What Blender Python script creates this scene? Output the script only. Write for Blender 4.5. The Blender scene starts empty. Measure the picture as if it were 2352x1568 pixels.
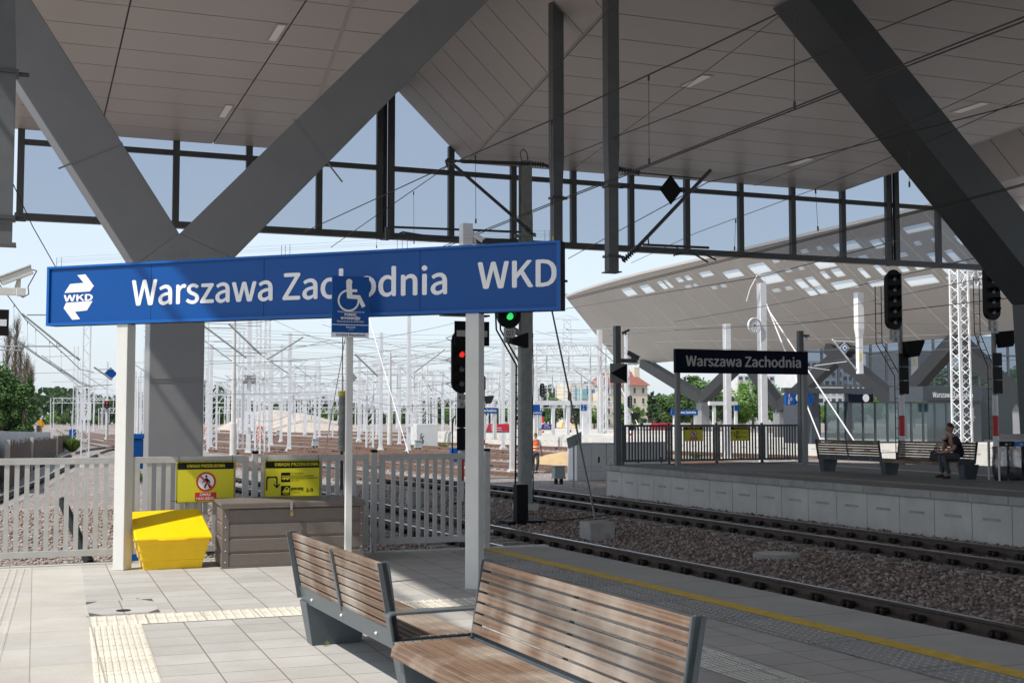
import bpy, math, random
import numpy as np
from mathutils import Vector, Matrix, Euler
R_ = math.radians
sc = bpy.context.scene
col = sc.collection
rnd = random.Random(7)

# ------------------------------------------------------------------ camera
cam_d = bpy.data.cameras.new("camera"); cam = bpy.data.objects.new("camera", cam_d); col.objects.link(cam)
cam.location = (0, 0, 1.5); cam.rotation_euler = (R_(90 + 3.38), 0, R_(-20.95))
cam_d.sensor_width = 36; cam_d.lens = 36 * 2853 / 2352; cam_d.clip_start = .1; cam_d.clip_end = 3000
sc.camera = cam
# ------------------------------------------------------------------ sky, sun, exposure
SUN_EL = 53.7
SUNDIR = Vector((-.70, -.22, 1.0)).normalized()      # towards the sun
world = bpy.data.worlds.new("World"); sc.world = world; world.use_nodes = True
nt = world.node_tree; nt.nodes.clear()
wo = nt.nodes.new("ShaderNodeOutputWorld"); bg = nt.nodes.new("ShaderNodeBackground"); sky = nt.nodes.new("ShaderNodeTexSky")
sky.sky_type = 'NISHITA'; sky.sun_disc = False; sky.sun_elevation = R_(SUN_EL)
sky.sun_rotation = math.atan2(SUNDIR.x, SUNDIR.y); sky.air_density = 1.0; sky.dust_density = 1.5; sky.ozone_density = 1.2
bg.inputs[1].default_value = 0.12
veil = nt.nodes.new("ShaderNodeMix"); veil.data_type = 'RGBA'; veil.inputs[0].default_value = .72      # thin high cloud over the clear sky
veil.inputs[7].default_value = (3.75, 4.2, 4.7, 1)
nt.links.new(sky.outputs[0], veil.inputs[6]); nt.links.new(veil.outputs[2], bg.inputs[0]); nt.links.new(bg.outputs[0], wo.inputs[0])
sd = bpy.data.lights.new("sun", 'SUN'); sd.energy = 2.8; sd.angle = R_(.6); sd.color = (1, .95, .87)
so = bpy.data.objects.new("sun", sd); col.objects.link(so); so.rotation_euler = (-SUNDIR).to_track_quat('-Z', 'Y').to_euler(); so.location = (-20, -10, 40)
sc.view_settings.view_transform = 'Standard'; sc.view_settings.look = 'None'
sc.view_settings.exposure = 0.84; sc.view_settings.gamma = 1.0
sc.cycles.use_denoising = True; sc.cycles.max_bounces = 8; sc.cycles.transparent_max_bounces = 24
sc.cycles.sample_clamp_indirect = 8.0

# ------------------------------------------------------------------ pixel (2352 x 1568 view of the photo) to a point of the place
_y, _p, _f = R_(20.95), R_(3.38), 2853.0
cF = Vector((math.sin(_y) * math.cos(_p), math.cos(_y) * math.cos(_p), math.sin(_p))); cR = Vector((math.cos(_y), -math.sin(_y), 0)); cU = cR.cross(cF)
CP = Vector((0, 0, 1.5))
def _ray(u, v): return cF * _f + cR * (u - 1176) + cU * (784 - v)
def gz(u, v, z): d = _ray(u, v); return CP + d * ((z - 1.5) / d.z)
def gy(u, v, Y): d = _ray(u, v); return CP + d * (Y / d.y)
def gx(u, v, X): d = _ray(u, v); return CP + d * (X / d.x)

# ------------------------------------------------------------------ mesh helpers
class MB:
    def __init__(s, org=None): s.v = []; s.f = []; s.o = Vector(org) if org is not None else Vector((0, 0, 0))
    def add(s, vs, fs):
        b = len(s.v); s.v += [tuple(Vector(p) - s.o) for p in vs]; s.f += [tuple(i + b for i in f) for f in fs]; return s
    def prism(s, poly, off):
        n = len(poly); a = [Vector(p) for p in poly]; b = [p + Vector(off) for p in a]
        nrm = Vector((0, 0, 0))
        for i in range(n): nrm += a[i].cross(a[(i + 1) % n])
        flip = nrm.dot(Vector(off)) > 0
        fs = [tuple(range(n)), tuple(range(2 * n - 1, n - 1, -1))] + [(i, n + i, n + (i + 1) % n, (i + 1) % n) for i in range(n)]
        if flip: fs = [tuple(reversed(f)) for f in fs]
        return s.add(a + b, fs)
    def box(s, x0, x1, y0, y1, z0, z1):
        return s.prism([(x0, y0, z0), (x1, y0, z0), (x1, y1, z0), (x0, y1, z0)], (0, 0, z1 - z0))
    def bar(s, p, q, w, h, up=(0, 0, 1)):
        p, q = Vector(p), Vector(q); d = (q - p).normalized(); u = Vector(up)
        if abs(d.dot(u)) > .99: u = Vector((0, 1, 0))
        a = d.cross(u).normalized(); b = a.cross(d).normalized()
        return s.prism([p - a * w / 2 - b * h / 2, p + a * w / 2 - b * h / 2, p + a * w / 2 + b * h / 2, p - a * w / 2 + b * h / 2], q - p)
    def tube(s, p, q, r, r2=None, n=8):
        p, q = Vector(p), Vector(q); r2 = r if r2 is None else r2; d = (q - p).normalized()
        u = Vector((0, 0, 1)) if abs(d.z) < .95 else Vector((1, 0, 0)); a = d.cross(u).normalized(); b = d.cross(a)
        vs = [p + (a * math.cos(t) + b * math.sin(t)) * r for t in [2 * math.pi * i / n for i in range(n)]] + [q + (a * math.cos(t) + b * math.sin(t)) * r2 for t in [2 * math.pi * i / n for i in range(n)]]
        return s.add(vs, [(i, (i + 1) % n, n + (i + 1) % n, n + i) for i in range(n)] + [tuple(range(n - 1, -1, -1)), tuple(range(n, 2 * n))])
    def path(s, pts, r, n=6):
        for i in range(len(pts) - 1): s.tube(pts[i], pts[i + 1], r, n=n)
        return s
    def ball(s, c, r, n=8, m=6, sz=1):
        c = Vector(c); vs = [c + Vector((0, 0, r * sz))]
        for j in range(1, m):
            for i in range(n):
                a, b = math.pi * j / m, 2 * math.pi * i / n; vs.append(c + Vector((r * math.sin(a) * math.cos(b), r * math.sin(a) * math.sin(b), r * sz * math.cos(a))))
        vs.append(c - Vector((0, 0, r * sz))); fs = [(0, 1 + i, 1 + (i + 1) % n) for i in range(n)]
        for j in range(m - 2):
            fs += [(1 + j * n + i, 1 + (j + 1) * n + i, 1 + (j + 1) * n + (i + 1) % n, 1 + j * n + (i + 1) % n) for i in range(n)]
        L = len(vs) - 1; fs += [(L, 1 + (m - 2) * n + (i + 1) % n, 1 + (m - 2) * n + i) for i in range(n)]
        return s.add(vs, fs)
    def lathe(s, c, prof, n=20, axis=None, cap=True):
        c = Vector(c); ax = Vector(axis or (0, 0, 1)).normalized(); u = Vector((0, 0, 1)) if abs(ax.z) < .9 else Vector((1, 0, 0)); a = ax.cross(u).normalized(); b = ax.cross(a)
        vs = []; m = len(prof)
        for r, h in prof: vs += [c + ax * h + (a * math.cos(2 * math.pi * i / n) + b * math.sin(2 * math.pi * i / n)) * r for i in range(n)]
        fs = [(j * n + i, j * n + (i + 1) % n, (j + 1) * n + (i + 1) % n, (j + 1) * n + i) for j in range(m - 1) for i in range(n)]
        if cap: fs += [tuple(range(n - 1, -1, -1)), tuple(range((m - 1) * n, m * n))]
        return s.add(vs, fs)
    def quad(s, a, b, c, d): return s.add([a, b, c, d], [(0, 1, 2, 3)])
    def build(s, name, mat, parent=None, smooth=False, bevel=0, seg=2):
        me = bpy.data.meshes.new(name); me.from_pydata(s.v, [], s.f); me.update()
        o = bpy.data.objects.new(name, me); col.objects.link(o)
        if mat: me.materials.append(mat)
        if smooth:
            for p in me.polygons: p.use_smooth = True
            if smooth == 'auto':
                try: me.set_sharp_from_angle(angle=R_(40))
                except Exception: pass
        if bevel:
            m = o.modifiers.new("bevel", 'BEVEL'); m.width = bevel; m.segments = seg; m.limit_method = 'ANGLE'; m.angle_limit = R_(35)
        if parent: o.parent = parent
        return o
def tag(o, label=None, cat=None, group=None, kind=None):
    if label: o['label'] = label
    if cat: o['category'] = cat
    if group: o['group'] = group
    if kind: o['kind'] = kind
    return o
def thing(name, label, cat, loc=(0, 0, 0), rz=0, group=None, kind=None):
    o = bpy.data.objects.new(name, None); col.objects.link(o); o.empty_display_size = .1
    o.location = loc; o.rotation_euler = (0, 0, rz); return tag(o, label, cat, group, kind)
def structure(o): o['kind'] = 'structure'; return o
def copy_tree(o, loc=None, rz=None, label=None, group=None, parent=None, scale=None):
    c = o.copy(); col.objects.link(c)
    if parent is not None: c.parent = parent
    if loc is not None: c.location = loc
    if rz is not None: c.rotation_euler = (0, 0, rz)
    if scale is not None: c.scale = scale
    if label: c['label'] = label
    if group: c['group'] = group
    for ch in list(o.children): copy_tree(ch, parent=c)
    return c

# ------------------------------------------------------------------ materials
def mat(name, color, rough=.5, metal=0, noise=0, nscale=8, bump=0, bscale=40, emit=None, es=1, spec=None, col2=None, coord='Object'):
    m = bpy.data.materials.new(name); m.use_nodes = True; t = m.node_tree; b = t.nodes["Principled BSDF"]
    b.inputs["Base Color"].default_value = (*color, 1); b.inputs["Roughness"].default_value = rough; b.inputs["Metallic"].default_value = metal
    if spec is not None: b.inputs["Specular IOR Level"].default_value = spec
    tc = t.nodes.new("ShaderNodeTexCoord")
    if noise or col2:
        n = t.nodes.new("ShaderNodeTexNoise"); n.inputs["Scale"].default_value = nscale; n.inputs["Detail"].default_value = 6; n.inputs["Roughness"].default_value = .65
        t.links.new(tc.outputs[coord], n.inputs[0]); r = t.nodes.new("ShaderNodeValToRGB"); r.color_ramp.elements[0].position = .3; r.color_ramp.elements[1].position = .7
        c2 = col2 or tuple(min(1, c * (1 + noise)) for c in color); c1 = color if col2 else tuple(c * (1 - noise) for c in color)
        r.color_ramp.elements[0].color = (*c1, 1); r.color_ramp.elements[1].color = (*c2, 1)
        t.links.new(n.outputs[0], r.inputs[0]); t.links.new(r.outputs[0], b.inputs["Base Color"])
        mr = t.nodes.new("ShaderNodeMapRange"); mr.inputs[3].default_value = max(.02, rough - .08); mr.inputs[4].default_value = min(1, rough + .1)
        t.links.new(n.outputs[0], mr.inputs[0]); t.links.new(mr.outputs[0], b.inputs["Roughness"])
    if bump:
        n2 = t.nodes.new("ShaderNodeTexNoise"); n2.inputs["Scale"].default_value = bscale; n2.inputs["Detail"].default_value = 5; t.links.new(tc.outputs[coord], n2.inputs[0])
        bp = t.nodes.new("ShaderNodeBump"); bp.inputs["Strength"].default_value = bump; bp.inputs["Distance"].default_value = .02
        t.links.new(n2.outputs[0], bp.inputs["Height"]); t.links.new(bp.outputs[0], b.inputs["Normal"])
    if emit: b.inputs["Emission Color"].default_value = (*emit, 1); b.inputs["Emission Strength"].default_value = es
    return m
def N(t, kind, **kw):
    n = t.nodes.new(kind)
    for k, v in kw.items(): setattr(n, k, v)
    return n
def mixc(t, fac, a, b, mode='MIX'):
    m = t.nodes.new("ShaderNodeMix"); m.data_type = 'RGBA'; m.blend_type = mode
    for s, v in ((m.inputs[0], fac), (m.inputs[6], a), (m.inputs[7], b)):
        if hasattr(v, 'is_linked') or hasattr(v, 'links'): t.links.new(v, s)
        elif isinstance(v, (int, float)): s.default_value = v
        else: s.default_value = (*v, 1)
    return m.outputs[2]

M = {}
M['steel_dark'] = mat('dark_steel_and_shade_grey', (.07, .076, .08), .42, noise=.12, nscale=1.5, bump=.05, bscale=3)  # dark steel; also stands for shade on the right column and far fence
M['steel_bench'] = mat('anthracite_bench_steel', (.085, .105, .12), .38, noise=.12, nscale=9)
M['column'] = mat('grey_painted_column_steel', (.235, .24, .25), .42, noise=.07, nscale=1.2, bump=.12, bscale=2.5)
M['post'] = mat('light_grey_powder_coat', (.60, .60, .58), .42, noise=.05, nscale=4)
M['fence'] = mat('light_grey_fence_paint', (.44, .44, .43), .5, noise=.10, nscale=7)
M['galv'] = mat('galvanised_mast_steel', (.70, .71, .73), .5, noise=.08, nscale=3)
M['galv_white'] = mat('white_painted_lattice_steel', (.78, .79, .80), .5, noise=.05)
M['galv_dull'] = mat('dull_galvanised_steel', (.30, .31, .30), .55, .2, noise=.18, nscale=6)
M['hanger'] = mat('hanger_post_grey_steel', (.125, .135, .14), .45, noise=.15, nscale=4)
M['wire'] = mat('dark_copper_wire', (.055, .05, .045), .6, .3)
M['wire_light'] = mat('grey_overhead_wire', (.16, .17, .18), .5, .4)
M['blue'] = mat('blue_sign_sheet', (.0, .066, .28), .4, noise=.05, nscale=2, spec=.3)
M['blue_edge'] = mat('blue_sign_frame', (.004, .10, .38), .32, spec=.3)
M['navy'] = mat('dark_navy_sheet', (.003, .006, .020), .7, spec=.15)
M['white'] = mat('white_sign_lettering', (.80, .81, .83), .5)
M['yellow'] = mat('yellow_warning_sheet', (.68, .62, .015), .45)
M['yellow_bin'] = mat('bright_yellow_plastic', (.90, .58, .002), .38, noise=.05, nscale=5, bump=.06, bscale=12)
M['yellow_line'] = mat('worn_yellow_line_paint', (.62, .43, .06), .7, nscale=9, noise=.22, bump=.15, bscale=120)
M['black'] = mat('black_matt_paint', (.007, .007, .008), .55, noise=.2, spec=.2)
M['black_rubber'] = mat('black_rubber', (.02, .02, .02), .7)
M['red'] = mat('red_paint', (.55, .02, .025), .45)
M['conc'] = mat('weathered_concrete', (.36, .355, .34), .85, noise=.2, nscale=2.2, bump=.25, bscale=30)
M['conc_light'] = mat('light_precast_concrete', (.55, .54, .51), .85, noise=.12, nscale=1.5, bump=.15, bscale=30)
M['brown_box'] = mat('brown_grey_painted_steel', (.155, .128, .112), .5, noise=.08, nscale=10)
M['rail'] = mat('rusty_rail_steel', (.085, .062, .05), .7, .1, noise=.4, nscale=6)
M['rail_top'] = mat('polished_rail_top', (.42, .44, .46), .28, 1.0)
M['rail_rust'] = mat('brown_rusty_rail', (.12, .062, .04), .8, noise=.35, nscale=4)
M['clip'] = mat('rusty_clip_steel', (.022, .018, .016), .7, .3, noise=.3, nscale=20)
M['sleeper'] = mat('concrete_sleeper', (.32, .305, .29), .9, noise=.25, nscale=5, bump=.2)
M['lamp'] = mat('frosted_lamp_glass', (.75, .72, .68), .3, emit=(1, .9, .8), es=.04)
M['signal_green'] = mat('green_signal_light', (.02, .35, .08), .2, emit=(.04, .9, .2), es=.45)
M['signal_red'] = mat('red_signal_light', (.4, .01, .01), .2, emit=(1, .03, .02), es=.45)
M['lens'] = mat('dark_signal_lens', (.10, .11, .12), .15)
M['skin'] = mat('skin', (.42, .22, .15), .55, noise=.08, nscale=20)
M['shirt_dark'] = mat('dark_navy_shirt', (.012, .014, .028), .85, bump=.3, bscale=25)
M['jeans'] = mat('grey_trousers', (.07, .085, .10), .85, noise=.15, nscale=15, bump=.3, bscale=20)
M['hair'] = mat('short_dark_hair', (.05, .03, .02), .8, noise=.3, nscale=60)
M['orange'] = mat('orange_safety_vest', (.95, .16, .01), .7)
M['shirt_white'] = mat('pale_shirt', (.65, .66, .75), .8)
M['shoe'] = mat('brown_leather_shoe', (.06, .025, .018), .5)
M['cab_white'] = mat('white_cabinet_paint', (.60, .61, .61), .5, noise=.05, nscale=3)
M['box_grey'] = mat('pale_green_grey_cast_box', (.33, .38, .38), .5, noise=.12, nscale=10)
M['sand'] = mat('ochre_sand', (.42, .30, .16), .95, noise=.15, nscale=3, bump=.5, bscale=8)
M['rubble'] = mat('pale_rubble', (.40, .345, .30), .95, noise=.15, nscale=.8, bump=.5, bscale=3)
M['bark'] = mat('grey_brown_bark', (.13, .10, .075), .9, noise=.3, nscale=10)
M['wall_cream'] = mat('cream_render', (.62, .56, .44), .85, noise=.06, nscale=.4)
M['wall_white'] = mat('pale_grey_render', (.60, .60, .60), .85, noise=.08, nscale=.4)
M['wall_grey'] = mat('grey_cladding', (.20, .19, .185), .8, noise=.1, nscale=.5)
M['roof_red'] = mat('red_roof_tiles', (.24, .085, .065), .8, noise=.15, nscale=2)
M['window'] = mat('dark_window_glass', (.05, .07, .09), .12)
M['teal'] = mat('turquoise_wall_poster', (.03, .42, .52), .6, col2=(.35, .62, .60), nscale=.6)
M['kiosk'] = mat('dark_grey_kiosk_cladding', (.055, .065, .08), .45)
M['wood_old'] = mat('old_dark_planks', (.075, .045, .028), .9, noise=.5, nscale=3)
M['sheet_grey'] = mat('pale_corrugated_sheet', (.42, .45, .48), .6, noise=.08, nscale=1)
M['clear_plastic'] = mat('clear_bag_plastic', (.55, .56, .60), .3)
M['gold'] = mat('brass_padlock', (.45, .33, .15), .35, .8)

def leaf_mat(name, c1, c2, c3):
    m = bpy.data.materials.new(name); m.use_nodes = True; t = m.node_tree; b = t.nodes["Principled BSDF"]; b.inputs["Roughness"].default_value = .65
    g = N(t, "ShaderNodeNewGeometry"); r = N(t, "ShaderNodeValToRGB"); e = r.color_ramp.elements
    e[0].color = (*c1, 1); e[1].color = (*c3, 1); x = e.new(.5); x.color = (*c2, 1)
    t.links.new(g.outputs["Random Per Island"], r.inputs[0]); t.links.new(r.outputs[0], b.inputs["Base Color"])
    tr = N(t, "ShaderNodeBsdfTranslucent"); t.links.new(r.outputs[0], tr.inputs[0]); mx = N(t, "ShaderNodeMixShader"); mx.inputs[0].default_value = .25
    o = t.nodes["Material Output"]; t.links.new(b.outputs[0], mx.inputs[1]); t.links.new(tr.outputs[0], mx.inputs[2]); t.links.new(mx.outputs[0], o.inputs[0]); return m
M['leaf'] = leaf_mat('green_leaves', (.03, .075, .018), (.06, .13, .03), (.12, .21, .05))
M['leaf_dark'] = leaf_mat('dark_green_leaves', (.018, .045, .018), (.035, .075, .025), (.06, .11, .04))
M['leaf_bright'] = leaf_mat('bright_green_leaves', (.06, .14, .02), (.12, .24, .04), (.20, .33, .07))
M['twig_dry'] = leaf_mat('dry_brown_twigs', (.10, .075, .045), (.19, .15, .10), (.28, .23, .17))
M['grass'] = leaf_mat('weeds', (.06, .13, .02), (.12, .22, .04), (.25, .27, .09))

def m_glass(name, colr, rough_mix=.06):
    m = bpy.data.materials.new(name); m.use_nodes = True; t = m.node_tree; t.nodes.clear()
    o = N(t, "ShaderNodeOutputMaterial"); tr = N(t, "ShaderNodeBsdfTransparent"); tr.inputs[0].default_value = (*colr, 1)
    gl = N(t, "ShaderNodeBsdfGlossy"); gl.inputs[1].default_value = .05; gl.inputs[0].default_value = (.8, .85, .9, 1); mx = N(t, "ShaderNodeMixShader"); mx.inputs[0].default_value = rough_mix
    t.links.new(tr.outputs[0], mx.inputs[1]); t.links.new(gl.outputs[0], mx.inputs[2]); t.links.new(mx.outputs[0], o.inputs[0]); return m
M['glass_tint'] = m_glass('tinted_mesh_glass', (.50, .54, .60), .04)
M['glass_clear'] = m_glass('clear_shelter_glass', (.62, .70, .70), .12)
M['plastic_bag'] = m_glass('clear_plastic_sheet', (.42, .42, .44), .14)

def m_ceiling():
    m = bpy.data.materials.new('satin_ceiling_panels'); m.use_nodes = True; t = m.node_tree; b = t.nodes["Principled BSDF"]
    tc = N(t, "ShaderNodeTexCoord"); n = N(t, "ShaderNodeTexNoise"); n.inputs["Scale"].default_value = .35; n.inputs["Detail"].default_value = 3
    t.links.new(tc.outputs["Object"], n.inputs[0])
    c = mixc(t, n.outputs[0], (.45, .415, .385), (.52, .48, .45)); t.links.new(c, b.inputs["Base Color"])
    b.inputs["Roughness"].default_value = .36; b.inputs["Specular IOR Level"].default_value = .6; return m
M['ceiling'] = m_ceiling()
M['ceiling_far'] = mat('far_canopy_panels', (.45, .43, .405), .5, noise=.06, nscale=.2)

def m_wood():
    m = bpy.data.materials.new('weathered_hardwood'); m.use_nodes = True; t = m.node_tree; b = t.nodes["Principled BSDF"]
    tc = N(t, "ShaderNodeTexCoord"); oi = N(t, "ShaderNodeNewGeometry"); mp = N(t, "ShaderNodeMapping"); mp.inputs["Scale"].default_value = (14, 1.3, 14)
    add = N(t, "ShaderNodeVectorMath", operation='ADD'); sc_ = N(t, "ShaderNodeVectorMath", operation='SCALE'); sc_.inputs[3].default_value = 37
    cx = N(t, "ShaderNodeCombineXYZ")
    for i in range(3): t.links.new(oi.outputs["Random Per Island"], cx.inputs[i])
    t.links.new(cx.outputs[0], sc_.inputs[0]); t.links.new(tc.outputs["Object"], add.inputs[0]); t.links.new(sc_.outputs[0], add.inputs[1]); t.links.new(add.outputs[0], mp.inputs[0])
    w = N(t, "ShaderNodeTexWave"); w.wave_type = 'BANDS'; w.bands_direction = 'Z'; w.inputs["Scale"].default_value = .9; w.inputs["Distortion"].default_value = 9; w.inputs["Detail"].default_value = 4; w.inputs["Detail Scale"].default_value = .6
    n = N(t, "ShaderNodeTexNoise"); n.inputs["Scale"].default_value = 3.0; n.inputs["Detail"].default_value = 8; n.inputs["Roughness"].default_value = .7
    fi = N(t, "ShaderNodeTexNoise"); fi.inputs["Scale"].default_value = 12; fi.inputs["Detail"].default_value = 6
    t.links.new(mp.outputs[0], w.inputs[0]); t.links.new(mp.outputs[0], n.inputs[0]); t.links.new(mp.outputs[0], fi.inputs[0])
    c1 = mixc(t, w.outputs[0], (.17, .105, .068), (.34, .225, .15)); c2 = mixc(t, n.outputs[0], (.115, .075, .052), c1)
    rr = N(t, "ShaderNodeValToRGB"); e = rr.color_ramp.elements; e[0].color = (.58, .55, .53, 1); e[1].color = (1.38, 1.36, 1.33, 1)
    t.links.new(oi.outputs["Random Per Island"], rr.inputs[0]); c3 = mixc(t, 1.0, c2, rr.outputs[0], 'MULTIPLY')
    g = N(t, "ShaderNodeTexNoise"); g.inputs["Scale"].default_value = 2.2; g.inputs["Detail"].default_value = 4; t.links.new(tc.outputs["Object"], g.inputs[0])
    gr = N(t, "ShaderNodeValToRGB"); gr.color_ramp.elements[0].position = .45; gr.color_ramp.elements[1].position = .72; t.links.new(g.outputs[0], gr.inputs[0])
    c4 = mixc(t, gr.outputs[0], c3, (.36, .315, .27)); t.links.new(c4, b.inputs["Base Color"]); b.inputs["Roughness"].default_value = .62
    bp = N(t, "ShaderNodeBump"); bp.inputs["Strength"].default_value = .35; bp.inputs["Distance"].default_value = .004; t.links.new(fi.outputs[0], bp.inputs["Height"]); t.links.new(bp.outputs[0], b.inputs["Normal"]); return m
M['wood'] = m_wood()

def m_gravel():
    m = bpy.data.materials.new('track_ballast'); m.use_nodes = True; t = m.node_tree; b = t.nodes["Principled BSDF"]
    tc = N(t, "ShaderNodeTexCoord"); v = N(t, "ShaderNodeTexVoronoi"); v.inputs["Scale"].default_value = 17; t.links.new(tc.outputs["Object"], v.inputs[0])
    n = N(t, "ShaderNodeTexNoise"); n.inputs["Scale"].default_value = .22; n.inputs["Detail"].default_value = 5; t.links.new(tc.outputs["Object"], n.inputs[0])
    sp = N(t, "ShaderNodeSeparateColor"); t.links.new(v.outputs["Color"], sp.inputs[0])
    r = N(t, "ShaderNodeValToRGB"); e = r.color_ramp.elements; e[0].color = (.13, .115, .105, 1); e[1].color = (.44, .40, .38, 1); x = e.new(.5); x.color = (.25, .215, .20, 1)
    t.links.new(sp.outputs[0], r.inputs[0]); rn = N(t, "ShaderNodeValToRGB"); rn.color_ramp.elements[0].position = .35; rn.color_ramp.elements[1].position = .65; rn.color_ramp.elements[0].color = (.88, .86, .86, 1); rn.color_ramp.elements[1].color = (1.08, 1.05, 1.04, 1)
    t.links.new(n.outputs[0], rn.inputs[0]); c = mixc(t, 1.0, r.outputs[0], rn.outputs[0], 'MULTIPLY'); t.links.new(c, b.inputs["Base Color"])
    b.inputs["Roughness"].default_value = .92; bp = N(t, "ShaderNodeBump"); bp.inputs["Strength"].default_value = 1.0; bp.inputs["Distance"].default_value = .05
    bp.invert = True; t.links.new(v.outputs["Distance"], bp.inputs["Height"]); t.links.new(bp.outputs[0], b.inputs["Normal"]); return m
M['gravel'] = m_gravel()
def m_stones():
    m = bpy.data.materials.new('loose_ballast_stones'); m.use_nodes = True; t = m.node_tree; b = t.nodes["Principled BSDF"]
    g = N(t, "ShaderNodeNewGeometry"); r = N(t, "ShaderNodeValToRGB"); e = r.color_ramp.elements
    e[0].color = (.14, .11, .095, 1); e[1].color = (.50, .43, .39, 1); x = e.new(.4); x.color = (.27, .20, .17, 1); x = e.new(.7); x.color = (.36, .29, .26, 1)
    t.links.new(g.outputs["Random Per Island"], r.inputs[0]); t.links.new(r.outputs[0], b.inputs["Base Color"]); b.inputs["Roughness"].default_value = .9; return m
M['stones'] = m_stones()

def m_paving(name, bw, bh, base, var, mortar, off=0.0, msize=.006, rot=0):
    m = bpy.data.materials.new(name); m.use_nodes = True; t = m.node_tree; b = t.nodes["Principled BSDF"]
    tc = N(t, "ShaderNodeTexCoord"); mp = N(t, "ShaderNodeMapping"); mp.inputs["Rotation"].default_value = (0, 0, rot); t.links.new(tc.outputs["Object"], mp.inputs[0])
    br = N(t, "ShaderNodeTexBrick"); br.offset = off; br.squash = 1; br.inputs["Scale"].default_value = 1; br.inputs["Brick Width"].default_value = bw; br.inputs["Row Height"].default_value = bh
    br.inputs["Mortar Size"].default_value = msize; br.inputs["Mortar Smooth"].default_value = .2; br.inputs["Bias"].default_value = 0
    br.inputs["Color1"].default_value = (*base, 1); br.inputs["Color2"].default_value = (*var, 1); br.inputs["Mortar"].default_value = (*mortar, 1); t.links.new(mp.outputs[0], br.inputs[0])
    n = N(t, "ShaderNodeTexNoise"); n.inputs["Scale"].default_value = 140; n.inputs["Detail"].default_value = 4; t.links.new(tc.outputs["Object"], n.inputs[0])
    n2 = N(t, "ShaderNodeTexNoise"); n2.inputs["Scale"].default_value = 1.1; n2.inputs["Detail"].default_value = 7; n2.inputs["Roughness"].default_value = .7; t.links.new(tc.outputs["Object"], n2.inputs[0])
    r1 = N(t, "ShaderNodeValToRGB"); r1.color_ramp.elements[0].position = .35; r1.color_ramp.elements[0].color = (.80, .80, .80, 1); r1.color_ramp.elements[1].position = .62; r1.color_ramp.elements[1].color = (1.12, 1.12, 1.12, 1); t.links.new(n.outputs[0], r1.inputs[0])
    r2 = N(t, "ShaderNodeValToRGB"); r2.color_ramp.elements[0].position = .32; r2.color_ramp.elements[0].color = (.84, .82, .79, 1); r2.color_ramp.elements[1].position = .68; r2.color_ramp.elements[1].color = (1.06, 1.06, 1.06, 1); t.links.new(n2.outputs[0], r2.inputs[0])
    c = mixc(t, 1.0, mixc(t, 1.0, br.outputs[0], r1.outputs[0], 'MULTIPLY'), r2.outputs[0], 'MULTIPLY'); t.links.new(c, b.inputs["Base Color"]); b.inputs["Roughness"].default_value = .85
    bp = N(t, "ShaderNodeBump"); bp.inputs["Strength"].default_value = .6; bp.inputs["Distance"].default_value = .006; bp.invert = True; t.links.new(br.outputs["Fac"], bp.inputs["Height"])
    bp2 = N(t, "ShaderNodeBump"); bp2.inputs["Strength"].default_value = .25; bp2.inputs["Distance"].default_value = .003; t.links.new(n.outputs[0], bp2.inputs["Height"]); t.links.new(bp.outputs[0], bp2.inputs["Normal"]); t.links.new(bp2.outputs[0], b.inputs["Normal"]); return m
M['paving'] = m_paving('grey_granite_paving', .345, .325, (.465, .455, .44), (.40, .395, .385), (.20, .185, .16), msize=.0048)
M['paving_edge'] = m_paving('edge_slab_paving', 1.6, 1.0, (.44, .435, .425), (.40, .40, .39), (.17, .17, .165), msize=.006)
M['paving_left'] = m_paving('long_slab_paving', 2.6, .62, (.50, .485, .455), (.45, .44, .42), (.33, .31, .28), msize=.004)
M['tactile'] = m_paving('cream_tactile_slabs', .40, .40, (.70, .68, .60), (.64, .61, .54), (.42, .38, .32), msize=.006)
M['tactile_grey'] = m_paving('grey_stud_slabs', .40, 1.0, (.36, .36, .355), (.33, .33, .33), (.18, .18, .18), msize=.005)
M['guide_grey'] = m_paving('pale_guide_slabs', .40, .40, (.62, .62, .58), (.55, .55, .52), (.34, .33, .31), msize=.006)
M['p2_floor'] = m_paving('far_platform_paving', 1.0, .5, (.24, .23, .215), (.20, .195, .185), (.11, .105, .10))

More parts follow.
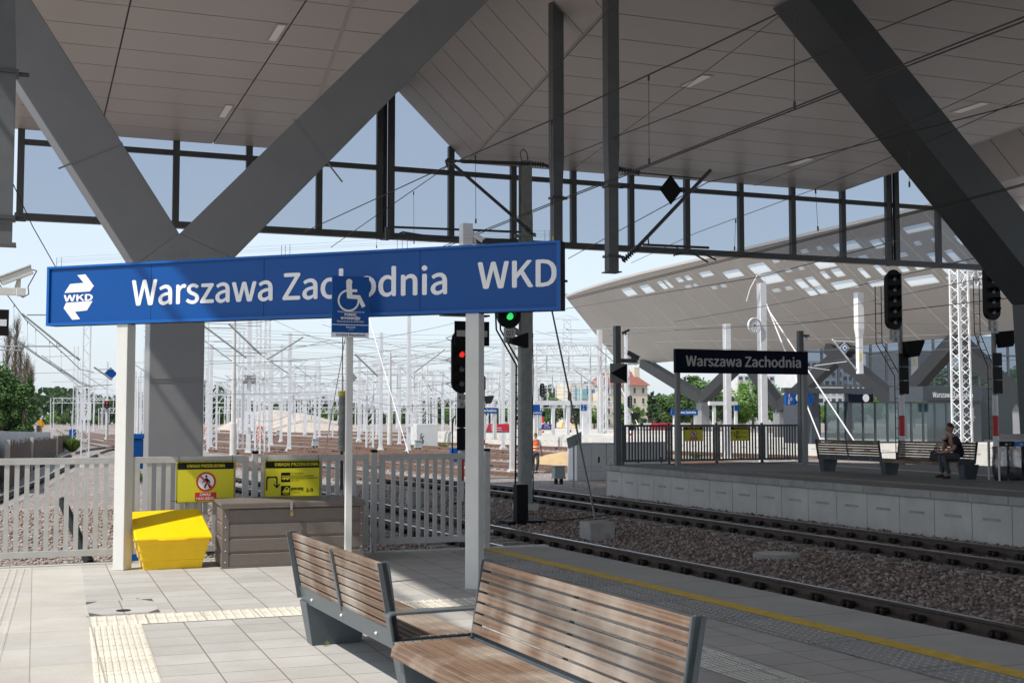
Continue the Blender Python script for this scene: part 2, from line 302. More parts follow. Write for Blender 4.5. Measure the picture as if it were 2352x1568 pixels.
# ------------------------------------------------------------------ lettering
FONT = None
try:                                         # a sans face shipped with Blender itself; the built-in face is used when it is absent
    import os
    _fp = os.path.join(bpy.utils.system_resource('DATAFILES'), 'fonts', 'Noto Sans CJK Regular.woff2')
    if os.path.exists(_fp): FONT = bpy.data.fonts.load(_fp)
except Exception: FONT = None
def text(s, name, m, parent, size, origin, xdir, ydir, ext=.0, bold=0.0, width=None, align='LEFT', shear=0, lift=.003, height_fit=None, spacing=1.0):
    """lettering on a board; origin in world, xdir / ydir unit vectors of the board's face"""
    cu = bpy.data.curves.new(name, 'FONT'); cu.body = s; cu.size = size; cu.extrude = ext; cu.align_x = 'LEFT'; cu.shear = shear; cu.space_character = spacing; cu.resolution_u = 4
    if FONT: cu.font = FONT
    o = bpy.data.objects.new(name, cu); col.objects.link(o); bpy.context.view_layer.update()
    dg = bpy.context.evaluated_depsgraph_get(); me = bpy.data.meshes.new_from_object(o.evaluated_get(dg)); bpy.data.objects.remove(o); bpy.data.curves.remove(cu)
    n = len(me.vertices); a = np.empty(n * 3); me.vertices.foreach_get('co', a); a = a.reshape(-1, 3)
    if n == 0: return None
    w = a[:, 0].max() - a[:, 0].min(); a[:, 0] -= a[:, 0].min()
    if width: a[:, 0] *= width / w; w = width
    if height_fit: a[:, 1] *= height_fit / (a[:, 1].max() - a[:, 1].min())
    if bold > 0:                              # heavier strokes: the outlines laid over each other a hair apart
        polys = [tuple(p.vertices) for p in me.polygons]; sh = [(0, 0), (-1, 0), (1, 0), (0, -.7), (0, .7)]; nv = len(a)
        a = np.concatenate([a + np.array([dx * bold, dy * bold, k * .00035]) for k, (dx, dy) in enumerate(sh)]); me2 = bpy.data.meshes.new(name)
        me2.from_pydata(a.tolist(), [], [tuple(i + k * nv for i in p) for k in range(5) for p in polys]); bpy.data.meshes.remove(me); me = me2
    if align == 'CENTER': a[:, 0] -= w / 2
    if align == 'RIGHT': a[:, 0] -= w
    X, Y = np.array(xdir), np.array(ydir); Z = np.cross(X, Y); off = np.array(origin)
    if parent is not None:
        mw = parent.matrix_world if False else Matrix.Translation(parent.location) @ parent.rotation_euler.to_matrix().to_4x4()
        inv = np.array(mw.inverted())
    else: inv = np.eye(4)
    p = off + a[:, :1] * X + a[:, 1:2] * Y + (a[:, 2:3] + lift) * Z
    p = p @ inv[:3, :3].T + inv[:3, 3]
    me.vertices.foreach_set('co', p.ravel()); me.update(); me.name = name; me.materials.clear(); me.materials.append(m)
    ob = bpy.data.objects.new(name, me); col.objects.link(ob)
    if parent is not None: ob.parent = parent
    return ob

exec_order = []

# ================================================================== GROUND
def ground_z(x, y):
    t = min(1, max(0, (y - 34) / 12)); return -.93 - .12 * t
def make_ground():
    xs = [-900, -400, -150, -60, -30] + [-16 + i * 1.0 for i in range(0, 70)] + [60, 90, 150, 300, 600, 1200]
    ys = [-80, -40, -15] + [-5 + i * 1.0 for i in range(0, 66)] + [70, 90, 120, 170, 250, 400, 700, 1200, 2200]
    m = MB(); r = random.Random(3)
    for y in ys:
        for x in xs:
            z = ground_z(x, y); 
            if 0 < y < 60 and -15 < x < 50: z += r.uniform(-.012, .012)
            m.v.append((x, y, z))
    w = len(xs)
    for j in range(len(ys) - 1):
        for i in range(w - 1): m.f.append((j * w + i, j * w + i + 1, (j + 1) * w + i + 1, (j + 1) * w + i))
    structure(m.build('ground', M['gravel']))
make_ground()

# ================================================================== TRACKS
def resample(pts, step):
    out = [Vector((*pts[0], 0))]; P = [Vector((*p, 0)) for p in pts]
    # Catmull-Rom smoothing
    dense = []
    for i in range(len(P) - 1):
        p0 = P[max(0, i - 1)]; p1 = P[i]; p2 = P[i + 1]; p3 = P[min(len(P) - 1, i + 2)]
        for k in range(40):
            t = k / 40; dense.append(.5 * ((2 * p1) + (p2 - p0) * t + (2 * p0 - 5 * p1 + 4 * p2 - p3) * t * t + (3 * p1 - p0 - 3 * p2 + p3) * t ** 3))
    dense.append(P[-1]); acc = 0; last = dense[0]; res = [dense[0]]
    for p in dense[1:]:
        d = (p - last).length
        while acc + d >= step:
            t = (step - acc) / d; last = last.lerp(p, t); res.append(last.copy()); d = (p - last).length; acc = 0
        acc += d; last = p
    return res
RAILPROF = [(-.07, 0), (.07, 0), (.07, .012), (.012, .03), (.012, .125), (.036, .135), (.036, .168), (-.036, .168), (-.036, .135), (-.012, .125), (-.012, .03), (-.07, .012)]
def rail_mesh(pts, off, zb, prof):
    m = MB(); n = len(prof); k = 0
    for i, p in enumerate(pts):
        d = (pts[min(i + 1, len(pts) - 1)] - pts[max(i - 1, 0)]).normalized(); s = Vector((d.y, -d.x, 0)); c = p + s * off
        m.v += [tuple(c + s * a + Vector((0, 0, zb(c) + b))) for a, b in prof]
    for i in range(len(pts) - 1):
        for j in range(n): m.f.append((i * n + j, (i + 1) * n + j, (i + 1) * n + (j + 1) % n, i * n + (j + 1) % n))
    m.f.append(tuple(range(n))); m.f.append(tuple(reversed(range((len(pts) - 1) * n, len(pts) * n))))
    return m
def top_faces(o, material, prof_n, idx):
    o.data.materials.append(material)
    for i, p in enumerate(o.data.polygons):
        if p.index < (len(o.data.vertices) // prof_n - 1) * prof_n and p.index % prof_n == idx: p.material_index = 1
def sleeper_mesh():
    return MB().prism([(-1.3, -.13, -.03), (1.3, -.13, -.03), (1.3, -.11, .0), (-1.3, -.11, .0)], (0, .0, .0001)) if False else \
        MB().add([(-1.28, -.14, -.09), (1.28, -.14, -.09), (1.28, .14, -.09), (-1.28, .14, -.09), (-1.26, -.11, .015), (1.26, -.11, .015), (1.26, .11, .015), (-1.26, .11, .015)],
                 [(0, 3, 2, 1), (4, 5, 6, 7), (0, 1, 5, 4), (1, 2, 6, 5), (2, 3, 7, 6), (3, 0, 4, 7)])
def clip_mesh():
    m = MB()
    for rx in (-.7525, .7525):
        for s in (-1, 1):
            x = rx + s * .105
            for yy in (-.055, .055): m.lathe((x, yy, .075), [(.0, -.055), (.036, -.05), (.042, -.02), (.042, .02), (.036, .05), (0, .055)], n=10, axis=(1, 0, 0), cap=False)
            m.box(x - .045, x + .045, -.055, .055, .014, .035); m.tube((x, 0, .03), (x, 0, .11), .022, n=6)
            m.box(x - s * .075 - .02, x - s * .075 + .02, -.03, .03, .02, .045)
    return m
tracks = []
def near_track(name_label, pts, y0, y1, zf):
    P = resample(pts, .6); P = [p for p in P if y0 <= p.y <= y1][:99]
    t = thing('railway_track', name_label, 'railway track', (P[0].x, P[0].y, zf(P[0])), group='tracks beside the platforms')
    for off in (-.7525, .7525):
        m = rail_mesh(P, off, lambda c: zf(c) + .018, RAILPROF); m.v = [tuple(Vector(v) - t.location) for v in m.v]
        o = m.build('rail', M['rail'], t); top_faces(o, M['rail_top'], len(RAILPROF), 6)
    sm = None
    for i, p in enumerate(P[:-1]):
        d = (P[i + 1] - p).normalized(); a = math.atan2(d.y, d.x) - math.pi / 2
        if sm is None:
            sm = sleeper_mesh().build('sleeper', M['sleeper'], t); cm = clip_mesh().build('rail_fastening', M['clip'], sm, smooth='auto'); o = sm
        else:
            o = sm.copy(); col.objects.link(o); o.parent = t; c = cm.copy(); col.objects.link(c); c.parent = o
        o.location = (p.x - t.location.x, p.y - t.location.y, zf(p) - t.location.z); o.rotation_euler = (0, 0, a)
    tracks.append(P); return t
FOOT = lambda c: ground_z(c.x, c.y) + .03
near_track('curved track along the near platform with shiny rail heads', [(9.25, 1), (9.05, 8), (8.8, 13), (8.42, 17.5), (8.02, 22), (7.62, 27), (7.3, 32), (6.7, 42), (5.6, 60), (4, 85)], 1.2, 60, FOOT)
near_track('track in the shade against the wall of the far platform', [(15.1, 6), (14.75, 13), (14.25, 20), (13.85, 27), (13.45, 34), (12.6, 46), (11.0, 64), (8, 90)], 8, 67, FOOT)
near_track('sunlit track curving away behind the left part of the fence', [(-3.6, 20), (-2.3, 31), (-.4, 51), (1.25, 67), (3.2, 84), (3.9, 97), (3.6, 112), (2.7, 130)], 21, 80, FOOT)
def far_track(label, pts, y0=None, step=2.5, matr=None):
    P = resample(pts, step); t = thing('railway_track', label, 'railway track', (P[0].x, P[0].y, 0), group='tracks of the yard')
    prof = [(-.06, 0), (.06, 0), (.035, .168), (-.035, .168)]
    for off in (-.7525, .7525):
        m = rail_mesh(P, off, lambda c: FOOT(c) + .018, prof); m.v = [(v[0] - t.location.x, v[1] - t.location.y, v[2]) for v in m.v]
        o = m.build('rail', matr or M['rail_rust'], t); top_faces(o, M['rail_top'], 4, 2)
    m = MB(t.location)
    for p, q in [(P[i], P[i + 1]) for i in range(len(P) - 1)]:
        d = (q - p).normalized(); s = Vector((d.y, -d.x, 0))
        k = int(step / .6)
        for j in range(k):
            c = p.lerp(q, j / k); z = FOOT(c)
            a = [c - s * 1.28 - d * .12, c + s * 1.28 - d * .12, c + s * 1.28 + d * .12, c - s * 1.28 + d * .12]
            m.prism([(v.x, v.y, z - .05) for v in a], (0, 0, .07))
    tag(m.build('sleeper_row', M['sleeper'], t), kind='stuff')
yard = [
 ('first rusty yard track behind the worker and the sand heap', [(29.5, 22), (26.6, 31), (24.8, 38), (22.1, 52), (18.6, 75), (14, 110), (9, 160)]),
 ('second rusty yard track passing behind the sand heap', [(33.0, 30), (29.3, 45), (26.2, 64), (22.4, 92), (17, 130), (11, 180)]),
 ('third yard track below the pale platform wall', [(37, 32), (33.6, 48), (30.5, 66), (26.6, 95), (20.5, 140), (13, 200)]),
 ('yard track running left of the white mast footings', [(17.5, 47), (15.2, 62), (12.2, 85), (8.5, 115), (5.5, 160)]),
 ('yard track crossing towards the tall poplars', [(12.6, 46), (9.6, 62), (7.2, 80), (5.2, 105), (4.2, 150), (4, 220)]),
 ('rusty yard track beside the lamp pole', [(26.2, 64), (19.5, 84), (12.6, 108), (7.5, 150), (5, 210)]),
 ('middle yard track under the lattice portals', [(41, 60), (36, 82), (29.5, 115), (22, 160), (14, 230)]),
 ('far yard track near the rubble heaps', [(50, 80), (43, 110), (34, 150), (24, 210)]),
 ('farthest yard track before the trees', [(60, 100), (50, 140), (38, 190), (28, 250)]),
 ('yard track curving behind the brown plank fence', [(3.2, 84), (4.4, 92), (8.0, 104), (16, 124)]),
 ('rusty siding between the white masts', [(22.1, 52), (18.2, 66), (13.4, 82), (8.6, 100), (5.4, 125)]),
]
for l, p in yard: far_track(l, p)

# loose ballast stones where the photo shows single stones
def make_stones():
    r = np.random.default_rng(5); ico = np.array([(0, 0, 1), (.9, 0, .3), (.28, .85, .3), (-.72, .52, .3), (-.72, -.52, .3), (.28, -.85, .3), (.5, .5, -.5), (-.6, .3, -.5), (0, -.75, -.5)], float)
    fc = np.array([(0, 1, 2), (0, 2, 3), (0, 3, 4), (0, 4, 5), (0, 5, 1), (1, 6, 2), (2, 6, 7), (2, 7, 3), (3, 7, 4), (4, 7, 8), (4, 8, 5), (5, 8, 1), (1, 8, 6), (6, 8, 7)])
    P = []
    def region(n, x0, x1, y0, y1):
        y = r.uniform(y0, y1, n); a = np.stack([r.uniform(x0, x1, n), y], 1); P.append(a)
    region(22000, 9.3, 14.2, 8, 30); region(9000, 5.0, 15.5, 30, 46); region(9000, 5.6, 9.5, 13.3, 30); region(16000, -4.5, 5.5, 13.7, 34); region(5000, 14.5, 16.9, 14, 34)
    a = np.concatenate(P); n = len(a)
    # mound between the tracks and shoulders
    z = np.array([ground_z(*p) for p in a]) + r.uniform(-.01, .03, n)
    sz = r.uniform(.018, .042, n)[:, None, None] * r.uniform(.7, 1.3, (n, 1, 3)) * r.uniform(.75, 1.2, (n, 9, 3))
    an = r.uniform(0, 6.28, n); c, s = np.cos(an), np.sin(an)
    L = ico[None] * sz; X = L[:, :, 0] * c[:, None] - L[:, :, 1] * s[:, None]; Y = L[:, :, 0] * s[:, None] + L[:, :, 1] * c[:, None]; Z = L[:, :, 2] * r.uniform(.6, 1, (n, 1))
    co = np.stack([X + a[:, 0:1], Y + a[:, 1:2], Z + z[:, None]], 2).reshape(-1, 3)
    F = (fc[None] + (np.arange(n) * 9)[:, None, None]).reshape(-1)
    me = bpy.data.meshes.new('ballast_stones'); me.vertices.add(len(co)); me.vertices.foreach_set('co', co.ravel()); nf = len(F) // 3
    me.loops.add(len(F)); me.loops.foreach_set('vertex_index', F.astype(np.int32)); me.polygons.add(nf)
    me.polygons.foreach_set('loop_start', np.arange(0, nf * 3, 3, dtype=np.int32)); me.polygons.foreach_set('loop_total', np.full(nf, 3, np.int32)); me.update(calc_edges=True)
    me.materials.append(M['stones']); o = bpy.data.objects.new('ballast_stones', me); col.objects.link(o)
    tag(o, 'loose brown ballast stones lying between and beside the near tracks', 'gravel', kind='stuff')
make_stones()

# ================================================================== NEAR PLATFORM
EDGE = [(5.52, 13.25), (5.62, 12), (5.70, 11), (5.80, 10), (5.88, 9), (5.95, 8), (6.02, 7), (6.09, 6), (6.15, 5), (6.3, 2), (6.5, -8)]
def platform_near():
    poly = [(-4.0, -8, 0), (6.5, -8, 0)] + [(x, y, 0) for x, y in reversed(EDGE[:-1])] + [(-2.2, 13.3, 0)]
    base = [(x, y, -.012) for x, y, z in poly]
    m = MB(); m.prism([(x, y, -.95) for x, y, z in poly], (0, 0, .935)); structure(m.build('near_platform', M['conc']))
    # paving sheets (butted side by side)
    def sheet(name, L, Rr, matr, z=0, y0=-8, y1=13.25):
        m = MB(); ys = [y0 + (y1 - y0) * i / 40 for i in range(41)]
        for i in range(40):
            a, b = ys[i], ys[i + 1]; m.quad((L(a), a, z), (Rr(a), a, z), (Rr(b), b, z), (L(b), b, z))
        return structure(m.build(name, matr))
    def ex(y):
        E_ = sorted(EDGE, key=lambda p: p[1])
        return float(np.interp(y, [p[1] for p in E_], [p[0] for p in E_]))
    ly = lambda y: float(np.interp(y, [-8, 7.43, 9.4, 13.06], [.10, .34, .39, .455]))
    sheet('left_edge_paving', lambda y: -4 + .1 * (y + 8) / 21 * 10 * .0, ly, M['paving_left'])
    inner = lambda y: ex(y) - 1.26
    sheet('slab_paving', ly, inner, M['paving'])
    sheet('edge_paving', inner, ex, M['paving_edge'])
    # raised guide strips and studs
    def strip(name, matr, pts4, ribs=None, studs=None):
        m = MB(); z = .004; m.quad(*[(x, y, z) for x, y in pts4]); a, b, c, d = [Vector((x, y, z)) for x, y in pts4]
        if ribs:
            for i in range(ribs):
                t = (i + .5) / ribs; p = a.lerp(b, t); q = d.lerp(c, t); L = (q - p).length; k = max(1, int(L / .4))
                for j in range(k): m.bar(p.lerp(q, (j + .02) / k) + Vector((0, 0, .0015)), p.lerp(q, (j + .98) / k) + Vector((0, 0, .0015)), .022, .007)
        if studs:
            nu, nv = studs
            for i in range(nu):
                for j in range(nv):
                    t = (j + .5) / nv; tt = (i + .5) / nu; p = a.lerp(b, tt).lerp(d.lerp(c, tt), t); m.lathe(p, [(.015, 0), (.012, .005), (.006, .0065)], n=6)
        return structure(m.build(name, matr))
    strip('cross_tactile_strip', M['tactile'], [(.40, 9.38), (3.60, 9.34), (3.62, 9.74), (.41, 9.82)], studs=(46, 7))
    strip('ribbed_guide_strip', M['tactile'], [(.18, 1.0), (.54, 1.0), (.745, 9.375), (.385, 9.375)], ribs=9)
    strip('pale_guide_strip', M['guide_grey'], [(3.95, 1.5), (4.33, 1.5), (4.06, 7.4), (3.70, 7.4)], ribs=9)
    strip('pale_guide_strip', M['guide_grey'], [(3.70, 7.41), (4.06, 7.41), (3.98, 9.32), (3.62, 9.32)], ribs=9)
    for i in range(10):
        y0, y1 = 13.1 - i * 1.0, 12.11 - i * 1.0
        A_, B_ = (lambda y: ex(y) - 1.255), (lambda y: ex(y) - .84)
        strip('stud_strip', M['tactile_grey'], [(A_(y1), y1), (B_(y1), y1), (B_(y0), y0), (A_(y0), y0)], studs=(6, 16))
    m = MB(); ys = [13.2 - i * .5 for i in range(43)]
    for a, b in zip(ys, ys[1:]): m.quad((ex(b) - .83, b, .004), (ex(b) - .665, b, .004), (ex(a) - .665, a, .004), (ex(a) - .83, a, .004))
    structure(m.build('yellow_safety_line', M['yellow_line']))
    m = MB()
    for k in range(3):
        for j in range(190):
            y = 13.1 - j * .06; x = -.075 - .065 * k - (13.1 - y) * .022; m.lathe((x, y, .0), [(.014, 0), (.011, .004), (.005, .005)], n=5)
    structure(m.build('stud_rows', M['paving_left']))
    # kerb along the end of the platform
    m = MB(); x = -2.2
    while x < 5.5:
        m.box(x, min(x + .99, 5.52), 13.255, 13.37, -.9, .012); x += 1.0
    structure(m.build('platform_end_kerb', M['conc_light']))
platform_near()
# service cover in the paving
t = thing('service_cover', 'square paved service cover with black corner brackets set in the paving', 'manhole cover', (.66, 10.25, .004))
MB().box(-.255, .255, -.36, .37, -.003, .001).build('cover_slab', M['paving'], t)
m = MB()
for sx in (-1, 1):
    for sy in (-1, 1): m.add([(sx * .255, sy * .36, .003), (sx * .17, sy * .36, .003), (sx * .255, sy * .22, .003)], [(0, 1, 2) if sx * sy > 0 else (0, 2, 1)])
m.build('corner_bracket', M['steel_dark'], t)
MB().lathe((.0, -.20, .0), [(.055, .002), (.055, .005), (.0, .005)], n=16).build('lifting_plate', M['clip'], t)

# ================================================================== FAR PLATFORM (second platform)
def platform_far():
    E2 = [(15.55, 34.25), (15.75, 33), (15.95, 31), (16.14, 29), (16.32, 26.5), (16.5, 23.5), (16.68, 20.5), (16.84, 17.5), (17.05, 12), (17.3, 4)]
    def back(y): return float(np.interp(y, [4, 29.2, 34.3], [29.5, 26.4, 23.1]))
    poly = [(x, y, 0) for x, y in E2] + [(29.5, 4, 0), (26.4, 29.2, 0), (23.1, 34.3, 0)]
    E2 = [(x + .55, y) if y > 33.5 else (x + .45 * max(0, (y - 29) / 5), y) for x, y in E2]
    poly = [(x, y, 0) for x, y in E2] + [(29.5, 4, 0), (26.4, 29.2, 0), (23.1, 34.3, 0)]
    m = MB(); m.prism([(x + (.12 if i < len(E2) else -.1), y - (.1 if y > 34 else 0), -1.0) for i, (x, y, z) in enumerate(poly)], (0, 0, .83)); structure(m.build('far_platform', M['conc']))
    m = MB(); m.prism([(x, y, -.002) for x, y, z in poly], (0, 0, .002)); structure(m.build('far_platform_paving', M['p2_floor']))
    # coping slabs and precast wall panels, one mesh each
    cop = MB(); wal = MB(); slot = MB(); pts = resample([(x, y) for x, y in E2], 1.0)
    for i in range(len(pts) - 1):
        a, b = pts[i], pts[i + 1]; d = (b - a).normalized(); s = Vector((-d.y, d.x, 0)); s = s if s.x > 0 else -s
        a2, b2 = a + d * .006, b - d * .006
        cop.prism([a2 + Vector((0, 0, -.16)), b2 + Vector((0, 0, -.16)), b2 + s * .5 + Vector((0, 0, -.16)), a2 + s * .5 + Vector((0, 0, -.16))], (0, 0, .157))
        a3, b3 = a + s * .09 + d * .008, b + s * .09 - d * .008
        wal.prism([a3 + Vector((0, 0, -1.0)), b3 + Vector((0, 0, -1.0)), b3 + s * .03 + Vector((0, 0, -1.0)), a3 + s * .03 + Vector((0, 0, -1.0))], (0, 0, .84))
        c = a.lerp(b, .5) + s * .088
        slot.bar(c - d * .22 + Vector((0, 0, -.47)), c + d * .22 + Vector((0, 0, -.47)), .01, .055)
    structure(cop.build('platform_coping', M['conc'], bevel=.008)); w = structure(wal.build('platform_wall_panels', M['conc_light'])); structure(slot.build('wall_panel_slots', M['conc']))
    m = MB(); m.prism([(16.2, 34.25, -1.0), (23.0, 34.25, -1.0), (23.0, 34.36, -1.0), (16.2, 34.36, -1.0)], (0, 0, 1.0)); structure(m.build('platform_end_wall', M['conc']))
    for k, (o1, o2, mt) in enumerate([(.95, 1.12, 'yellow_line'), (1.15, 1.5, 'tactile_grey')]):
        m = MB()
        for i in range(len(pts) - 1):
            a, b = pts[i], pts[i + 1]; s = Vector((1, .03, 0)); m.quad(a + s * o2 + Vector((0, 0, .003)), a + s * o1 + Vector((0, 0, .003)), b + s * o1 + Vector((0, 0, .003)), b + s * o2 + Vector((0, 0, .003)))
            if k:
                for q in range(6):
                    for r in range(3): m.lathe(a.lerp(b, (q + .5) / 6) + s * (o1 + .07 + r * .11) + Vector((0, 0, .003)), [(.03, 0), (.02, .012)], n=5)
        o = m.build('far_yellow_line' if not k else 'far_stud_strip', M['p2_yellow'] if not k else M['tactile_grey']); structure(o)
    structure(MB().box(21.9, 22.25, 8, 33.4, .003, .010).build('far_guide_strip', M['guide_grey']))
M['p2_yellow'] = mat('faded_yellow_edge_paint', (.33, .26, .10), .8, noise=.2, nscale=6)
platform_far()

# ================================================================== MAIN CANOPY
ZC = 10.47; DF = 41.65        # ceiling height and end of the canopy; the glazed bays are 2.37 m wide
def fold(x35, k):            # x of a fold line as a function of y
    return lambda y: x35 + k * (y - DF)
FL_A = lambda y: min(8.21 + .02 * (y - DF), 11.17 + .147 * (y - DF) - 1.07); FL_B = fold(14.17, .147); FL_C = fold(30.06, .128); FL_D = fold(35.2, .128)
RI_1 = lambda y: FL_B(y) - 3.0; RI_2 = lambda y: FL_C(y) + 2.55
LEFTX = lambda y: -3.85 + .037 * (y - 14.1)
RIGHTX = lambda y: 39.3
canopy = thing('station_canopy', 'large grey canopy with panelled folded ceiling on slanted steel columns over the near platform', 'canopy', (16, 21, ZC))
O = canopy.location
ROWS = [DF - 1.695 * i for i in range(50)]
def ceil_part(name, fa, za, fb, zb, matr, xseams=()):
    """ceiling panels row by row, with real 15 mm gaps"""
    m = MB(O); g = .021
    for y1, y0 in zip(ROWS, ROWS[1:]):
        ya, yb = y0 + g, y1 - g
        cuts = [None] + list(xseams) + [None]
        for c0, c1 in zip(cuts, cuts[1:]):
            def X(y, c, f, sgn): return f(y) if c is None else c + sgn * g
            p = []
            for y, c, f, z, sgn in ((ya, c0, fa, za, 1), (ya, c1, fb, zb, -1), (yb, c1, fb, zb, -1), (yb, c0, fa, za, 1)):
                x = X(y, c, f, sgn); x0_, x1_ = fa(y), fb(y); zz = za + (zb - za) * (x - x0_) / max(1e-6, (x1_ - x0_)); p.append((x, y, zz))
            if p[1][0] - p[0][0] < .03 and abs(za - zb) < .01: continue
            m.prism(p, (0, 0, .05))
    return m.build(name, matr, canopy)
ceil_part('ceiling_panels', LEFTX, ZC, FL_A, ZC, M['ceiling'], [-1.8, 1.74, 5.30])
ceil_part('ceiling_panels', FL_B, ZC, FL_C, ZC, M['ceiling'], [])
ceil_part('ceiling_panels', FL_D, ZC, RIGHTX, ZC, M['ceiling'], [])
ceil_part('folded_ceiling_panels', RI_1, ZC + 2.83, FL_B, ZC, M['ceiling'])
ceil_part('folded_ceiling_panels', FL_A, ZC, RI_1, ZC + 2.83, M['ceiling'])
ceil_part('folded_ceiling_panels', FL_C, ZC, RI_2, ZC + 2.5, M['ceiling'])
ceil_part('folded_ceiling_panels', RI_2, ZC + 2.5, FL_D, ZC, M['ceiling'])
# closed roof body above the panels (dark seen through the gaps)
m = MB(O); prof = [(LEFTX, ZC + .07), (FL_A, ZC + .07), (RI_1, ZC + 2.92), (FL_B, ZC + .07), (FL_C, ZC + .07), (RI_2, ZC + 2.6), (FL_D, ZC + .07), (RIGHTX, ZC + .07)]
yA, yB = -48.0, DF + .05
lo = [[(f(y), y, z) for f, z in prof] for y in (yA, yB)]; n = len(prof)
vs = lo[0] + lo[1] + [(f(y), y, z + .6) for y in (yA, yB) for f, z in prof]
fs = []
for i in range(n - 1): fs += [(i, n + i, n + i + 1, i + 1), (2 * n + i, 2 * n + i + 1, 3 * n + i + 1, 3 * n + i), (i, i + 1, 2 * n + i + 1, 2 * n + i), (n + i, 3 * n + i, 3 * n + i + 1, n + i + 1)]
fs += [(0, 2 * n, 3 * n, n), (n - 1, 2 * n - 1, 4 * n - 1, 3 * n - 1)]
m.add(vs, fs); m.build('roof_slab', M['steel_dark'], canopy)
m = MB(O)                                     # closed ends keep the sky out from behind
m.bar((LEFTX(yA) - .03, yA, ZC + .22), (LEFTX(DF) - .03, DF, ZC + .22), .05, .52); m.build('edge_fascia', M['ceiling'], canopy)
m = MB(O); m.path([(LEFTX(y) - .48, y, ZC + .12) for y in (-18, 5, 20, DF - .2)], .035, 8)
for y in range(-14, 41, 4): m.tube((LEFTX(y) - .48, y, ZC + .12), (LEFTX(y), y, ZC + .2), .02)
m.build('edge_rail', M['steel_dark'], canopy)
m = MB(O)
for f, z in ((FL_B, ZC), (FL_C, ZC), (FL_A, ZC)): m.bar((f(yA), yA, z - .004), (f(DF), DF, z - .004), .10, .006)
m.build('fold_trim', M['ceiling_far'], canopy)
# ceiling lights: frame and lens lying just under the panels
for (x0, x1, y0, y1) in [(5.03, 5.20, 28.2, 29.45), (4.98, 5.16, 36.2, 37.7), (16.3, 16.55, 28.45, 29.6), (25.06, 25.32, 36.5, 37.8), (25.2, 25.5, 28.1, 29.3)]:
    f = MB(O).box(x0 - .05, x1 + .05, y0 - .07, y1 + .07, ZC - .012, ZC - .001).build('ceiling_light', M['ceiling_far'], canopy)
    MB(O).box(x0, x1, y0, y1, ZC - .02, ZC - .0125).build('light_lens', M['lamp'], f)
# slanted columns
CY = 22.0                                      # front plane of the slanted columns
def cpoly(name, pts, depth, matr, y0=CY):
    return MB(O).prism([(x, y0, z) for x, z in pts], (0, depth, 0)).build(name, M[matr], canopy, bevel=.018)
def ext(a, b, z): t = (z - a[1]) / (b[1] - a[1]); return (a[0] + (b[0] - a[0]) * t, z)
def arm(l1, l2, za, zb, depth=.95, matr='column', y0=CY + .003): return cpoly('slanted_arm', [ext(*l1, za) if za else l1[0], ext(*l2, za) if za else l2[0], ext(*l2, zb), ext(*l1, zb)], depth, matr, y0)
cpoly('column', [(1.79, -1.0), (2.71, -1.0), (2.71, 3.71), (3.19, 4.24), (2.26, 4.64), (1.535, 4.05), (1.79, 3.55)], .95, 'column')
arm(((2.26, 4.63), (.83, 6.84)), ((1.535, 4.045), (-.21, 6.75)), None, ZC + .1)
arm(((2.26, 4.63), (5.22, 7.82)), ((3.19, 4.237), (6.01, 7.32)), None, ZC + 1.2)
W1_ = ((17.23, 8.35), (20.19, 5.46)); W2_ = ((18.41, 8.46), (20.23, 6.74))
arm(W1_, W2_, 4.1, ZC + .1, 1.19, 'steel_dark')  # same column type as the left one; its shade is put into a darker colour
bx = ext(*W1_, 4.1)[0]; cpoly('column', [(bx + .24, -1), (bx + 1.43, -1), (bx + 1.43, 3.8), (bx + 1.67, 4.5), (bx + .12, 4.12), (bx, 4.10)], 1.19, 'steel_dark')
for k, (a, b, w) in enumerate((((.27, 5.62), (1.29, 6.14), .03), ((4.22, 6.80), (5.12, 5.72), .03), ((1.80, 2.12), (2.70, 2.12), .012), ((1.80, 2.07), (2.70, 2.07), .008))):
    MB(O).bar((a[0], CY - .006, a[1]), (b[0], CY - .006, b[1]), .006, w).build('weld_seam', M['column'], canopy)


# glazed screen hanging from the canopy's end
scr = thing('glazed_screen', 'hanging glazed screen of tall tinted panes in dark frames across the end of the canopy', 'glass screen', (16, DF, 7.65)); O2 = scr.location
mx = [-.60 + 2.368 * i for i in range(17)]; thick = (11.20, 32.59)
def roofz(x):
    for a, b, za, zb in ((FL_A(DF), RI_1(DF), 0, 2.83), (RI_1(DF), FL_B(DF), 2.83, 0), (FL_C(DF), RI_2(DF), 0, 2.5), (RI_2(DF), FL_D(DF), 2.5, 0)):
        if a <= x <= b: return ZC + za + (zb - za) * (x - a) / (b - a)
    return ZC
frm = 'steel_dark'
for x in mx:
    tk = any(abs(x - q) < .6 for q in thick)
    xx = min(thick, key=lambda q: abs(q - x)) if tk else x
    if tk:
        m = MB(O2)
        for s in (-.32, .10): m.box(xx + s, xx + s + .22, DF - .14, DF + .02, 7.59, roofz(xx) + .05)
        m.box(xx - .09, xx + .09, DF + .021, DF + .3, 7.59, roofz(xx) + .05)
    else:
        m = MB(O2).box(xx - .105, xx + .105, DF - .14, DF + .05, 7.74, roofz(xx) + .02)
    m.build('mullion', M[frm], scr)
MB(O2).box(-.75, 39.3, DF - .15, DF + .10, 7.59, 7.81).build('bottom_rail', M[frm], scr)
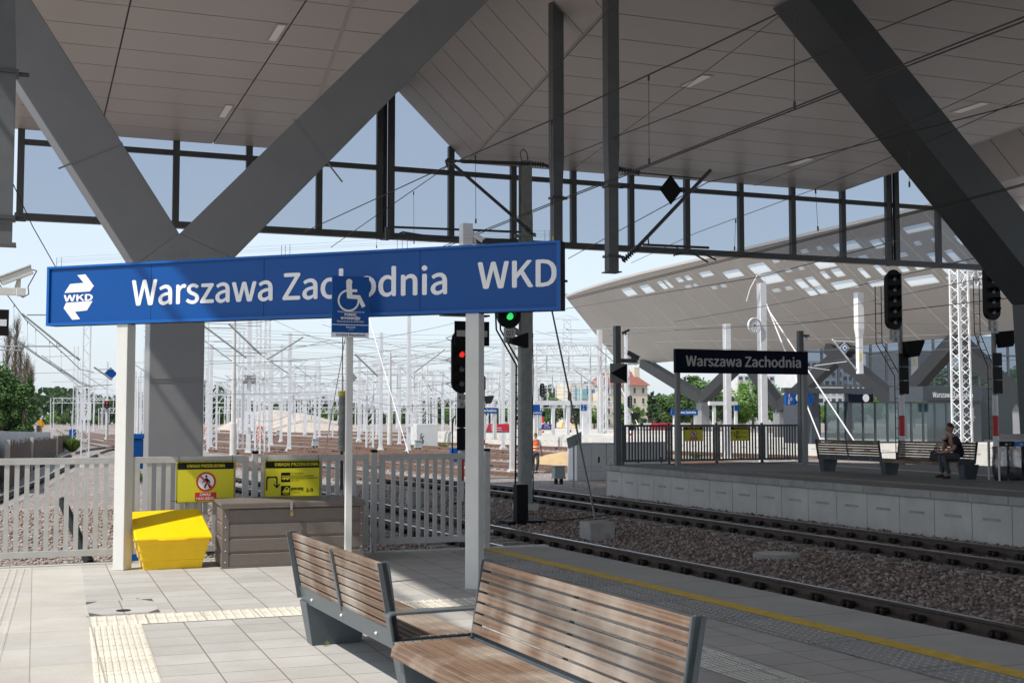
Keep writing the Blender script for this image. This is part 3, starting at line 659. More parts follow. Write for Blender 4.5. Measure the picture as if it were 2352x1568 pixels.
for a, b in zip(mx, mx[1:] + [39.3]):
    c = (a + b) / 2; MB(O2).box(a + .107, b - .107, DF - .10, DF + .04, 9.99, 10.16).build('transom', M[frm], scr)
    m = MB(O2); tp = [(a + .05, roofz(a + .05) + .03), (b - .05, roofz(b - .05) + .03)]
    for px, pz in ((RI_1(DF), ZC + 2.86), (RI_2(DF), ZC + 2.5), (FL_A(DF), ZC + .03), (FL_B(DF), ZC + .03), (FL_C(DF), ZC + .03), (FL_D(DF), ZC + .03)):
        if a + .06 < px < b - .06: tp.append((px, pz))
    tp.sort(); pts = [(b - .05, DF + .01, 7.75), (a + .05, DF + .01, 7.75)] + [(x, DF + .01, z) for x, z in tp]
    m.add(pts, [tuple(range(len(pts)))]); m.build('glass_pane', M['glass_tint'], scr)

# ================================================================== STATION NAME BOARD (near)
Tn = Vector((.748, -.664, 0)).normalized(); Nn = Vector((-Tn.y * -1 * -1, 0, 0)); Nn = Vector((Tn.y, -Tn.x, 0)); Zv = Vector((0, 0, 1))
P1 = Vector((.79, 12.71, 0))
def SP(s, z, out=0): return P1 + Tn * s + Zv * z + Nn * out
sign = thing('station_name_sign', 'long blue station name board with white lettering on two white posts', 'station sign', tuple(P1))
S0, S1, ZB, ZT = -.915, 4.52, 2.39, 2.985
m = MB(P1); m.prism([SP(S0, ZB, .02), SP(S1, ZB, .02), SP(S1, ZB, -.10), SP(S0, ZB, -.10)], (0, 0, ZT - ZB)); m.build('board', M['navy'], sign)
m = MB(P1)
for a, b in ((S0, .33), (.334, 1.595), (1.60, 3.2), (3.205, S1)): m.prism([SP(a, ZB + .02, .021), SP(b, ZB + .02, .021), SP(b, ZB + .02, .024), SP(a, ZB + .02, .024)], (0, 0, ZT - ZB - .04))
m.build('face_panels', M['blue'], sign)
m = MB(P1)
m.prism([SP(S0, ZB, .021), SP(S1, ZB, .021), SP(S1, ZB, .045), SP(S0, ZB, .045)], (0, 0, .028)); m.prism([SP(S0, ZT - .022, .021), SP(S1, ZT - .022, .021), SP(S1, ZT - .022, .045), SP(S0, ZT - .022, .045)], (0, 0, .022))
m.prism([SP(S0, ZB + .028, .021), SP(S0 + .03, ZB + .028, .021), SP(S0 + .03, ZB + .028, .045), SP(S0, ZB + .028, .045)], (0, 0, ZT - ZB - .05)); m.prism([SP(S1 - .03, ZB + .028, .021), SP(S1, ZB + .028, .021), SP(S1, ZB + .028, .045), SP(S1 - .03, ZB + .028, .045)], (0, 0, ZT - ZB - .05))
m.build('frame', M['blue_edge'], sign)
for i, sp in enumerate((.0, 3.705)):
    c = SP(sp, 0, -.04); w = .064
    m = MB(P1); m.prism([c + Tn * a * w + Nn * b * w for a, b in ((-1, -1), (1, -1), (1, 1), (-1, 1))], (0, 0, ZB - .001)); m.build('post', M['post'], sign, bevel=.006)
text("Warszawa Zachodnia", 'lettering', M['white'], sign, .34, SP(.115, 2.567, .024), Tn, Zv, bold=.0075, width=3.345, height_fit=.265)
text("WKD", 'lettering', M['white'], sign, .34, SP(3.765, 2.600, .024), Tn, Zv, bold=.0075, width=.715, height_fit=.225)
def lg(x, y): return SP(-.71 + (x - 441) / 200 * .362, 2.445 + (640 - y) / 295 * .45, .024 + .003)
m = MB(P1)
for poly in ([(443, 462), (480, 405), (572, 401), (528, 349), (583, 346), (641, 424), (615, 459)], [(455, 527), (635, 522), (598, 582), (517, 588), (553, 637), (500, 640), (440, 562)]):
    m.add([lg(*p) for p in poly], [tuple(range(len(poly)))])
m.build('arrow_emblem', M['white'], sign)
text("WKD", 'emblem_lettering', M['white'], sign, .1, SP(-.708, 2.632, .024), Tn, Zv, bold=.006, width=.345, height_fit=.06)
m = MB(P1)                      # bird wires on thin stands along the top
for s in (-.86, -.80, .62, .66, .70, 1.75, 1.79, 1.84, 2.95, 3.0, 3.05, 4.36, 4.40, 4.44): m.tube(SP(s, ZT, -.03), SP(s, ZT + .10, -.03), .0022, n=4)
for dz, o in ((.10, -.03), (.075, -.05), (.05, -.01)): m.path([SP(s, ZT + dz, o) for s in (-.86, .66, 1.8, 3.0, 4.4)], .0009, 3)
m.build('bird_wires', M['wire_light'], sign)

# ================================================================== FENCE AT THE PLATFORM END
def fence_panel(x0, x1, label, postx, y=13.31, z0=.085, z1=1.07, matr=None, pw=.062, g='fence panels across the platform end', first=.093, sw=.046):
    matr = matr or M['fence']
    t = thing('fence_panel', label, 'fence', (x0, y, 0), group=g); Oo = t.location
    m = MB(Oo); fw = .065
    m.box(x0, x1, y - .02, y + .02, z1 - fw, z1); m.box(x0, x1, y - .02, y + .02, z0, z0 + fw); m.box(x0, x0 + fw, y - .02, y + .02, z0 + fw, z1 - fw); m.box(x1 - fw, x1, y - .02, y + .02, z0 + fw, z1 - fw)
    m.build('frame', matr, t, bevel=.003)
    m = MB(Oo); n = int(round((x1 - x0 - 2 * fw) / first)); 
    for i in range(1, n): x = x0 + fw + (x1 - x0 - 2 * fw) * i / n; m.box(x - sw / 2, x + sw / 2, y - .012, y + .012, z0 + fw, z1 - fw)
    m.build('bars', matr, t)
    if postx is not None:
        MB(Oo).box(postx - pw / 2, postx + pw / 2, y - pw / 2, y + pw / 2, 0, z1 + .02).build('fence_post', matr, t, bevel=.003)
        MB(Oo).box(postx - pw / 2 - .002, postx + pw / 2 + .002, y - pw / 2 - .002, y + pw / 2 + .002, z1 + .0205, z1 + .05).build('post_cap', M['black'], t, bevel=.006)
        m = MB(Oo)
        for zz in (z0 + .09, z1 - .16): m.box(postx - .075, postx + .075, y - .008, y + .008, zz, zz + .03)
        m.prism([(postx - .03, y - .05, 0.001), (postx + .03, y - .05, .001), (postx + .03, y + .05, .001), (postx - .03, y + .05, .001)], (0, 0, .012)); m.prism([(postx - .012, y - .1, .0), (postx - .012, y - .032, .0), (postx - .012, y - .032, .11)], (.024, 0, 0))
        m.build('bracket', matr, t)
    return t
fence_panel(-1.62, -.36 - .02, 'pale fence panel with its left part outside the photo', None) if False else None
fence_panel(-2.0, .84, 'wide sunlit fence panel left of the left sign post', .90)
fence_panel(.945, 2.115, 'fence panel behind the yellow grit bin', 2.18)
fence_panel(2.245, 3.415, 'fence panel behind the brown storage box', 3.475)
fence_panel(3.535, 4.72, 'shaded fence panel left of the right sign post', 4.79)
fence_panel(-3.3, -2.05, 'fence panel', None) if False else None

# warning boards
def warn_board(x0, x1, z0, z1, y, label, kind, group, sc_=1.0):
    t = thing('warning_board', label, 'warning sign', (x0, y, z0), group=group); Oo = t.location; w, h = x1 - x0, z1 - z0
    MB(Oo).box(x0, x1, y, y + .004, z0, z1).build('panel', M['yellow'], t)
    MB(Oo).box(x0 + .012, x1 - .012, y - .0012, y - .0002, z1 - h * .20, z1 - .014).build('header', M['black'], t)
    m = MB(Oo); k = int(w / .014)
    for i in range(k):
        a = x0 + w * i / k
        for zz in (z0 + .001, z1 - .011): m.add([(a, y - .001, zz), (a + .007, y - .001, zz), (a + .012, y - .001, zz + .010), (a + .005, y - .001, zz + .010)], [(0, 1, 2, 3)])
    k = int(h / .014)
    for i in range(k - 1):
        a = z0 + .008 + (h - .016) * i / k
        for xx in (x0 + .001, x1 - .011): m.add([(xx, y - .001, a), (xx + .010, y - .001, a + .005), (xx + .010, y - .001, a + .012), (xx, y - .001, a + .007)], [(0, 1, 2, 3)])
    m.build('hazard_border', M['black'], t)
    X, Z = (1, 0, 0), (0, 0, 1)
    def tx(s, fx, fz, fw, fh, mt='black', sh=0, nm='lettering', b=.0009):
        hh = fh * h; text(s, nm, M[mt], t, hh * 1.35, (x0 + fx * w, y - .0015, z0 + fz * h), X, Z, bold=b, width=fw * w, height_fit=hh, shear=sh, lift=.0006)
    if kind == 0:
        tx("UWAGA! PRZEBUDOWA", .18, .846, .65, .075, 'yellow')
        c = Vector((x0 + .505 * w, y - .002, z0 + .50 * h)); r = .17 * w
        MB(Oo).lathe(c, [(r * .82, 0), (r * .82, .0008)], n=40, axis=(0, -1, 0)).build('symbol_ground', M['white'], t)
        m = MB(Oo); mm = 40
        for i in range(mm):
            a, b = 2 * math.pi * i / mm, 2 * math.pi * (i + 1) / mm
            m.quad(*[c + Vector((math.cos(q) * rr, -.0012, math.sin(q) * rr)) for q, rr in ((a, r), (b, r), (b, r * .80), (a, r * .80))])
        d = Vector((1, 0, -1)).normalized(); e = Vector((1, 0, 1)).normalized()
        m.quad(*[c + Vector((0, -.003, 0)) + d * a * r * .84 + e * b * r * .085 for a, b in ((-1, -1), (-1, 1), (1, 1), (1, -1))]); m.build('prohibition_ring', M['red'], t)
        lk = [0]
        def wp(px, pz): return c + Vector((px * r, -.002, pz * r))
        m = MB(Oo); m.add([wp(.02 + .12 * math.cos(q), .56 + .12 * math.sin(q)) for q in [i * math.pi / 6 for i in range(12)]], [tuple(range(12))])
        def limb(*pts, w_=.1):
            for a, b in zip(pts, pts[1:]):
                lk[0] += 1; a, b = wp(*a) - Vector((0, lk[0] * .00005, 0)), wp(*b) - Vector((0, lk[0] * .00005, 0)); dd = (b - a).normalized(); s_ = Vector((-dd.z, 0, dd.x)) * w_ * r; m.quad(a - s_ - dd * .02 * r, b - s_ + dd * .03 * r, b + s_ + dd * .03 * r, a + s_ - dd * .02 * r)
        limb((0, .36), (.12, -.05), w_=.15); limb((.05, .33), (.3, .12), (.38, -.14), w_=.06); limb((-.02, .33), (-.12, .1), (-.32, -.04), w_=.06); limb((.12, -.05), (-.04, -.35), (-.14, -.62), w_=.08); limb((.14, -.05), (.28, -.35), (.42, -.62), w_=.08)
        m.build('walking_figure', M['black'], t)
        MB(Oo).box(x0 + .32 * w, x0 + .685 * w, y - .002, y - .0008, z0 + .045 * h, z0 + .245 * h).build('red_label', M['red'], t)
        tx("ZAKAZ", .40, .165, .19, .06, 'white'); tx("PRZEJŚCIA", .345, .068, .31, .075, 'white')
    else:
        tx("UWAGA! PRZEBUDOWA", .185, .85, .775, .082, 'yellow')
        m = MB(Oo)
        for (fx, fz) in ((.295, .455), (.295, .13)): m.box(x0 + fx * w, x0 + (fx + .165) * w, y - .0012, y - .0004, z0 + fz * h, z0 + (fz + .235) * h)
        def q(*pp): m.add([(x0 + a * w, y - .0012, z0 + b * h) for a, b in pp], [tuple(range(len(pp)))])
        q((.03, .26), (.055, .26), (.055, .53), (.03, .53)); q((.03, .53), (.055, .53), (.085, .565), (.085, .60), (.05, .60)); q((.085, .565), (.185, .565), (.185, .60), (.085, .60)); q((.185, .565), (.21, .53), (.235, .53), (.22, .60), (.185, .60)); q((.21, .53), (.235, .53), (.235, .40), (.21, .40))
        q((.222, .30), (.275, .39), (.275, .43), (.222, .35)); q((.222, .30), (.222, .35), (.165, .43), (.165, .39)); q((.21, .34), (.235, .34), (.235, .41), (.21, .41))
        m.build('arrow_and_pictogram_grounds', M['black'], t)
        m = MB(Oo)
        def q2(*pp): m.add([(x0 + a * w, y - .002, z0 + b * h) for a, b in pp], [tuple(range(len(pp)))])
        q2((.31, .53), (.445, .53), (.45, .56), (.445, .61), (.31, .61)); q2((.34, .505), (.36, .505), (.36, .53), (.34, .53)); q2((.40, .505), (.42, .505), (.42, .53), (.40, .53))
        q2((.31, .20), (.36, .19), (.445, .19), (.445, .30), (.41, .335), (.375, .33), (.35, .27)); q2((.33, .165), (.43, .15), (.43, .165), (.33, .18)); m.build('pictograms', M['yellow'], t)
        m = MB(Oo)
        for i in range(5): a = .315 + i * .025; m.box(x0 + a * w, x0 + (a + .018) * w, y - .0026, y - .0021, z0 + .565 * h, z0 + .595 * h)
        m.box(x0 + .375 * w, x0 + .425 * w, y - .0026, y - .0021, z0 + .27 * h, z0 + .31 * h); m.build('pictogram_windows', M['black'], t)
        tx("ul. Tunelowa", .475, .655, .215, .038, b=.0002); tx("przystanek autobusowy", .475, .59, .405, .045, b=.0002); tx("Dw. Zachodni (Tunelowa 01)", .475, .535, .475, .045, b=.0002); tx("bus stop", .475, .475, .14, .038, sh=.25, b=-.0001)
        tx("perony", .475, .265, .22, .078, b=.002); tx("platforms", .475, .19, .155, .04, sh=.25, b=-.0001); tx("2-9", .745, .215, .12, .08, b=.002)
    m = MB(Oo)
    for fx in (.04, .96): m.tube((x0 + fx * w, y - .003, z1 - .02), (x0 + fx * w, y - .004, z1 + .055), .0025, n=5)
    for s in (-1, 1): xx = x0 if s < 0 else x1; m.tube((xx - s * .01, y - .003, z0 + .02), (xx + s * .05, y - .003, z0 + .022), .0025, n=5)
    m.build('cable_tie', M['black'], t); return t
warn_board(1.37, 1.965, .592, 1.022, 13.27, 'yellow warning board with a crossed-out walking figure on the near fence', 0, 'yellow warning boards on fences')
warn_board(2.275, 2.872, .592, 1.022, 13.27, 'yellow diversion board with arrow, bus and train symbols on the near fence', 1, 'yellow warning boards on fences')

# ================================================================== YELLOW GRIT BIN
t = thing('grit_bin', 'bright yellow plastic grit bin with a tilted lid in front of the fence', 'grit bin', (1.28, 12.80, 0), R_(2))
def ring(w, d, z, dx=0): return [(-w / 2 + dx, -d / 2, z), (w / 2 + dx, -d / 2, z), (w / 2 + dx, d / 2, z), (-w / 2 + dx, d / 2, z)]
m = MB(); lv = [(.55, .36, 0), (.575, .38, .085), (.60, .40, .09), (.62, .415, .17), (.645, .43, .176), (.66, .44, .245), (.68, .45, .25), (.69, .46, .30)]
for a in lv: m.v += ring(*a)
m.f.append((3, 2, 1, 0))
for i in range(len(lv) - 1):
    for j in range(4): m.f.append((i * 4 + j, i * 4 + (j + 1) % 4, (i + 1) * 4 + (j + 1) % 4, (i + 1) * 4 + j))
m.f.append(tuple(range((len(lv) - 1) * 4, len(lv) * 4))); m.build('body', M['yellow_bin'], t, bevel=.016, seg=4, smooth='auto')
m = MB(); m.add([(-.37, -.25, .285), (.37, -.25, .285), (.37, .22, .30), (-.37, .22, .30), (-.365, -.25, .31), (.365, -.25, .31), (.30, .20, .555), (-.385, .20, .54), ], [(3, 2, 1, 0), (0, 1, 5, 4), (4, 5, 6, 7), (1, 2, 6, 5), (2, 3, 7, 6), (3, 0, 4, 7)])
m.build('lid', M['yellow_bin'], t, bevel=.02, seg=4, smooth='auto')
m = MB(); m.prism([(-.16, -.252, .287), (-.10, -.275, .283), (.10, -.275, .283), (.16, -.252, .287)], (0, 0, .014)); m.build('lid_grip', M['yellow_bin'], t, bevel=.004)
MB().tube((-.39, .19, .515), (-.36, .19, .535), .018, n=8).build('hinge', M['yellow_bin'], t)

# ================================================================== BROWN STORAGE BOX
t = thing('storage_box', 'brown-grey metal storage box with ribbed sides and a padlock in front of the fence', 'storage box', (1.735, 12.45, 0), R_(-.6))
bw, bd, bh = 1.40, .60, .60
m = MB(); prof = []
for i in range(4):
    z = .02 + i * .145; prof += [(.012, z), (.012, z + .112), (.0, z + .125), (.002, z + .139)]
def rib(x0, x1, axis):
    mm = MB(); k = len(prof)
    for x in (x0, x1):
        for o, z in prof: mm.v.append((x, -o + .012, z) if axis == 'x' else (-o + .012, x, z))
    for i in range(k - 1): mm.f.append((i, k + i, k + i + 1, i + 1) if axis == 'x' else (i, i + 1, k + i + 1, k + i))
    return mm
r1 = rib(.05, bw - .03, 'x'); m.add(r1.v, r1.f); r1 = rib(.03, bd - .03, 'y'); m.add(r1.v, r1.f); r1.v = [(bw - v[0] + .0, v[1], v[2]) for v in r1.v]; r1.f = [tuple(reversed(f)) for f in r1.f]; m.add(r1.v, r1.f)
m.box(.014, bw - .014, .014, bd, .0, .595); m.build('side_panels', M['brown_box'], t)
m = MB(); m.box(-.004, .055, -.006, .012, 0, .60); m.box(-.006, .012, .0125, .05, 0, .60); m.box(bw - .035, bw + .004, -.006, .012, 0, .60); m.box(bw - .012, bw + .006, .0125, .05, 0, .6); m.box(.0, bw, -.004, .012, .0, .018); m.build('corner_posts', M['brown_box'], t)
m = MB()
for z in (.06, .17, .28, .40, .51): m.ball((.026, -.007, z), .006, 6, 4); m.ball((bw - .016, -.007, z), .006, 6, 4)
m.build('screws', M['galv'], t)
m = MB(); m.prism([(-.025, -.035, .603), (bw + .02, -.035, .603), (bw + .02, bd + .01, .62), (-.025, bd + .01, .62)], (0, 0, .032)); m.prism([(-.025, -.035, .582), (bw + .02, -.035, .582), (bw + .02, -.022, .582), (-.025, -.022, .582)], (0, 0, .021)); m.build('lid', M['brown_box'], t, bevel=.004)
pl = MB(); pl.box(.655, .675, -.05, -.036, .56, .64); o = pl.build('hasp', M['galv_dull'], t)
m = MB(); m.box(.650, .678, -.062, -.04, .50, .535); m.path([(.656, -.05, .535), (.657, -.05, .565), (.664, -.05, .572), (.671, -.05, .565), (.672, -.05, .535)], .003, 6); m.build('padlock', M['gold'], o)

# ================================================================== ASSISTANCE SIGN
AY = 10.8; a0, a1 = gy(761, 634, AY), gy(844, 776, AY); AO = Vector((gy(803, 800, AY).x, AY, 0))
t = thing('assistance_sign', 'small blue sign with white wheelchair symbol on a thin white post', 'sign', tuple(AO))
x0, x1, z0, z1 = a0.x, a1.x, a1.z, a0.z; w, h = x1 - x0, z1 - z0
m = MB(AO); m.box(AO.x - .029, AO.x + .029, AY - .02, AY + .03, 0, z0 + .2); m.build('post', M['post'], t, bevel=.004)
MB(AO).box(x0, x1, AY - .045, AY - .021, z0, z1).build('board', M['blue'], t)
MB(AO).box(x0, x1, AY - .0462, AY - .0452, z0, z0 + .075 * h).build('lower_band', M['white'], t)
m = MB(AO); m.box(x0, x1, AY - .0462, AY - .0452, z0 + .198 * h, z0 + .208 * h); m.build('rule', M['white'], t)
X, Z = (1, 0, 0), (0, 0, 1)
def ax(s, fx, fz, fw, fh, mt='white', b=.0008, sh=0): text(s, 'lettering', M[mt], t, fh * h * 1.35, (x0 + fx * w, AY - .0466, z0 + fz * h), X, Z, bold=b, width=fw * w, height_fit=fh * h, lift=.0006, shear=sh)
ax("Miejsce oczekiwania na", .15, .405, .72, .035, b=.0001); ax("POMOC", .34, .352, .32, .04, b=.0018); ax("W PODRÓŻY", .235, .292, .53, .055, b=.0018); ax("Please wait here for ASSISTANCE", .13, .245, .74, .028, b=.0002, sh=.2)
ax("kierunek", .385, .152, .25, .032, b=.0005); ax("direction", .44, .12, .14, .018, b=0, sh=.2); ax("Grodzisk Mazowiecki", .11, .02, .79, .042, 'blue', b=.0008)
m = MB(AO); yy = AY - .0475; lift = [0]
def wp(a, b): return Vector((x0 + a * w, yy, z0 + b * h))
def arc(cx, cz, r, a0_, a1_, th, n=24):
    for i in range(n):
        p, q = [math.radians(a0_ + (a1_ - a0_) * (i + k) / n) for k in (0, 1)]
        m.quad(*[Vector((x0 + cx * w + math.cos(u_) * rr, yy, z0 + cz * h + math.sin(u_) * rr)) for u_, rr in ((p, r), (q, r), (q, r - th), (p, r - th))])
def limb(pts, th):
    for a, b in zip(pts, pts[1:]):
        lift[0] += .0004; a, b = wp(*a) - Vector((0, lift[0], 0)), wp(*b) - Vector((0, lift[0], 0)); d = (b - a).normalized(); s_ = Vector((-d.z, 0, d.x)) * th / 2; m.quad(a - s_ - d * th * .3, b - s_ + d * th * .3, b + s_ + d * th * .3, a + s_ - d * th * .3)
arc(.455, .905, .028, 0, 360, .028); arc(.44, .60, .098, 95, 372, .016)
limb([(.45, .855), (.47, .665)], .050); limb([(.47, .665), (.72, .66), (.84, .52)], .036); limb([(.48, .765), (.65, .765)], .024); m.build('wheelchair_symbol', M['white'], t)

# ================================================================== BENCHES
def make_bench(label, g):
    t = thing('double_bench', label, 'bench', (0, 0, 0), group=g)
    def slat(seg, kind, i, sx, y0, y1):
        m = MB()
        if kind == 'back':
            z = .352 + i * .0545; lean = lambda z: .205 + (z - .34) * .195; xo = lean(z); h_ = .043
            m.prism([(sx * xo, y0, z), (sx * (xo - .022), y0, z + .004), (sx * (lean(z + h_) - .022), y0, z + h_ + .004), (sx * lean(z + h_), y0, z + h_)], (0, y1 - y0, 0))
        else:
            x = .165 - i * .052; m.prism([(sx * x, y0, .335), (sx * (x - .044), y0, .335), (sx * (x - .044), y0, .313), (sx * x, y0, .313)], (0, y1 - y0, 0))
        return m
    for sx, y0, y1 in ((-1, .035, 1.955), (1, -2.10, -.035)):
        seg = 'far' if sx < 0 else 'near'; mid = (y0 + y1) / 2
        for i in range(7):
            m = MB()
            k = slat(seg, 'back', i, sx, y0 + .01, y1 - .01); m.add(k.v, k.f)
            m.build('backrest_slat', M['wood'], t, bevel=.004)
        for i in range(8): slat(seg, 'seat', i, sx, y0 + .01, y1 - .01).build('seat_slat', M['wood'], t, bevel=.004)
        # rounded front slat
        m = MB(); x = -.252; m.prism([(sx * x, y0 + .01, .318), (sx * (x + .045), y0 + .01, .3355), (sx * (x + .045), y0 + .01, .30), (sx * (x + .012), y0 + .01, .262), (sx * (x - .014), y0 + .01, .264)], (0, y1 - y0 - .02, 0)); m.build('front_slat', M['wood'], t, bevel=.006)
        # steel end plates, middle support, rear rail
        for ye in (y0, y1):
            o = 1 if ye == y1 else -1
            outer = (ye == y1) if sx < 0 else (ye == y0)
            m = MB(); yy = ye - .006
            m.prism([(sx * .292, yy, .735), (sx * .245, yy, .735), (sx * .188, yy, .335), (sx * -.25, yy, .335), (sx * -.24, yy, .285), (sx * .205, yy, .285)], (0, .012, 0)) ; m.build('end_plate', M['steel_bench'], t, bevel=.003)
            m = MB(); m.bar((sx * .287, ye, .735), (sx * .208, ye, .30), .05, .012, up=(0, 1, 0)) ; m.build('back_upright', M['steel_bench'], t)
        m = MB(); m.bar((sx * .292, mid, .712), (sx * .218, mid, .35), .035, .008, up=(sx * 1, 0, 0)); m.build('middle_support', M['steel_bench'], t)
        m = MB(); m.prism([(sx * .214, y0, .375), (sx * .222, y0, .375), (sx * .204, y0, .275), (sx * .196, y0, .275)], (0, y1 - y0, 0)); m.box(min(sx * .15, sx * -.22), max(sx * .15, sx * -.22), y0 + .02, y1 - .02, .285, .311); m.build('rear_rail', M['steel_bench'], t)
        m = MB()
        for yb in (y0 + .3, mid, y1 - .3): m.ball((sx * .216, yb, .32), .010, 8, 5)
        m.build('bolts', M['galv'], t)
        # tapered leg box at the outer end and under the join
        for ye in ((y1 - .04,) if sx < 0 else (y0 + .03,)) + ((y0 + .0,) if sx < 0 else (y1 - .03,)):
            m = MB(); a, b = .22, .165
            m.add([(-b, ye - .09, 0), (b, ye - .09, 0), (b, ye + .03, 0), (-b, ye + .03, 0), (-a, ye - .13, .285), (a, ye - .13, .285), (a, ye + .04, .285), (-a, ye + .04, .285)], [(3, 2, 1, 0), (4, 5, 6, 7), (0, 1, 5, 4), (1, 2, 6, 5), (2, 3, 7, 6), (3, 0, 4, 7)])
            if not (sx > 0 and ye > -.2): m.build('leg', M['steel_bench'], t, bevel=.004)
    # shared armrest
    m = MB(); prof = [(-.245, .30), (-.268, .455), (-.262, .472), (-.245, .481), (.23, .481), (.252, .476), (.258, .462), (.235, .30)]
    th = .014
    def wide(y0, y1):
        k = len(prof); 
        for i in range(k - 1):
            a, b = Vector((prof[i][0], 0, prof[i][1])), Vector((prof[i + 1][0], 0, prof[i + 1][1])); m.bar(a - (b - a) * .02, b + (b - a) * .02, .075, th, up=(0, 1, 0)) if False else m.prism([a + Vector((0, y0, 0)), b + Vector((0, y0, 0)), b + Vector((0, y1, 0)), a + Vector((0, y1, 0))], Vector((b.z - a.z, 0, -(b.x - a.x))).normalized() * th)
    wide(-.032, .032); m.build('armrest', M['steel_bench'], t, bevel=.003)
    return t
bench = make_bench('large wooden slatted bench with grey steel frame in the foreground', 'double benches with shared armrests')
bench.location = (1.985, 6.31, 0); bench.rotation_euler = (0, 0, R_(3.3))
b2 = copy_tree(bench, loc=(20.14, 25.98, 0), rz=R_(8.0), label='dark wooden bench in the shade on the far platform with a man sitting on it', scale=(1.17, 1.17, 1.17))
# white scrap of paper on the seat
q = MB().add([(0, 0, 0), (.02, .004, .0), (.025, .02, .002), (.006, .016, .006), (.012, .03, .012)], [(0, 1, 2, 3), (3, 2, 4)]).build('paper_scrap', M['white'])
pp = gz(775 + .3418 * 1100, 1032.4 + .3418 * 1318, .3365); q.location = pp; tag(q, 'tiny white scrap of paper lying on the foreground bench seat', 'litter')
# small weed by the bench foot
def weed(p, label, hgt=.05, n=12, seed=1, spread=.04):
    r = random.Random(seed); m = MB()
    for i in range(n):
        a = r.uniform(0, 6.28); d = r.uniform(.1, 1) * spread; b = Vector((math.cos(a) * d * .2, math.sin(a) * d * .2, 0)); e = Vector((math.cos(a) * d, math.sin(a) * d, hgt * r.uniform(.5, 1))); s = Vector((-math.sin(a), math.cos(a), 0)) * hgt * .12
        mid_ = b.lerp(e, .6) + Vector((0, 0, hgt * .15)); m.add([b, mid_ + s, e, mid_ - s], [(0, 1, 2, 3)])
    o = m.build('weed', M['grass']); o.location = p; tag(o, label, 'weed', 'small weeds in paving joints'); return o
weed(gz(775 - 0 + .3418 * -0, 1100, 0), 'x') if False else None
weed(gz((2185 / 1.68) * .5742, (1798 + 1318 / 1.68) * .5742, 0), 'tiny green weed sprouting beside the far foot of the foreground bench', .035)
weed(gz((590 / 1.68) * .5742, (1798 + 1125 / 1.68) * .5742, 0), 'tiny weed at the lower left corner of the service cover', .015, 10, 4, .03)
weed(gz((925 / 1.68) * .5742, (1798 + 1003 / 1.68) * .5742, 0), 'dry tuft at the upper right edge of the service cover', .015, 12, 5, .04)

# ================================================================== black drain pipe and blue post beyond the fence
c = Vector((.78, 21.5, -.93)); t = MB(c); top = gy(254, 1150, 19.2)
t = MB(top); t.lathe(gy(203, 1290, 15.5), [(.045, 0), (.045, .001)], n=12) if False else None
pa, pb = gy(207, 1295, 15.0), gy(143, 1150, 16.6)
o = MB(pa).tube(pa, pb, .055, n=14); o.f.pop(); o = o.build('drain_pipe', M['black'], smooth='auto'); o.location = pa; tag(o, 'leaning black plastic pipe standing in the gravel behind the fence', 'pipe')
bp = gy(313, 1090, 19.4)
t = thing('blue_cable_post', 'narrow blue box on a post behind the fence left of the grey column', 'equipment post', (bp.x, 19.4, -.92))
MB((0, 0, 0)).box(-.045, .045, -.04, .04, 0, 2.1).build('post', M['blue_edge'], t)
MB().box(-.07, .09, -.07, .07, 1.62, 2.06).build('box', M['blue'], t, bevel=.01); MB().box(-.08, .10, -.08, .08, 2.062, 2.14).build('lid', M['blue_edge'], t, bevel=.01)

# ================================================================== OVERHEAD LINE: hanger posts, mast, cantilevers
def hanger(x, y, zb, ztap, wtop, wlow, label, sticker=False):
    t = thing('hanger_post', label, 'hanging post', (x, y, zb), group='posts hanging from the canopy'); Oo = t.location
    m = MB(Oo); a, b = wtop / 2, wlow / 2; zt = ZC + 1.2
    lv = [(b, zb), (b, ztap - .35), (a, ztap + .35), (a, zt)]
    for w, z in lv: m.v += [tuple(Vector(v) - Oo) for v in [(x - w, y - w, z), (x + w, y - w, z), (x + w, y + w, z), (x - w, y + w, z)]]
    m.f.append((3, 2, 1, 0)); m.f.append((12, 13, 14, 15))
    for i in range(3):
        for j in range(4): m.f.append((i * 4 + j, i * 4 + (j + 1) % 4, (i + 1) * 4 + (j + 1) % 4, (i + 1) * 4 + j))
    m.build('post', M['hanger'], t); MB(Oo).box(x - b - .05, x + b + .05, y - b - .05, y + b + .05, zb - .025, zb - .001).build('foot_plate', M['hanger'], t)
    for z in (ztap - .55, zb + .30):
        m = MB(Oo); m.box(x - b - .035, x + b + .035, y - b - .035, y + b + .035, z, z + .05); m.tube((x + b + .03, y, z + .025), (x + b + .16, y, z + .025), .03); m.build('clamp', M['steel_dark'], t)
    if sticker: MB(Oo).box(x - b - .004, x - b - .001, y - .09, y - .02, zb + .9, zb + 1.35).build('sticker', M['yellow'], t)
    return t
HX = 11.3
h2 = hanger(gy(1405, 600, 23.6).x, 23.6, gy(1405, 624, 23.6).z, 6.85, .265, .225, 'dark post hanging from the canopy between the tracks, carrying the diamond plate arm')
h1 = hanger(gy(1278, 500, 26.6).x, 26.6, 4.3, 7.1, .275, .225, 'dark post hanging from the canopy just left of the diamond plate one', True)
hl = hanger(gy(6, 400, 17).x, 17.0, gy(14, 560, 17).z, 6.4, .20, .26, 'grey clad post hanging from the canopy at the left edge of the photo')
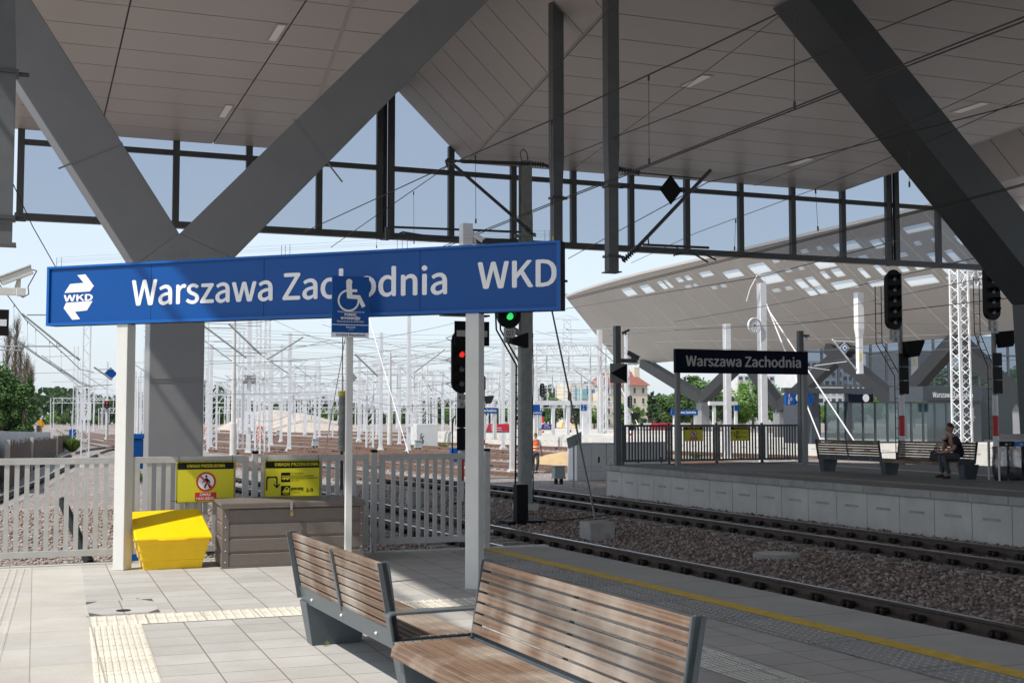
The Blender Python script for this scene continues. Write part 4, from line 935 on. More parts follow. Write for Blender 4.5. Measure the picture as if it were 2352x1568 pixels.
# H section masts
def hmast(x, y, z0, z1, w=.30, label=None, group=None, plate=None, base=True, matr='galv', name='catenary_mast', rz=0, hgroup=None):
    t = thing(name, label or 'white H section catenary mast', 'mast', (x, y, z0), rz, group=group); k = .012
    m = MB(); H = z1 - z0
    m.box(-w / 2, w / 2, -w / 2, -w / 2 + .016, .0, H); m.box(-w / 2, w / 2, w / 2 - .016, w / 2, .0, H); m.box(-.008, .008, -w / 2 + .0165, w / 2 - .0165, .0, H)
    m.build('mast_shaft', M[matr], t)
    if base:
        MB().box(-w * .95, w * .95, -w * .95, w * .95, -.25, .18).build('footing', M['conc_light'], t)
        m = MB()
        for sx in (-1, 1): m.prism([(sx * w * .5, -.02, .181), (sx * w * .85, -.02, .181), (sx * w * .5, -.02, .62)], (0, .03, 0))
        m.box(-w * .85, w * .85, -w * .8, w * .8, .1805, .20); m.build('foot_gussets', M[matr], t)
    if plate:
        p = MB().box(-.19, .19, -w / 2 - .05, -w / 2 - .03, 1.85, 2.55).build('number_plate', M['white'], t)
        for i, ch in enumerate(plate): text(ch, 'plate_digits', M['black'], None, .28, (x, y - w / 2 - .052, z0 + 2.27 - i * .33), (1, 0, 0), (0, 0, 1), width=.12, height_fit=.22, align='CENTER', lift=.002).parent = None
    return t
def plate_digits(t, chars, yoff, zc):
    for i, ch in enumerate(chars): text(ch, 'plate_digits', M['black'], t, .28, (t.location.x, t.location.y + yoff, t.location.z + zc - i * .33), (1, 0, 0), (0, 0, 1), width=.12, height_fit=.22, align='CENTER', lift=.002)
nm = hmast(11.70, 29.6, -.93, 8.05, .27, 'tall grey steel mast in the gap between the two near tracks, standing in shade', matr='galv_dull')
m = MB()
for z in (7.0, 6.35): m.box(-.23, .23, -.18, -.14, z, z + .09); m.box(-.23, .23, .14, .18, z, z + .09)
for z in (.8, 2.6, 4.4): m.box(.136, .2, -.05, .05, z, z + .12)
m.build('brackets', M['galv_dull'], nm)
m = MB(); m.path([(.155 + .012 * math.sin(z * 2.3), -.12, z) for z in [i * .4 for i in range(0, 20)]], .014); m.path([(-.1, 0, 8.95), (-.14, 0, 9.2), (-.05, 0, 9.3), (.05, 0, 9.2), (.08, 0, 8.95)], .012); m.build('cable', M['black_rubber'], nm)
def rod(name, label, segs, cat='cantilever', group=None, matr='steel_dark'):
    """segs: list of (p, q, r); an arm of the overhead line"""
    o0 = Vector(segs[0][0]); t = thing(name, label, cat, tuple(o0), group=group)
    for i, s in enumerate(segs):
        m = MB(o0).tube(s[0], s[1], s[2], n=8); nm_ = s[3] if len(s) > 3 else 'tube'
        if nm_ == 'insulator':
            p, q = Vector(s[0]), Vector(s[1]); m = MB(o0); L = (q - p).length; k = max(4, int(L / .06)); pr = []
            for j in range(k): pr += [(s[2] * .5, L * (j + .1) / k), (s[2] * 1.35, L * (j + .5) / k), (s[2] * .5, L * (j + .9) / k)]
            m.lathe(p, pr, n=10, axis=(q - p))
        m.build(nm_, M[matr], t)
    return t
# cantilever with the diamond plate (right of hanger 2)
y2 = 23.6
A = lambda u, v, y=y2: tuple(gy(u, v, y))
rod('cantilever_arm', 'dark cantilever arm carrying a diamond plate right of the hanging post', [
    (A(1430, 600), A(1466, 566), .05, 'insulator'), (A(1464, 568), A(1632, 391), .042), (A(1420, 388), A(1470, 398), .05, 'insulator'), (A(1468, 397), A(1618, 411), .016), (A(1477, 562), A(1628, 569), .028), (A(1488, 540), A(1490, 562), .016),
    (A(1556, 568), A(1548, 588), .02), (A(1552, 585), A(1580, 580), .02), (A(1580, 575), A(1626, 602), .02), (A(1600, 575), A(1645, 597), .02)], group='dark cantilever arms under the canopy')
dc = gy(1541, 436, y2 - .08); dd = .30
o = MB(dc).prism([dc + Vector((-dd * .9, 0, 0)), dc + Vector((0, 0, -dd * 1.08)), dc + Vector((dd * .9, 0, 0)), dc + Vector((0, 0, dd * 1.08))], (0, .015, 0)).build('diamond_plate', M['black']); o.location = dc; tag(o, 'black diamond shaped plate fixed to the dark cantilever arm', 'track sign')
y1 = 28.0
A = lambda u, v, y=y1: tuple(gy(u, v, y))
rod('cantilever_arm', 'dark cantilever arm reaching left from the tall grey mast', [
    (A(1225, 541), A(1205, 520), .06, 'insulator'), (A(1206, 521), A(1026, 365), .042), (A(1042, 369), A(1060, 371), .03), (A(1060, 371), A(1215, 376), .045), (A(1215, 376), A(1250, 379), .055, 'insulator'), (A(1250, 379), A(1262, 383), .04),
    (A(890, 521), A(1100, 529), .028), (A(1100, 529), A(1195, 533), .028), (A(888, 522), A(889, 552), .05), (A(900, 545), A(925, 533), .022), (A(925, 533), A(1000, 545), .022), (A(1000, 545), A(1190, 551), .022), (A(1024, 368), A(1028, 385), .03)], group='dark cantilever arms under the canopy')

# ================================================================== OVERHEAD WIRES
def wire(label, pts, r=.011, drops=(), sag=0, matr='wire', group='overhead wires', dr=.005):
    P = [Vector(p) for p in pts]; t = thing('overhead_wire', label, 'overhead wire', tuple(P[0]), group=group); m = MB(P[0])
    if sag:
        n = 14; a, b = P[0], P[-1]; P = [a.lerp(b, i / n) - Vector((0, 0, sag * 4 * (i / n) * (1 - i / n))) for i in range(n + 1)]
    m.path(P, r, 5); m.build('wire', M[matr], t)
    for a, b in drops:
        a, b = Vector(a), Vector(b); m = MB(t.location); m.tube(a, b, dr, n=4); m.tube(a - Vector((0, 0, .0)), a + (b - a).normalized() * .09, .016, n=6); m.tube(b, b + (a - b).normalized() * .09, .016, n=6); m.build('dropper', M[matr], t)
    return t
def G(u, v, z): return gz(u, v, z)
def plane_pt(u, v, a, b):      # point above the vertical plane through a and b
    a, b = Vector(a), Vector(b); n_ = Vector((b.y - a.y, a.x - b.x, 0)); d = _ray(u, v); s = (a - CP).dot(n_) / d.dot(n_); return CP + d * s
WA = 'pair of contact wires above the near track'
c1a, c1b = G(1117, 530, 5.2), G(2400, 21, 5.2)
wire('upper of the two contact wires above the near track', [G(1000, 573, 5.2), G(1267, 466, 5.2), G(1579, 343, 5.2), c1b], .0095)
dr = []
for u, v0, v1 in ((1092, 356, 513), (1267, 276, 467), (1490, 172, 378), (1824, 17, 250)):
    a = plane_pt(u, v0, G(1069, 362, 6.6), G(1852, 0, 6.6)); b = plane_pt(u + 1, v1, G(1069, 362, 6.6), G(1852, 0, 6.6)); dr.append((a, b))
wire('lower of the two contact wires above the near track', [G(1000, 577, 5.18), G(1267, 470, 5.18), G(1579, 347, 5.18), G(2400, 31, 5.18)], .0095)
wire('thick carrier wire with droppers above the near track', [G(700, 532, 6.4), G(1069, 362, 6.6), G(1265, 277, 6.6), G(1579, 131, 6.6), G(1900, -22, 6.6)], .012, dr)
wire('carrier wire ending at the left cantilever tip', [tuple(gy(1024, 385, y1)), G(860, 498, 6.3), G(760, 568, 6.25)], .010, [(tuple(gy(950, 440, 33)), tuple(gy(951, 560, 33))), (tuple(gy(866, 495, 38)), tuple(gy(865, 570, 38)))])
wire('feeder wire tied to the hanging post and running up to the right', [tuple(gy(1296, 361, 26.9)), G(1579, 251, 7), G(2200, -5, 7)], .010)
wire('thin wire rising steeply from the canopy edge to the upper right', [G(1312, 391, 8.6), G(1579, 196, 8.6), G(1804, 27, 8.6)], .008)
wire('steep wire along the fold of the canopy ceiling', [G(1096, 352, 8.5), G(1385, 38, 8.5), G(1440, -20, 8.5)], .009)
dr = []
for u, v0, v1 in ((1944, 340, 0),): pass
wire('carrier wire from the diamond plate arm to the upper right', [G(1305, 594, 6.3), G(1625, 419, 6.55), G(1910, 350, 6.6), G(2352, 237, 6.6), G(2450, 212, 6.6)], .011)
wire('thin wire crossing behind the carrier wires on the right', [G(1733, 427, 7.6), G(2088, 285, 7.6), G(2260, 207, 7.6), G(2420, 130, 7.6)], .007)
a_, b_ = G(1450, 604, 5.9), G(2140, 322, 5.9)
dr = [(plane_pt(u, v0, a_, b_), plane_pt(u + du, v1, a_, b_)) for u, v0, v1, du in ((1690, 503, 575, -3), (1873, 434, 530, 6), (2087, 346, 430, 2))]
wire('thin carrier wire with droppers above the second track', [a_, G(1599, 535, 5.9), G(1873, 434, 5.9), b_, G(2400, 205, 5.9)], .007, dr)
for k, (dv, lab) in enumerate(((0, 'upper'), (3.5, 'lower'))):
    wire(lab + ' contact wire above the second track against the far canopy', [G(1306, 685 + dv, 5.2), G(1734, 579 + dv, 5.2), G(2047, 500 + dv, 5.2), G(2297, 437 + dv, 5.2), G(2400, 409 + dv, 5.2)], .010)
for i, (pts, z) in enumerate([([(1300, 709), (1745, 636), (2066, 552)], 6.0), ([(1548, 739), (1814, 693), (2264, 587), (2400, 552)], 6.5), ([(1548, 758), (1820, 745), (2078, 712), (2400, 675)], 5.2), ([(1300, 758), (1548, 752), (1660, 747)], 5.4), ([(1660, 756), (1960, 700), (2400, 610)], 6.2),
                               ([(1400, 770), (1800, 738), (2200, 745)], 5.8), ([(1500, 786), (1900, 778), (2400, 760)], 5.6), ([(1860, 835), (2100, 806), (2400, 790)], 5.4), ([(1548, 800), (1900, 804), (2350, 770)], 5.0), ([(1860, 868), (2150, 838), (2400, 822)], 5.2), ([(2000, 880), (2400, 850)], 4.8)]):
    wire('grey overhead wire between the platforms, number %d from the top' % (i + 1) if False else ['pale wire tied to the white mast with the tension wheel', 'carrier wire in front of the far canopy', 'dark contact wire just above the far name board', 'short pale wire behind the arrow sign camera', 'wire from the tension wheel to the right edge', 'wire behind the left signal head', 'wire under the lower rim of the far canopy', 'wire in front of the far slanted columns', 'wire in front of the far glazed screen', 'low wire passing the lattice tower', 'lowest wire right of the lattice tower'][i],
         [G(u, v, z) for u, v in pts], .014, matr='wire' if i in (1, 2) else 'wire_light')
# wires over the yard and the left track
LW = [('carrier wire of the left track sweeping down to the lattice mast', [(-30, 625, 43), (0, 655, 44), (60, 735, 48), (150, 815, 55), (184, 848, 58), (215, 855, 62)], .018), ('contact wire of the left track', [(-30, 735, 43), (0, 757, 44), (90, 820, 51), (184, 880, 58), (213, 890, 62)], .018),
      ('second contact wire of the left track', [(-30, 730, 43), (0, 752, 44), (90, 817, 51), (184, 877, 58), (213, 887, 62)], .014)]
for lab, pts, r in LW: wire(lab, [gy(u, v, y) for u, v, y in pts], r, matr='wire_light', drops=[(gy(u, v, y), gy(u + 1, v2, y)) for u, v, v2, y in ((32, 700, 778, 46), (63, 739, 797, 48.5), (82, 756, 813, 50), (114, 784, 836, 52), (140, 806, 852, 54))] if 'carrier' in lab else ())
wire('black wire hanging from the canopy at the upper left', [gy(28, 418, 17), gy(75, 520, 18), gy(130, 617, 19)], .007)
rd = random.Random(11)
for i in range(34):
    ua = rd.uniform(470, 1150); L = rd.uniform(120, 420); va = rd.uniform(790, 945); y0_ = rd.uniform(80, 150); wire('thin yard wire among the masts, %s' % ('upper' if va < 860 else 'lower'), [gy(ua, va, y0_), gy(ua + L, va + rd.uniform(-34, 26), y0_ + rd.uniform(-20, 30))], .017, sag=rd.uniform(.2, .9), matr='wire_light', group='thin wires among the masts, %s' % ('upper' if va < 860 else 'lower'))
for i, (ua, va, za, ub, vb) in enumerate([(462, 705, 7, 1000, 610), (470, 742, 7, 760, 690), (470, 800, 7, 1050, 740), (480, 835, 7.3, 1100, 765), (520, 872, 7.2, 1190, 800), (480, 905, 7, 1280, 850), (700, 770, 8, 1400, 860), (560, 700, 7.4, 900, 830), (740, 745, 9, 1180, 842), (1230, 800, 8, 1420, 860), (1230, 760, 9, 1400, 775), (1228, 905, 7, 1440, 880)]):
    A_ = gy(ua, va, 55 + i * 4); B_ = gy(ub, vb, 70 + i * 6)
    wire(['yard wire under the left half of the blue name board', 'yard wire left of the lamp pole', 'yard wire behind the pole with the 3 2 plate', 'yard wire crossing behind the assistance sign', 'yard wire below the assistance sign', 'long low yard wire', 'yard wire falling to the right', 'yard wire falling behind the lattice masts', 'thin high yard wire in the middle', 'yard wire right of the grey mast', 'high yard wire near the pylon', 'lowest yard wire right of the grey mast'][i], [A_, B_], .014, sag=.5, matr='wire_light', group='wires above the yard')
for i in range(16):
    v = 742 + i * 6.5 + rd.uniform(-3, 3); y = 260 + i * 8
    wire('high power line wire far behind the yard' , [gy(330, v + rd.uniform(-6, 6), y), gy(1430, v + 20 + rd.uniform(-12, 12), y + 60)], .03, sag=2, matr='wire_light', group='power line wires')

# ================================================================== WHITE MASTS OF THE YARD
def lattice(x, y, z0, z1, w, label, group=None, matr='galv', plate=None, name='lattice_mast', nseg=None, rz=0):
    t = thing(name, label, 'lattice mast', (x, y, z0), rz, group=group); H = z1 - z0
    m = MB(); q = .035 if w < .5 else .05
    for sx in (-1, 1):
        for sy in (-1, 1): m.bar((sx * w / 2, sy * w / 2, 0), (sx * w * .45, sy * w * .45, H), q * 1.6, q * 1.6)
    m.build('corner_legs', M[matr], t); m = MB(); n = nseg or int(H / (w * 1.1))
    for i in range(n):
        a, b = H * i / n, H * (i + 1) / n; k = 1 - .1 * i / n
        for s in (-1, 1):
            c = w / 2 * k; x1, x2 = (-c, c) if i % 2 else (c, -c)
            m.bar((x1, s * c, a), (x2, s * c, b), q * .8, q * .5); m.bar((s * c, x1, a), (s * c, x2, b), q * .8, q * .5)
    m.build('lacing', M[matr], t)
    MB().box(-w * .8, w * .8, -w * .8, w * .8, -.2, .12).build('footing', M['conc_light'], t)
    if plate:
        MB().box(-.24, .24, -w / 2 - .06, -w / 2 - .04, 2.3, 3.15).build('number_plate', M['white'], t); plate_digits(t, plate, -w / 2 - .062, 2.83)
    return t
def ground_at(u, v): p = gz(u, v, -1.04); return p
def zat(u, v, y): return gy(u, v, y).z
YG = 'white masts in the rail yard'
def place_h(u, vb, vt, label, w=.30, **k):
    p = ground_at(u, vb); return hmast(p.x, p.y, -1.04, zat(u, vt, p.y), w, label, YG, **k)
def place_l(u, vb, vt, label, w=.42, **k):
    p = ground_at(u, vb); return lattice(p.x, p.y, -1.04, zat(u, vt, p.y), w, label, YG, **k)
place_h(874, 1037, 764, 'white H mast directly right of the assistance sign post', .22)
t = place_h(938, 1040, 720, 'white H mast with number plate 3 2 left of the shaded fence', .22, plate=None)
MB().box(-.26, .26, -.2, -.18, 1.75, 2.75).build('number_plate', M['white'], t); plate_digits(t, '32', -.202, 2.33)
t = place_h(570, 1045, 640, 'tall white mast with number plate 3 2 between concrete pole and lattice masts', .25)
MB().box(-.26, .26, -.22, -.2, 1.75, 2.75).build('number_plate', M['white'], t); plate_digits(t, '32', -.222, 2.33)
m = MB(); m.box(-.35, .35, -.3, .3, 4.95, 5.05); m.lathe((-.42, -.1, 4.7), [(.16, 0), (.2, .1), (.16, .3)], n=12, axis=(1, 0, 0)); m.lathe((.12, -.1, 4.7), [(.16, 0), (.2, .1), (.16, .3)], n=12, axis=(1, 0, 0)); m.build('loudspeakers', M['galv_dull'], t)
place_h(824, 1015, 818, 'white H mast just right of the black weighted pole', .24)
place_h(483, 1030, 790, 'white H mast right of the grey column', .23)
place_h(994, 990, 863, 'slim distant mast right of the white painted footing', .28)
place_h(723, 1012, 856, 'white mast with a cross arm in the middle of the yard', .22)
place_h(1177, 1090, 690, 'white mast left of the ladder signal', .20)
place_h(1378, 1015, 757, 'tall white mast left of the arrow sign', .40)
place_h(1672, 1060, 744, 'white mast behind the far name board', .32)
place_h(1366, 1000, 770, 'slimmer white mast beside the tall one left of the arrow sign', .3) if False else None
place_h(304, 1030, 828, 'slim lattice topped mast between post and grey column', .24)
place_l(194, 1077, 690, 'tall white lattice mast with number plate 2 7 left of the left sign post', .34, plate='27')
place_l(470, 1040, 740, 'white lattice mast touching the right side of the grey column', .32)
place_l(591, 1045, 640, 'left one of the twin lattice masts', .30)
place_l(612, 1045, 640, 'right one of the twin lattice masts', .30)
def pole(u, vb, vt, label, r=.11, matr='conc_light', arm=None):
    p = ground_at(u, vb); zt = zat(u, vt, p.y); t = thing('lamp_pole', label, 'lamp post', (p.x, p.y, -1.04), group='lamp poles')
    m = MB(); m.lathe((0, 0, 0), [(r * 1.35, 0), (r * 1.3, 2.0), (r, 2.01), (r * .6, zt + 1.04)], n=12); m.build('pole', M[matr], t, smooth='auto')
    if arm:
        m = MB(); k = zt + 1.04; m.path([(0, 0, k), (.05 * arm, 0, k + .45), (.3 * arm, 0, k + .62), (1.2 * arm, 0, k + .68)], .035); m.build('arm', M['galv'], t); MB().box(min(1.1 * arm, 1.8 * arm), max(1.1 * arm, 1.8 * arm), -.1, .1, k + .62, k + .72).build('lamp_head', M['galv'], t)
p = pole(535, 1045, 735, 'tall concrete pole right of the grey column', .16)
pole(895, 1025, 810, 'curved lamp pole right of the assistance sign', .16, arm=1)
pole(787, 1015, 862, 'lamp pole partly hidden behind the black weighted pole', .14, arm=1)
pole(316, 1000, 868, 'slim lamp pole just left of the grey column', .12, arm=1)
# weighted tension pole behind the assistance sign
p = gy(785, 1040, 30); t = thing('tension_weight_stack', 'dark stack of round tension weights with a yellow top beside the assistance sign post', 'tension weight', (p.x, 30, p.z - .9))
zt = gy(785, 908, 30).z - t.location.z; zb = gy(785, 1036, 30).z - t.location.z
m = MB(); k = 17
for i in range(k): a = zb + (zt - zb) * i / k; m.lathe((0.012 * math.sin(i * 2.1), 0, a), [(.085, 0), (.095, .01), (.095, (zt - zb) / k - .012), (.085, (zt - zb) / k - .002)], n=14)
m.build('weights', M['galv_dull'], t); MB().lathe((0, 0, zt), [(.10, 0), (.10, .11)], n=14).build('yellow_collar', M['yellow'], t)
m = MB(); m.tube((0, 0, zt + .11), (0, 0, gy(785, 770, 30).z - t.location.z), .012); m.tube((0, 0, 0), (0, 0, zb), .04); m.build('rod', M['wire'], t)

# ladder caged white mast on a painted footing
p = ground_at(974, 1028); t = thing('caged_lattice_mast', 'white ladder-like lattice mast on a white block with a small black drawing', 'lattice mast', (p.x, p.y, -1.04))
m = MB(); m.box(-.85, .85, -.8, .8, 0, 1.85); m.build('white_block', M['cab_white'], t, bevel=.02)
m = MB(); r = random.Random(3)
for a, b in [((-.5, .35), (-.3, .55)), ((-.35, .3), (-.3, .55)), ((-.3, .55), (-.42, .8)), ((-.42, .8), (-.55, 1.0)), ((-.42, .8), (-.25, .95)), ((-.5, .62), (-.3, .6)), ((-.5, 1.02), (-.4, 1.15)), ((-.45, .8), (-.6, .72))]: m.bar((a[0], -.806, a[1]), (b[0], -.806, b[1]), .06, .006, up=(0, 1, 0))
m.build('small_drawing', M['black'], t)
H = zat(974, 892, p.y) + 1.04; m = MB()
for x in (-.42, -.22, .25, .45): m.bar((x, 0, 1.851), (x, 0, H), .07, .07)
m.build('uprights', M['galv'], t); m = MB()
for i in range(18):
    z = 2.0 + (H - 2.2) * i / 18; m.bar((-.42, -.03, z), (-.22, -.03, z), .05, .05); m.bar((.25, 0, z), (.45, 0, z + .3), .04, .04)
for i in range(7):
    z = 2.3 + (H - 2.6) * i / 7; m.path([(-.5, 0, z), (-.5, -.4, z), (-.3, -.55, z), (-.1, -.4, z), (-.1, 0, z)], .02)
m.build('ladder_cage', M['galv'], t)

# the many other masts, portals and arms of the yard
TRK = [(x0, k) for x0, k in ((4.5, .0), (9.5, -.01), (14, .01), (19, .0), (25, .02), (31, .02), (37, .03), (43, .04), (50, .05), (57, .05), (64, .06), (72, .07))]
def canti(t, H, s, L=2.6, matr='galv_dull'):
    m = MB(); m.tube((0, 0, H * .70), (s * L, 0, H * .93), .035, n=5); m.tube((0, 0, H * .93), (s * L * .9, 0, H * .915), .02, n=4); m.tube((s * L * .25, 0, H * .76), (s * L * 1.25, 0, H * .75), .02, n=4); m.build('cantilever', M[matr], t)
kinds = []
n_m = 0; rr = random.Random(21)
pos = []
for row in range(24):
    y = 88 + row * 10 + rr.uniform(-3, 3)
    for j, (x0, k) in enumerate(TRK):
        if rr.random() < .34: continue
        x = x0 * (.35 + .65 * y / 95) * .92 + rr.uniform(-1.6, 1.6); u = 1176 + 2853 * math.tan(math.atan2(x, y) - _y)
        if 215 < u < 330 and y < 120: continue
        if not (150 < u < 1440): continue
        pos.append((x, y, u))
protoH = {}
for i, (x, y, u) in enumerate(pos):
    kind = rr.choice('HHHLLT'); s = rr.choice((-1, 1)); H = rr.uniform(7.2, 9.0); key = (kind, s)
    side = 'left part' if u < 330 else ('middle' if u < 900 else 'right part'); dep = 'near' if y < 130 else ('midway back' if y < 210 else 'far back')
    look = {'H': 'slim white H mast', 'L': 'white lattice mast', 'T': 'thin white mast without arm'}[kind]
    lab = '%s in the %s of the yard, %s' % (look, side, dep)
    if key not in protoH:
        if kind == 'L': t = lattice(x, y, -1.04, -1.04 + 8.4, .34, lab, YG); canti(t, 8.2, s)
        elif kind == 'H': t = hmast(x, y, -1.04, -1.04 + 8.2, .22, lab, YG); canti(t, 7.6, s)
        else: t = hmast(x, y, -1.04, -1.04 + 6.8, .20, lab, YG)
        protoH[key] = t
    else: t = copy_tree(protoH[key], loc=(x, y, -1.04), label=lab); t.scale = (.95, .95, H / 8.2)
    t['group'] = '%ss, %s, %s' % (look, side, dep)
def portal(x0, x1, y, z, label, h=.85, legs=True, w=.55, z0=-1.04):
    t = thing('portal_truss', label, 'lattice portal', (x0, y, z0), group='lattice portals over the yard tracks'); m = MB(t.location); n = max(6, int((x1 - x0) / 1.0))
    for zz in (z, z + h):
        for yy in (y - w / 2, y + w / 2): m.bar((x0, yy, zz), (x1, yy, zz), .09, .09)
    m.build('chords', M['galv'], t); m = MB(t.location)
    for i in range(n):
        a, b = x0 + (x1 - x0) * i / n, x0 + (x1 - x0) * (i + 1) / n; c = (a + b) / 2
        for yy in (y - w / 2, y + w / 2): m.bar((a, yy, z), (c, yy, z + h), .05, .04); m.bar((c, yy, z + h), (b, yy, z), .05, .04)
    m.build('lacing', M['galv'], t)
    if legs:
        for xx in (x0, x1):
            m = MB(t.location)
            for sx in (-.25, .25): m.bar((xx + sx, y, z0), (xx + sx, y, z + h), .11, .11)
            for i in range(10): a = z0 + (z - z0) * i / 10; b = z0 + (z - z0) * (i + 1) / 10; m.bar((xx - .25, y, a), (xx + .25, y, b), .04, .04)
            m.build('leg', M['galv'], t)
    m = MB(t.location)
    for i in range(3): xx = x0 + (x1 - x0) * (i + .6) / 3.2; m.bar((xx, y, z - 1.8), (xx, y, z + h), .1, .1)
    m.build('drop_posts', M['galv'], t); return t
for (ua, va, ub, vb, y, lab) in [(490, 905, 850, 905, 88, 'nearest lattice portal right of the grey column'), (975, 876, 1185, 876, 100, 'lattice portal behind the red signal'), (1225, 815, 1385, 818, 92, 'high lattice portal left of the arrow sign'),
                                 (600, 935, 1180, 925, 125, 'wide lattice portal in the middle distance'), (480, 925, 760, 928, 140, 'second lattice portal right of the column'), (1228, 862, 1440, 866, 120, 'lattice portal above the white platform frame'), (850, 858, 975, 858, 105, 'short lattice portal between the H masts'),
                                 (1040, 935, 1420, 930, 150, 'far lattice portal above the red banner'), (190, 918, 330, 920, 190, 'far lattice portal left of the grey column'), (500, 948, 1000, 948, 185, 'distant lattice portal over many tracks'), (120, 925, 240, 925, 230, 'faint lattice portal beyond the poplars'), (700, 918, 1000, 915, 165, 'portal behind the lamp pole'),
                                 (1228, 890, 1380, 892, 140, 'lower portal left of the tall white mast'), (230, 948, 340, 948, 240, 'faint low portal between post and column')]:
    a, b = gy(ua, va, y), gy(ub, vb, y); portal(a.x, b.x, y, a.z, lab)
portal(33.2, 41, 47, gy(2264, 688, 47).z, 'white lattice portal beam right of the lattice tower behind the far platform', h=.9, legs=False) if False else None

# power pylon far away
def pylon(u, vb, vt, y, label):
    x = gy(u, vb, y).x; zt = gy(u, vt, y).z; t = thing('power_pylon', label, 'pylon', (x, y, -1), group='distant power pylons'); m = MB(t.location); w = 3.2
    for i in range(14):
        a, b = i / 14, (i + 1) / 14; wa, wb = w * (1 - .7 * a), w * (1 - .7 * b); za, zb_ = -1 + (zt + 1) * a, -1 + (zt + 1) * b
        for s in (-1, 1):
            m.bar((x + s * wa, y, za), (x + s * wb, y, zb_), .22, .22); m.bar((x - s * wa, y, za), (x + s * wb, y, zb_), .14, .14)
    m.build('tower', M['galv'], t); m = MB(t.location)
    for k, L in ((.99, 4), (.86, 6.5), (.74, 5)): z = -1 + (zt + 1) * k; m.bar((x - L, y, z), (x + L, y, z), .2, .2); m.bar((x - L, y, z), (x, y, z + 1.2), .14, .14); m.bar((x + L, y, z), (x, y, z + 1.2), .14, .14)
    m.build('cross_arms', M['galv'], t)
pylon(1303, 960, 731, 330, 'pale power pylon seen above the yard right of the grey mast'); pylon(1060, 960, 800, 420, 'fainter power pylon behind the red signal'); pylon(5, 960, 760, 300, 'power pylon at the left edge behind the poplars')

# guy wires from masts to anchor blocks
def guy(label, p, q, r=.02, matr='galv'): 
    p, q = Vector(p), Vector(q); o = MB(p).tube(p, q, r, n=6).build('guy_rod', M[matr]); o.location = p; tag(o, label, 'guy wire', 'guy wires'); return o
ab = gz(775 + .3418 * 1775, 1032.4 + .3418 * 600, -.9)
t = thing('anchor_block', 'concrete anchor block in the gravel between the two near tracks', 'concrete block', (ab.x, ab.y + .2, -.93)); MB().box(-.27, .27, -.25, .25, -.1, .36).build('block', M['conc'], t, bevel=.03); MB().box(.05, .16, -.262, -.251, 0, .14).build('base_plate', M['galv_dull'], t)
guy('long grey stay cable from the concrete anchor block up behind the name board', tuple(ab + Vector((-.08, .1, .38))), tuple(gy(1265, 700, 28.5)), .022, 'wire_light')
guy('pale stay rod running down right of the white mast with pulley', tuple(gy(1757, 690, 53)), tuple(gy(1885, 1010, 46)), .032)
guy('longer pale stay rod reaching down towards the bench on the far platform', tuple(gy(1765, 712, 52)), tuple(gy(1962, 1012, 45)), .032)
guy('thin stay from the H mast beside the assistance sign', tuple(gy(844, 720, 70)), tuple(gy(938, 1040, 62)), .022)
guy('stay of the pole behind the assistance sign', tuple(gy(810, 680, 60)), tuple(gy(745, 1045, 55)), .02, 'wire')
guy('stay of the white mast left of the arrow sign', tuple(gy(1384, 800, 100)), tuple(gy(1470, 985, 90)), .03)

